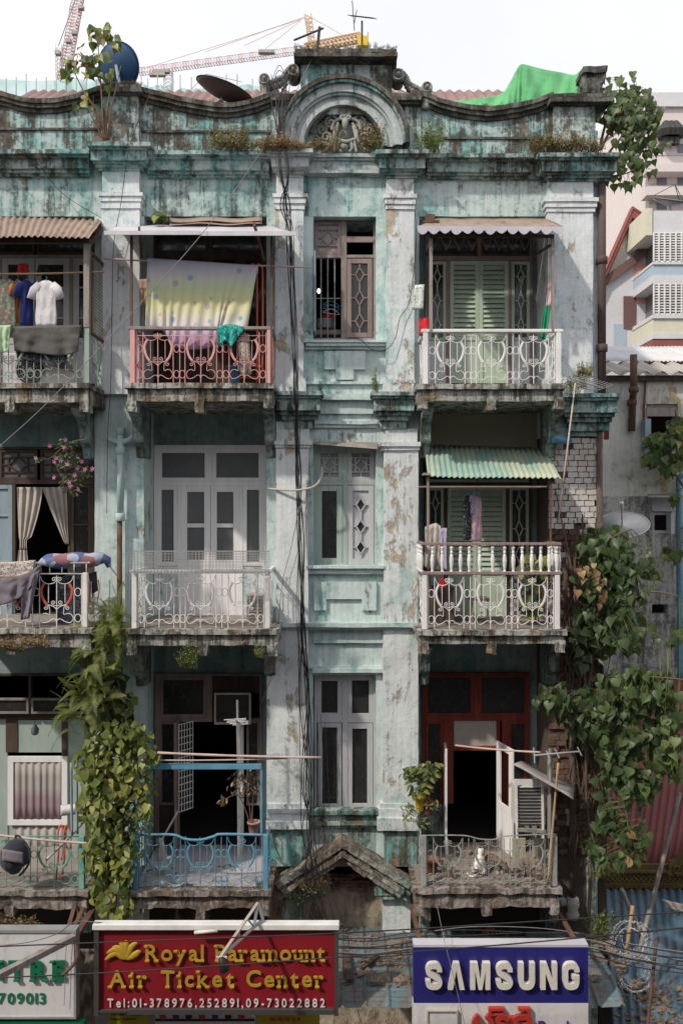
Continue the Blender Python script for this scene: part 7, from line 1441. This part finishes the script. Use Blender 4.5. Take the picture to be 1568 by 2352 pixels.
def twigs(par, pts, roots, r=.004, mat='twig'):
    """thin shoots joining leaf points to the nearest branch point, one joined mesh"""
    q = MB()
    for p in pts:
        c = min(roots, key=lambda t: (t-p).length); mid = c.lerp(p, .55)+Vector((0,0,.10*(c-p).length)); q.tube([c, mid, p], [r, r*.8, r*.5], 3)
    stuff(q.build('twig', MATS[mat], par))
# ------------------------------------------------------------------ sapling on the left parapet pier
t = thing('fig_sapling', 'young fig sapling with yellowing heart-shaped leaves on the left parapet pier', 'plant', W(240,322,-.45))
B = [[W(242,322,-.42), W(236,260,-.45), W(232,190,-.4), W(226,110,-.4), W(215,62,-.4)], [W(244,322,-.42), W(246,260,-.45), W(254,200,-.4), W(262,130,-.38), W(256,88,-.38)], [W(240,322,-.42), W(222,255,-.45), W(196,215,-.45), W(178,180,-.42), W(168,155,-.42)], [W(246,322,-.42), W(256,250,-.5), W(270,190,-.5), W(278,152,-.5)], [W(238,318,-.42), W(215,275,-.45), W(190,225,-.45)], [W(232,190,-.4), W(210,150,-.4), W(186,128,-.4), W(180,122,-.4)]]
roots = []
for b in B: branch(t, b, .013, .005, 'twig', 'stem'); roots += smooth_line(b, 6)
pts = ublob(222,78,-.42,24,20,.12,26)+ublob(246,80,-.4,14,22,.1,9)+ublob(262,106,-.42,14,12,.1,7)+ublob(192,140,-.42,34,17,.14,24)+ublob(226,138,-.42,16,14,.12,12)+ublob(160,162,-.42,14,12,.1,8)+ublob(246,166,-.5,26,24,.1,13)+ublob(190,238,-.45,12,14,.06,7)+ublob(200,170,-.44,20,10,.1,8)
pts = [p+Vector((rp.gauss(0,.05), 0, rp.gauss(0,.05))) for p in pts if rp.random() < .8]; leaves(t, pts, ME_peepul, (.085,.145), 'leaf', .6, .9, .9, mats=[('leaf',5),('leaf_yellow',4),('leaf_dead',.4)]); twigs(t, pts, roots, .003)
q = MB()
for k in range(16):
    a = W(246+rp.uniform(-8,8), 322, -.42); e = W(246+rp.uniform(-75,60), 215+rp.uniform(0,90), -.5); q.tube(smooth_line([a, a.lerp(e,.5)+Vector((rp.uniform(-.06,.06),0,.05)), e], 4), .0035, 3)
stuff(q.build('twig', MATS['twig'], t))
# ------------------------------------------------------------------ fig on the right parapet corner
t = thing('fig_tree', 'bushy fig tree growing out of the right parapet corner', 'tree', W(1385,330,.1))
B = [[W(1378,345,.1), W(1400,300,.0), W(1425,260,-.05), W(1450,220,-.05), W(1462,200,-.05)], [W(1380,380,.1), W(1405,340,.0), W(1440,300,-.1), W(1475,265,-.1), W(1505,235,-.1)], [W(1382,420,.1), W(1400,395,.0), W(1430,360,-.1), W(1470,340,-.1), W(1500,320,-.1)], [W(1378,330,.1), W(1392,270,.0), W(1398,215,.0), W(1400,180,.0)], [W(1380,400,.1), W(1400,405,-.05), W(1430,400,-.1), W(1460,390,-.1)]]
roots = []
for b in B: branch(t, b, .022, .006, 'bark', 'limb'); roots += smooth_line(b, 6)
pts = ublob(1425,265,-.05,45,48,.28,95)+ublob(1465,275,-.08,40,42,.25,70)+ublob(1410,205,.0,22,28,.15,20)+ublob(1455,205,-.05,26,22,.12,14)+ublob(1500,270,-.1,16,34,.12,14)+ublob(1460,345,-.08,42,40,.2,60)+ublob(1425,395,-.05,38,28,.2,36)+ublob(1490,345,-.08,16,30,.12,14)
pts = [p+Vector((rp.gauss(0,.10), 0, rp.gauss(0,.10))) for p in pts]; leaves(t, pts, ME_peepul, (.085,.145), 'leaf_dark', 1.1, .6, .5, mats=[('leaf',4),('leaf_dark',5)], cap=300); twigs(t, pts, roots, .004)
# ------------------------------------------------------------------ climbing fig over the right corner
t = thing('climbing_fig', 'large climbing fig with dull green heart-shaped leaves over the right corner', 'tree', W(1385,2200,-.1))
B = [[W(1345,2200,-.1), W(1355,2000,-.15), W(1345,1800,-.2), W(1350,1600,-.25), W(1370,1440,-.3), W(1380,1300,-.4)], [W(1350,1600,-.25), W(1400,1570,-.5), W(1470,1555,-.8), W(1560,1560,-1.0), W(1620,1570,-1.0)], [W(1345,1700,-.2), W(1320,1660,-.5), W(1290,1620,-.7), W(1250,1580,-.8)], [W(1350,1800,-.2), W(1400,1760,-.6), W(1460,1720,-.8), W(1530,1720,-.9)], [W(1370,1440,-.3), W(1430,1400,-.5), W(1490,1360,-.7), W(1560,1370,-.8)], [W(1380,1300,-.4), W(1400,1240,-.5), W(1450,1215,-.6)], [W(1400,1760,-.6), W(1430,1840,-.8), W(1450,1930,-.8), W(1470,1990,-.8)], [W(1350,1600,-.25), W(1330,1480,-.2), W(1318,1350,-.15), W(1325,1230,-.15)], [W(1330,1400,-.2), W(1300,1250,-.1), W(1276,1130,-.05)]]
roots = []
for i, b in enumerate(B): branch(t, b, .035 if i == 0 else .018, .008, 'bark', 'limb'); roots += smooth_line(b, 6)
pts = ublob(1380,1260,-.4,55,55,.3,75)+ublob(1400,1330,-.5,75,60,.35,90)+ublob(1470,1290,-.55,45,35,.2,24)+ublob(1365,1420,-.4,50,70,.3,70)+ublob(1440,1440,-.6,60,50,.3,60)+ublob(1540,1460,-.8,40,20,.2,14)+ublob(1470,1580,-.8,110,50,.3,110)+ublob(1270,1600,-.75,42,52,.15,46)+ublob(1340,1640,-.5,55,60,.3,70)+ublob(1420,1680,-.75,90,70,.3,120)+ublob(1530,1650,-.9,45,90,.25,75)+ublob(1450,1790,-.8,75,50,.25,80)+ublob(1390,1880,-.75,36,40,.15,34)+ublob(1440,1920,-.8,45,75,.15,60)+ublob(1370,1955,-.7,20,22,.1,12)+ublob(1550,1770,-.9,25,40,.2,20)+ublob(1330,1500,-.3,30,40,.2,24)
pts += sum((ublob(u, v, y_, ru, rv, .2, n) for u, v, y_, ru, rv, n in ((1430,1320,-.6,95,95,60),(1440,1600,-.85,115,70,70),(1470,1720,-.9,95,90,60),(1390,1300,-.15,80,110,90),(1400,1450,-.2,80,80,80),(1420,1640,-.3,120,110,100),(1440,1800,-.45,80,60,30))), []); pts.sort(key=lambda p: p.y)
leaves(t, pts, ME_peepul, (.075,.185), 'leaf_dark', .9, .6, .75, mats=[('leaf',4),('leaf_dark',6),('leaf_dead',.15)], cap=300); twigs(t, pts, roots, .004, 'fern')
leaves(t, ublob(1350,1335,-.75,40,85,.08,20), ME_peepul, (.07,.13), 'leaf_dead', 1., .7, .8)
q = MB()
for k in range(42):
    u = 1295+rp.random()*95; v = 1180+rp.random()*500; ln = [W(u+rp.uniform(-10,10)*i, v+i*rp.uniform(60,110), -.06-rp.random()*.08) for i in range(5)]; q.tube(smooth_line(ln, 4), rp.uniform(.004,.012), 4)
stuff(q.build('aerial_root', MATS['bark'], t))
# leafy branches in front of the grimy house
t = thing('fig_bush', 'pale green fig branches growing by the window of the grimy house', 'plant', W(1560,1110,4.4))
B = [[W(1620,1100,4.4), W(1560,1010,4.4), W(1500,1000,4.4)], [W(1600,1180,4.4), W(1550,1090,4.4), W(1500,1060,4.4)], [W(1590,1010,4.4), W(1556,970,4.4), W(1550,940,4.4)]]; roots = []
for b in B: branch(t, b, .03, .01, 'bark', 'limb'); roots += smooth_line(b, 6)
pts = ublob(1520,1008,4.4,42,16,.3,60)+ublob(1556,985,4.4,20,34,.3,50)+ublob(1500,1050,4.4,24,20,.25,30)+ublob(1560,1050,4.4,18,28,.25,34)+ublob(1535,1075,4.4,20,14,.2,18)+ublob(1545,1145,4.4,12,12,.1,10)+ublob(1545,1270,4.4,25,16,.2,16); leaves(t, pts, ME_peepul, (.13,.20), 'leaf', .8, .8, .7, cap=300, mats=[('leaf',6),('leaf_yellow',1)]); twigs(t, pts, roots, .005)
# ------------------------------------------------------------------ fern and pothos curtain at the left
def frond(n=22, L=1., w=.17, curve=.5):
    q = MB(); P = [Vector((0, -L*.62*(i/n), L*(.75*(i/n)-curve*1.35*(i/n)**2))) for i in range(n+1)]; q.tube(P, .006, 3)
    for i in range(1, n):
        d = (P[i+1]-P[i-1]).normalized(); s = w*math.sin(math.pi*min(.97,(i/n)**.75))+.015; up = Vector((1,0,0)).cross(d)
        for sd in (-1, 1):
            a = P[i]; tip = a+Vector((sd*s,0,0))+d*s*.35-up*s*.15; b = a+d*L/n*.42; c = a.lerp(tip,.5)+d*L/n*.42; e = a.lerp(tip,.5)-d*L/n*.02; q.add([a, e, tip, c, b], [(0,1,2,3),(0,3,4)] if sd > 0 else [(0,3,2,1),(0,4,3)])
    o = q.build('frond', MATS['fern'], None, base=(0,0,0)); me = o.data; bpy.data.objects.remove(o); return me
FR = [frond(22,1.,.17,.45), frond(24,1.,.15,.75), frond(20,1.,.19,.15)]
t = thing('fern_clump', 'clump of sword ferns hanging between the left balconies', 'plant', W(240,1700,-.5))
sp = [(252,1425,12),(238,1455,14),(262,1455,12),(225,1495,14),(255,1495,12),(215,1535,14),(240,1545,10),(205,1580,12),(195,1640,8),(225,1600,8),(180,1660,5),(200,1610,8)]
for u, v, n in sp:
    for k in range(n*2):
        az = rp.uniform(-1.75,1.6); s = rp.uniform(.32,.60); inst(rp.choice(FR), 'frond', t, W(u+rp.uniform(-24,26), v+rp.uniform(-16,16), -.62+rp.uniform(-.14,.14)), (rp.uniform(-.5,.6) if v > 1440 else rp.uniform(-1.1,-.1), rp.uniform(-.4,.4), az), (s,s,s))
for u, v, az, s in ((190,1650,-1.3,.75),(200,1640,-1.1,.7),(185,1690,-1.25,.65),(205,1560,-1.2,.6),(215,1520,-1.4,.55),(190,1600,-1.35,.55)): inst(FR[1], 'frond', t, W(u,v,-.75), (.05,0,az), (s,s,s))
t = thing('pothos_vine', 'curtain of yellow-green pothos leaves hanging down past the blue balcony', 'plant', W(260,2130,-.6))
B = [[W(255,1560,-.4), W(245,1700,-.6), W(250,1850,-.7), W(265,2000,-.75), W(270,2120,-.8)], [W(270,1560,-.4), W(300,1720,-.65), W(310,1850,-.8), W(300,1980,-.9), W(296,2110,-.9)], [W(230,1560,-.4), W(215,1700,-.6), W(215,1850,-.7), W(235,2000,-.75), W(245,2090,-.8)]]; roots = []
for b in B: branch(t, b, .014, .006, 'bark', 'stem'); roots += smooth_line(b, 6)
pts = ublob(290,1690,-.75,60,36,.2,75)+ublob(240,1700,-.72,50,45,.2,75)+ublob(230,1780,-.8,45,60,.2,95)+ublob(300,1780,-.9,45,60,.2,75)+ublob(250,1860,-.9,60,50,.2,90)+ublob(245,1930,-.9,45,55,.18,75)+ublob(255,2010,-.92,42,50,.15,65)+ublob(290,1960,-.95,30,60,.12,40)+ublob(290,2060,-.95,18,60,.1,30)+ublob(250,2090,-.95,22,36,.1,26)+ublob(330,1690,-.8,30,24,.15,20)+ublob(275,1620,-.45,45,40,.15,22)
pts += ublob(200,1760,-.75,30,60,.15,40)+ublob(345,1740,-.85,25,40,.12,26)+ublob(205,1850,-.8,28,50,.12,40)+ublob(330,1830,-.9,26,50,.1,30)+ublob(215,1960,-.88,25,60,.1,36)+ublob(230,2050,-.9,25,45,.1,26)
pts.sort(key=lambda p: p.y); leaves(t, pts, ME_pothos, (.06,.145), 'leaf_pothos', .6, .6, .95, cap=300, mats=[('leaf_pothos',6),('leaf_yellow',4),('leaf',2)]); twigs(t, pts, roots, .003)
fill = ublob(262,1620,-.25,50,90,.1,70)+ublob(262,1850,-.6,60,180,.15,160); leaves(t, fill, ME_pothos, (.12,.2), 'leaf_dark', .8, .7, .6, cap=0)
t = thing('creeper', 'fine dark creeper with tiny leaves and purple flowers beside the blue railing', 'plant', W(315,1990,-.95)); pts = ublob(315,1880,-.95,48,30,.1,150)+ublob(322,1930,-.98,30,50,.1,110)+ublob(345,1790,-.85,18,36,.1,40); leaves(t, pts, ME_ell, (.03,.055), 'leaf_dark', .5, .8, .9, cap=120); 
leaves(t, ublob(318,1900,-1.06,20,34,.03,6), ME_ell, (.03,.04), 'c_navy', .5,.9,.9)
# ------------------------------------------------------------------ other pot plants
def shrub(name, label, base, stems, bl, me, size, mats, cat='plant', droop=.2):
    t = thing(name, label, cat, base); roots = []
    for s in stems: branch(t, s, .009, .004, 'twig', 'stem', 4); roots += smooth_line(s, 5)
    pts = sum((ublob(*b) for b in bl), []); leaves(t, pts, me, size, mats[0][0], droop, .7, 1., mats=mats); twigs(t, pts, roots, .002); return t
b0 = W(963,1845,-.35)
shrub('pot_shrub', 'leafy green shrub rising from the yellow pot', b0, [[b0, W(968,1800,-.38), W(960,1760,-.4)], [b0, W(975,1800,-.38), W(990,1765,-.4)], [b0, W(960,1800,-.38), W(940,1770,-.4)]], [(960,1772,-.4,40,20,.16,55),(985,1762,-.4,26,16,.14,28),(965,1805,-.38,26,24,.12,26)], ME_ell, (.10,.16), [('leaf',6),('leaf_yellow',1)])
shrub('pot_shrub', 'wispy pale weed spilling from the brown pot', W(980,1860,-.3), [[W(980,1860,-.3), W(985,1830,-.35)], [W(960,1870,-.3), W(940,1850,-.4)]], [(988,1842,-.35,18,16,.1,24),(940,1862,-.38,22,26,.1,46),(970,1888,-.38,22,14,.1,26)], ME_ell, (.04,.08), [('leaf',4),('fern',4)])
b0 = W(578,1905,-.62); shrub('dried_plant', 'brown dried plant in the pot on the blue balcony', b0, [[b0, W(570,1830,-.62), W(552,1760,-.65)], [b0, W(582,1820,-.62), W(590,1770,-.62)], [b0, W(550,1830,-.64), W(512,1838,-.66)]], [(548,1800,-.64,26,34,.1,50),(580,1790,-.62,18,40,.1,40),(512,1838,-.66,12,14,.06,14)], ME_ell, (.045,.085), [('leaf_dead',3),('bark',5)], droop=.6)
b0 = W(150,1150,-.9)
fl = shrub('flower_basket', 'hanging periwinkle with small pink flowers over the dark doorway', W(160,1140,-.9), [[W(200,1010,-.8), W(160,1020,-.85), W(150,1080,-.9), W(165,1135,-.9)], [W(160,1020,-.85), W(125,1050,-.9), W(150,1110,-.9)], [W(160,1030,-.85), W(110,1055,-.9)], [W(165,1060,-.9), W(205,1085,-.9)]], [(155,1022,-.88,28,16,.08,46),(150,1055,-.9,34,24,.1,70),(160,1105,-.9,26,26,.1,70),(195,1082,-.9,20,16,.06,26),(170,1130,-.9,18,10,.06,18),(90,1055,-.9,10,6,.04,6)], ME_ell, (.04,.07), [('leaf',6),('leaf_dark',4)])
fm = MB()
for k in range(5): a = 2*math.pi*k/5; c, s = math.cos(a), math.sin(a); c2, s2 = math.cos(a+.45), math.sin(a+.45); c3, s3 = math.cos(a-.45), math.sin(a-.45); fm.add([(0,0,0),(c3*.02,-.006,s3*.02),(c*.032,-.004,s*.032),(c2*.02,-.006,s2*.02)], [(0,1,2,3)])
fo = fm.build('flower', MATS['petal'], None, base=(0,0,0)); fme = fo.data; bpy.data.objects.remove(fo)
for k, (u, v) in enumerate(((150,1010),(148,1028),(115,1024),(83,1052),(125,1060),(130,1052),(140,1058),(178,1075),(196,1078),(213,1076),(160,1108),(172,1092),(136,1122),(125,1097),(180,1124),(162,1116),(155,1066),(188,1060))): inst(fme, 'flower', fl, W(u,v,-1.01), (rp.uniform(-.3,.3), rp.uniform(0,6), rp.uniform(-.4,.4)), (1.1,1.1,1.1))
shrub('balcony_plant', 'broad-leaved plants behind the bars of the baluster balcony', W(1220,1440,-.3), [[W(1215,1430,-.3), W(1220,1360,-.3), W(1210,1300,-.3)], [W(1235,1430,-.3), W(1245,1340,-.3), W(1262,1290,-.5)]], [(1215,1320,-.3,20,50,.12,18),(1250,1295,-.5,16,18,.1,8),(1215,1395,-.35,26,30,.1,16)], ME_pothos, (.10,.17), [('leaf',3),('leaf_yellow',2)])
shrub('awning_weed', 'small broad-leaved weed rooted above the lilac sheet roof', W(368,512,-.15), [[W(368,512,-.15), W(365,496,-.2)], [W(372,512,-.15), W(380,494,-.2)]], [(368,500,-.2,20,9,.08,16)], ME_pothos, (.08,.13), [('leaf',3),('leaf_dark',2),('leaf_yellow',1)])
# ------------------------------------------------------------------ dry weeds on ledges
def weedmesh(seed, n=46, hgt=.25, w=.2, leafy=True):
    r = random.Random(seed); q = MB()
    for k in range(n):
        a = Vector((r.uniform(-w,w)*.5, r.uniform(-.04,.04), 0)); e = Vector((a.x+r.uniform(-w,w)*.6, a.y-r.random()*.12, hgt*r.uniform(.3,1.))); mid = a.lerp(e,.5)+Vector((r.uniform(-.03,.03),0,.03)); q.tube([a, mid, e], [.0025,.002,.0012], 3)
        if leafy:
            for j in range(6): p = a.lerp(e, r.uniform(.3,1.)); d = Vector((r.uniform(-1,1), r.uniform(-1,.4), r.uniform(-.6,.6)))*.026; s = d.cross(Vector((r.uniform(-1,1),1,r.uniform(-1,1)))).normalized()*.008; q.add([p, p+d*.5+s, p+d, p+d*.5-s], [(0,1,2,3)])
    o = q.build('weed', MATS['weed'], None, base=(0,0,0)); me = o.data; bpy.data.objects.remove(o); return me
WM = [weedmesh(1), weedmesh(2, 34, .3, .14), weedmesh(3, 60, .18, .32), weedmesh(4, 26, .35, .1)]
def weed(u, v, y_, s, k, label, grp, mat=None):
    o = inst(WM[k], 'weed_tuft', None, W(u,v,y_), (0,0,rp.uniform(-.6,.6)), (s,s,s*rp.uniform(.8,1.2)), MATS[mat] if mat else None); tag(o, label, 'weed', grp)
for u, v, s, k in ((512,346,1.3,0),(530,346,1.4,2),(548,347,1.2,0),(500,345,.8,1),(570,347,.9,2),(560,330,.8,0)): weed(u, v, -.30, s, k, 'dry brown weed tuft on the cornice ledge left of the arch', 'weeds left of the arch')
for u, v, s, k in ((1225,350,1.1,0),(1262,348,1.3,0),(1285,350,1.4,2),(1310,351,1.1,2),(1340,352,1.2,2),(1365,352,1.0,0),(1240,352,.9,1)): weed(u, v, -.36, s, k, 'reddish dry weed tuft on the cornice ledge below the right parapet pier', 'weeds below the right pier')
for u, v, s, k in ((850,345,1.5,0),(862,347,1.2,0),(742,348,.9,2),(722,350,.9,2),(770,350,1.0,1),(700,352,.8,2)): weed(u, v, -.20, s, k, 'wispy dry weed in front of the carved relief', 'weeds under the arch')
for u, v, s, k in ((628,345,1.2,2),(640,346,1.3,2),(618,350,1.1,0),(655,346,1.0,2),(690,345,.8,2)): weed(u, v, -.42, s, k, 'reddish dry creeper heaped on the cornice beside the cables', 'weeds beside the cables', 'leaf_dead' if k == 2 else None)
for u, v, s, k in ((988,350,1.5,0),(995,352,1.2,1)): weed(u, v, -.32, s, k, 'pale green weed growing right of the arch', 'weeds right of the arch', 'fern')
for u in range(240, 320, 13): weed(u, 196, -.12, .35, 2, 'thin moss tuft on the cap of the left parapet pier', 'moss on the left pier', 'leaf_dead')
for u in range(680, 912, 14): weed(u, 113, -.1+rp.uniform(-.08,.1), .3, rp.choice((1,2)), 'thin grass blade tuft along the top of the pediment block', 'grass on the pediment block')
for k in range(44): u = rp.choice((rp.uniform(0,232), rp.uniform(325,625), rp.uniform(990,1262))); v = 232+ (12 if 40 < u < 170 or 380 < u < 580 or 1030 < u < 1210 else 2); weed(u, v+6, -.05, rp.uniform(.22,.42), rp.choice((1,2,3)), 'thin dry grass tuft along the sagging parapet coping', 'grass along the parapet coping')
for u, v, y_, s, k, m_ in ((862,902,-.4,.9,3,'fern'),(735,902,-.2,.6,3,'fern'),(1312,905,-.5,1.2,0,'fern'),(1328,880,-.4,1.1,3,None),(1340,890,-.4,.9,3,None),(1345,868,-.3,1.0,0,'fern'),(988,922,-.9,.6,2,'leaf_dead')): weed(u, v, y_, s, k, {862:'tall pale weed on the ledge beside the raised stucco cross',735:'small pale weed on the ledge beside the cable bundle',1312:'yellow-green weed below the rung antenna',1328:'dry twiggy weed behind the rung antenna',1340:'second dry twiggy weed behind the rung antenna',1345:'green weed at the foot of the upper drainpipe',988:'reddish weed hanging from the slab of the white scrolled balcony'}[u], 'weeds on the middle ledge', m_)
LOW = [(440,1535,-.85,1.2,1,'fern','trailing pale weed under the edge of the white balcony'),(428,1530,-.85,1.,0,'fern','second trailing weed under the edge of the white balcony'),(598,1510,-.85,.8,1,'fern','small weed at the right corner of the white balcony slab'),(705,2070,-.3,1.2,2,'leaf_dark','dark green weed under the left capital of the street-door gable'),(712,2050,-.3,1.0,0,'fern','pale weed sprouting at the left foot of the street-door gable'),(715,2040,-.28,1.,2,'leaf_dead','reddish dry weed at the left foot of the street-door gable'),(466,2120,-.6,.8,0,'fern','weed on the stub below the blue balcony'),(25,2140,-.85,1.6,2,None,'shaggy dry weed under the teal balcony above the white sign'),(45,2130,-.85,1.3,2,None,'smaller dry weed under the teal balcony beside the shaggy one'),(5,1490,-.85,1.0,2,'leaf_dead','dead brown weed under the slab of the red-armed white railing'),(40,1494,-.87,1.1,2,'leaf_dead','longer dead brown weed under the slab with the grey shirt'),(85,1484,-.87,1.0,2,'leaf_dead','dead weed under the slab below the blue bolster'),(1380,2015,-.3,1.3,0,'fern','leafy weed on the dark timber post near the gilded eave'),(1375,2150,-.3,1.5,0,'fern','larger leafy weed low on the dark timber post'),(1352,1960,-.3,1.0,0,'leaf','weed on the brickwork right of the cats balcony')]
for u, v, y_, s, k, m_, lb in LOW: weed(u, v, y_, s, k, lb, 'weeds on the lower ledges', m_)
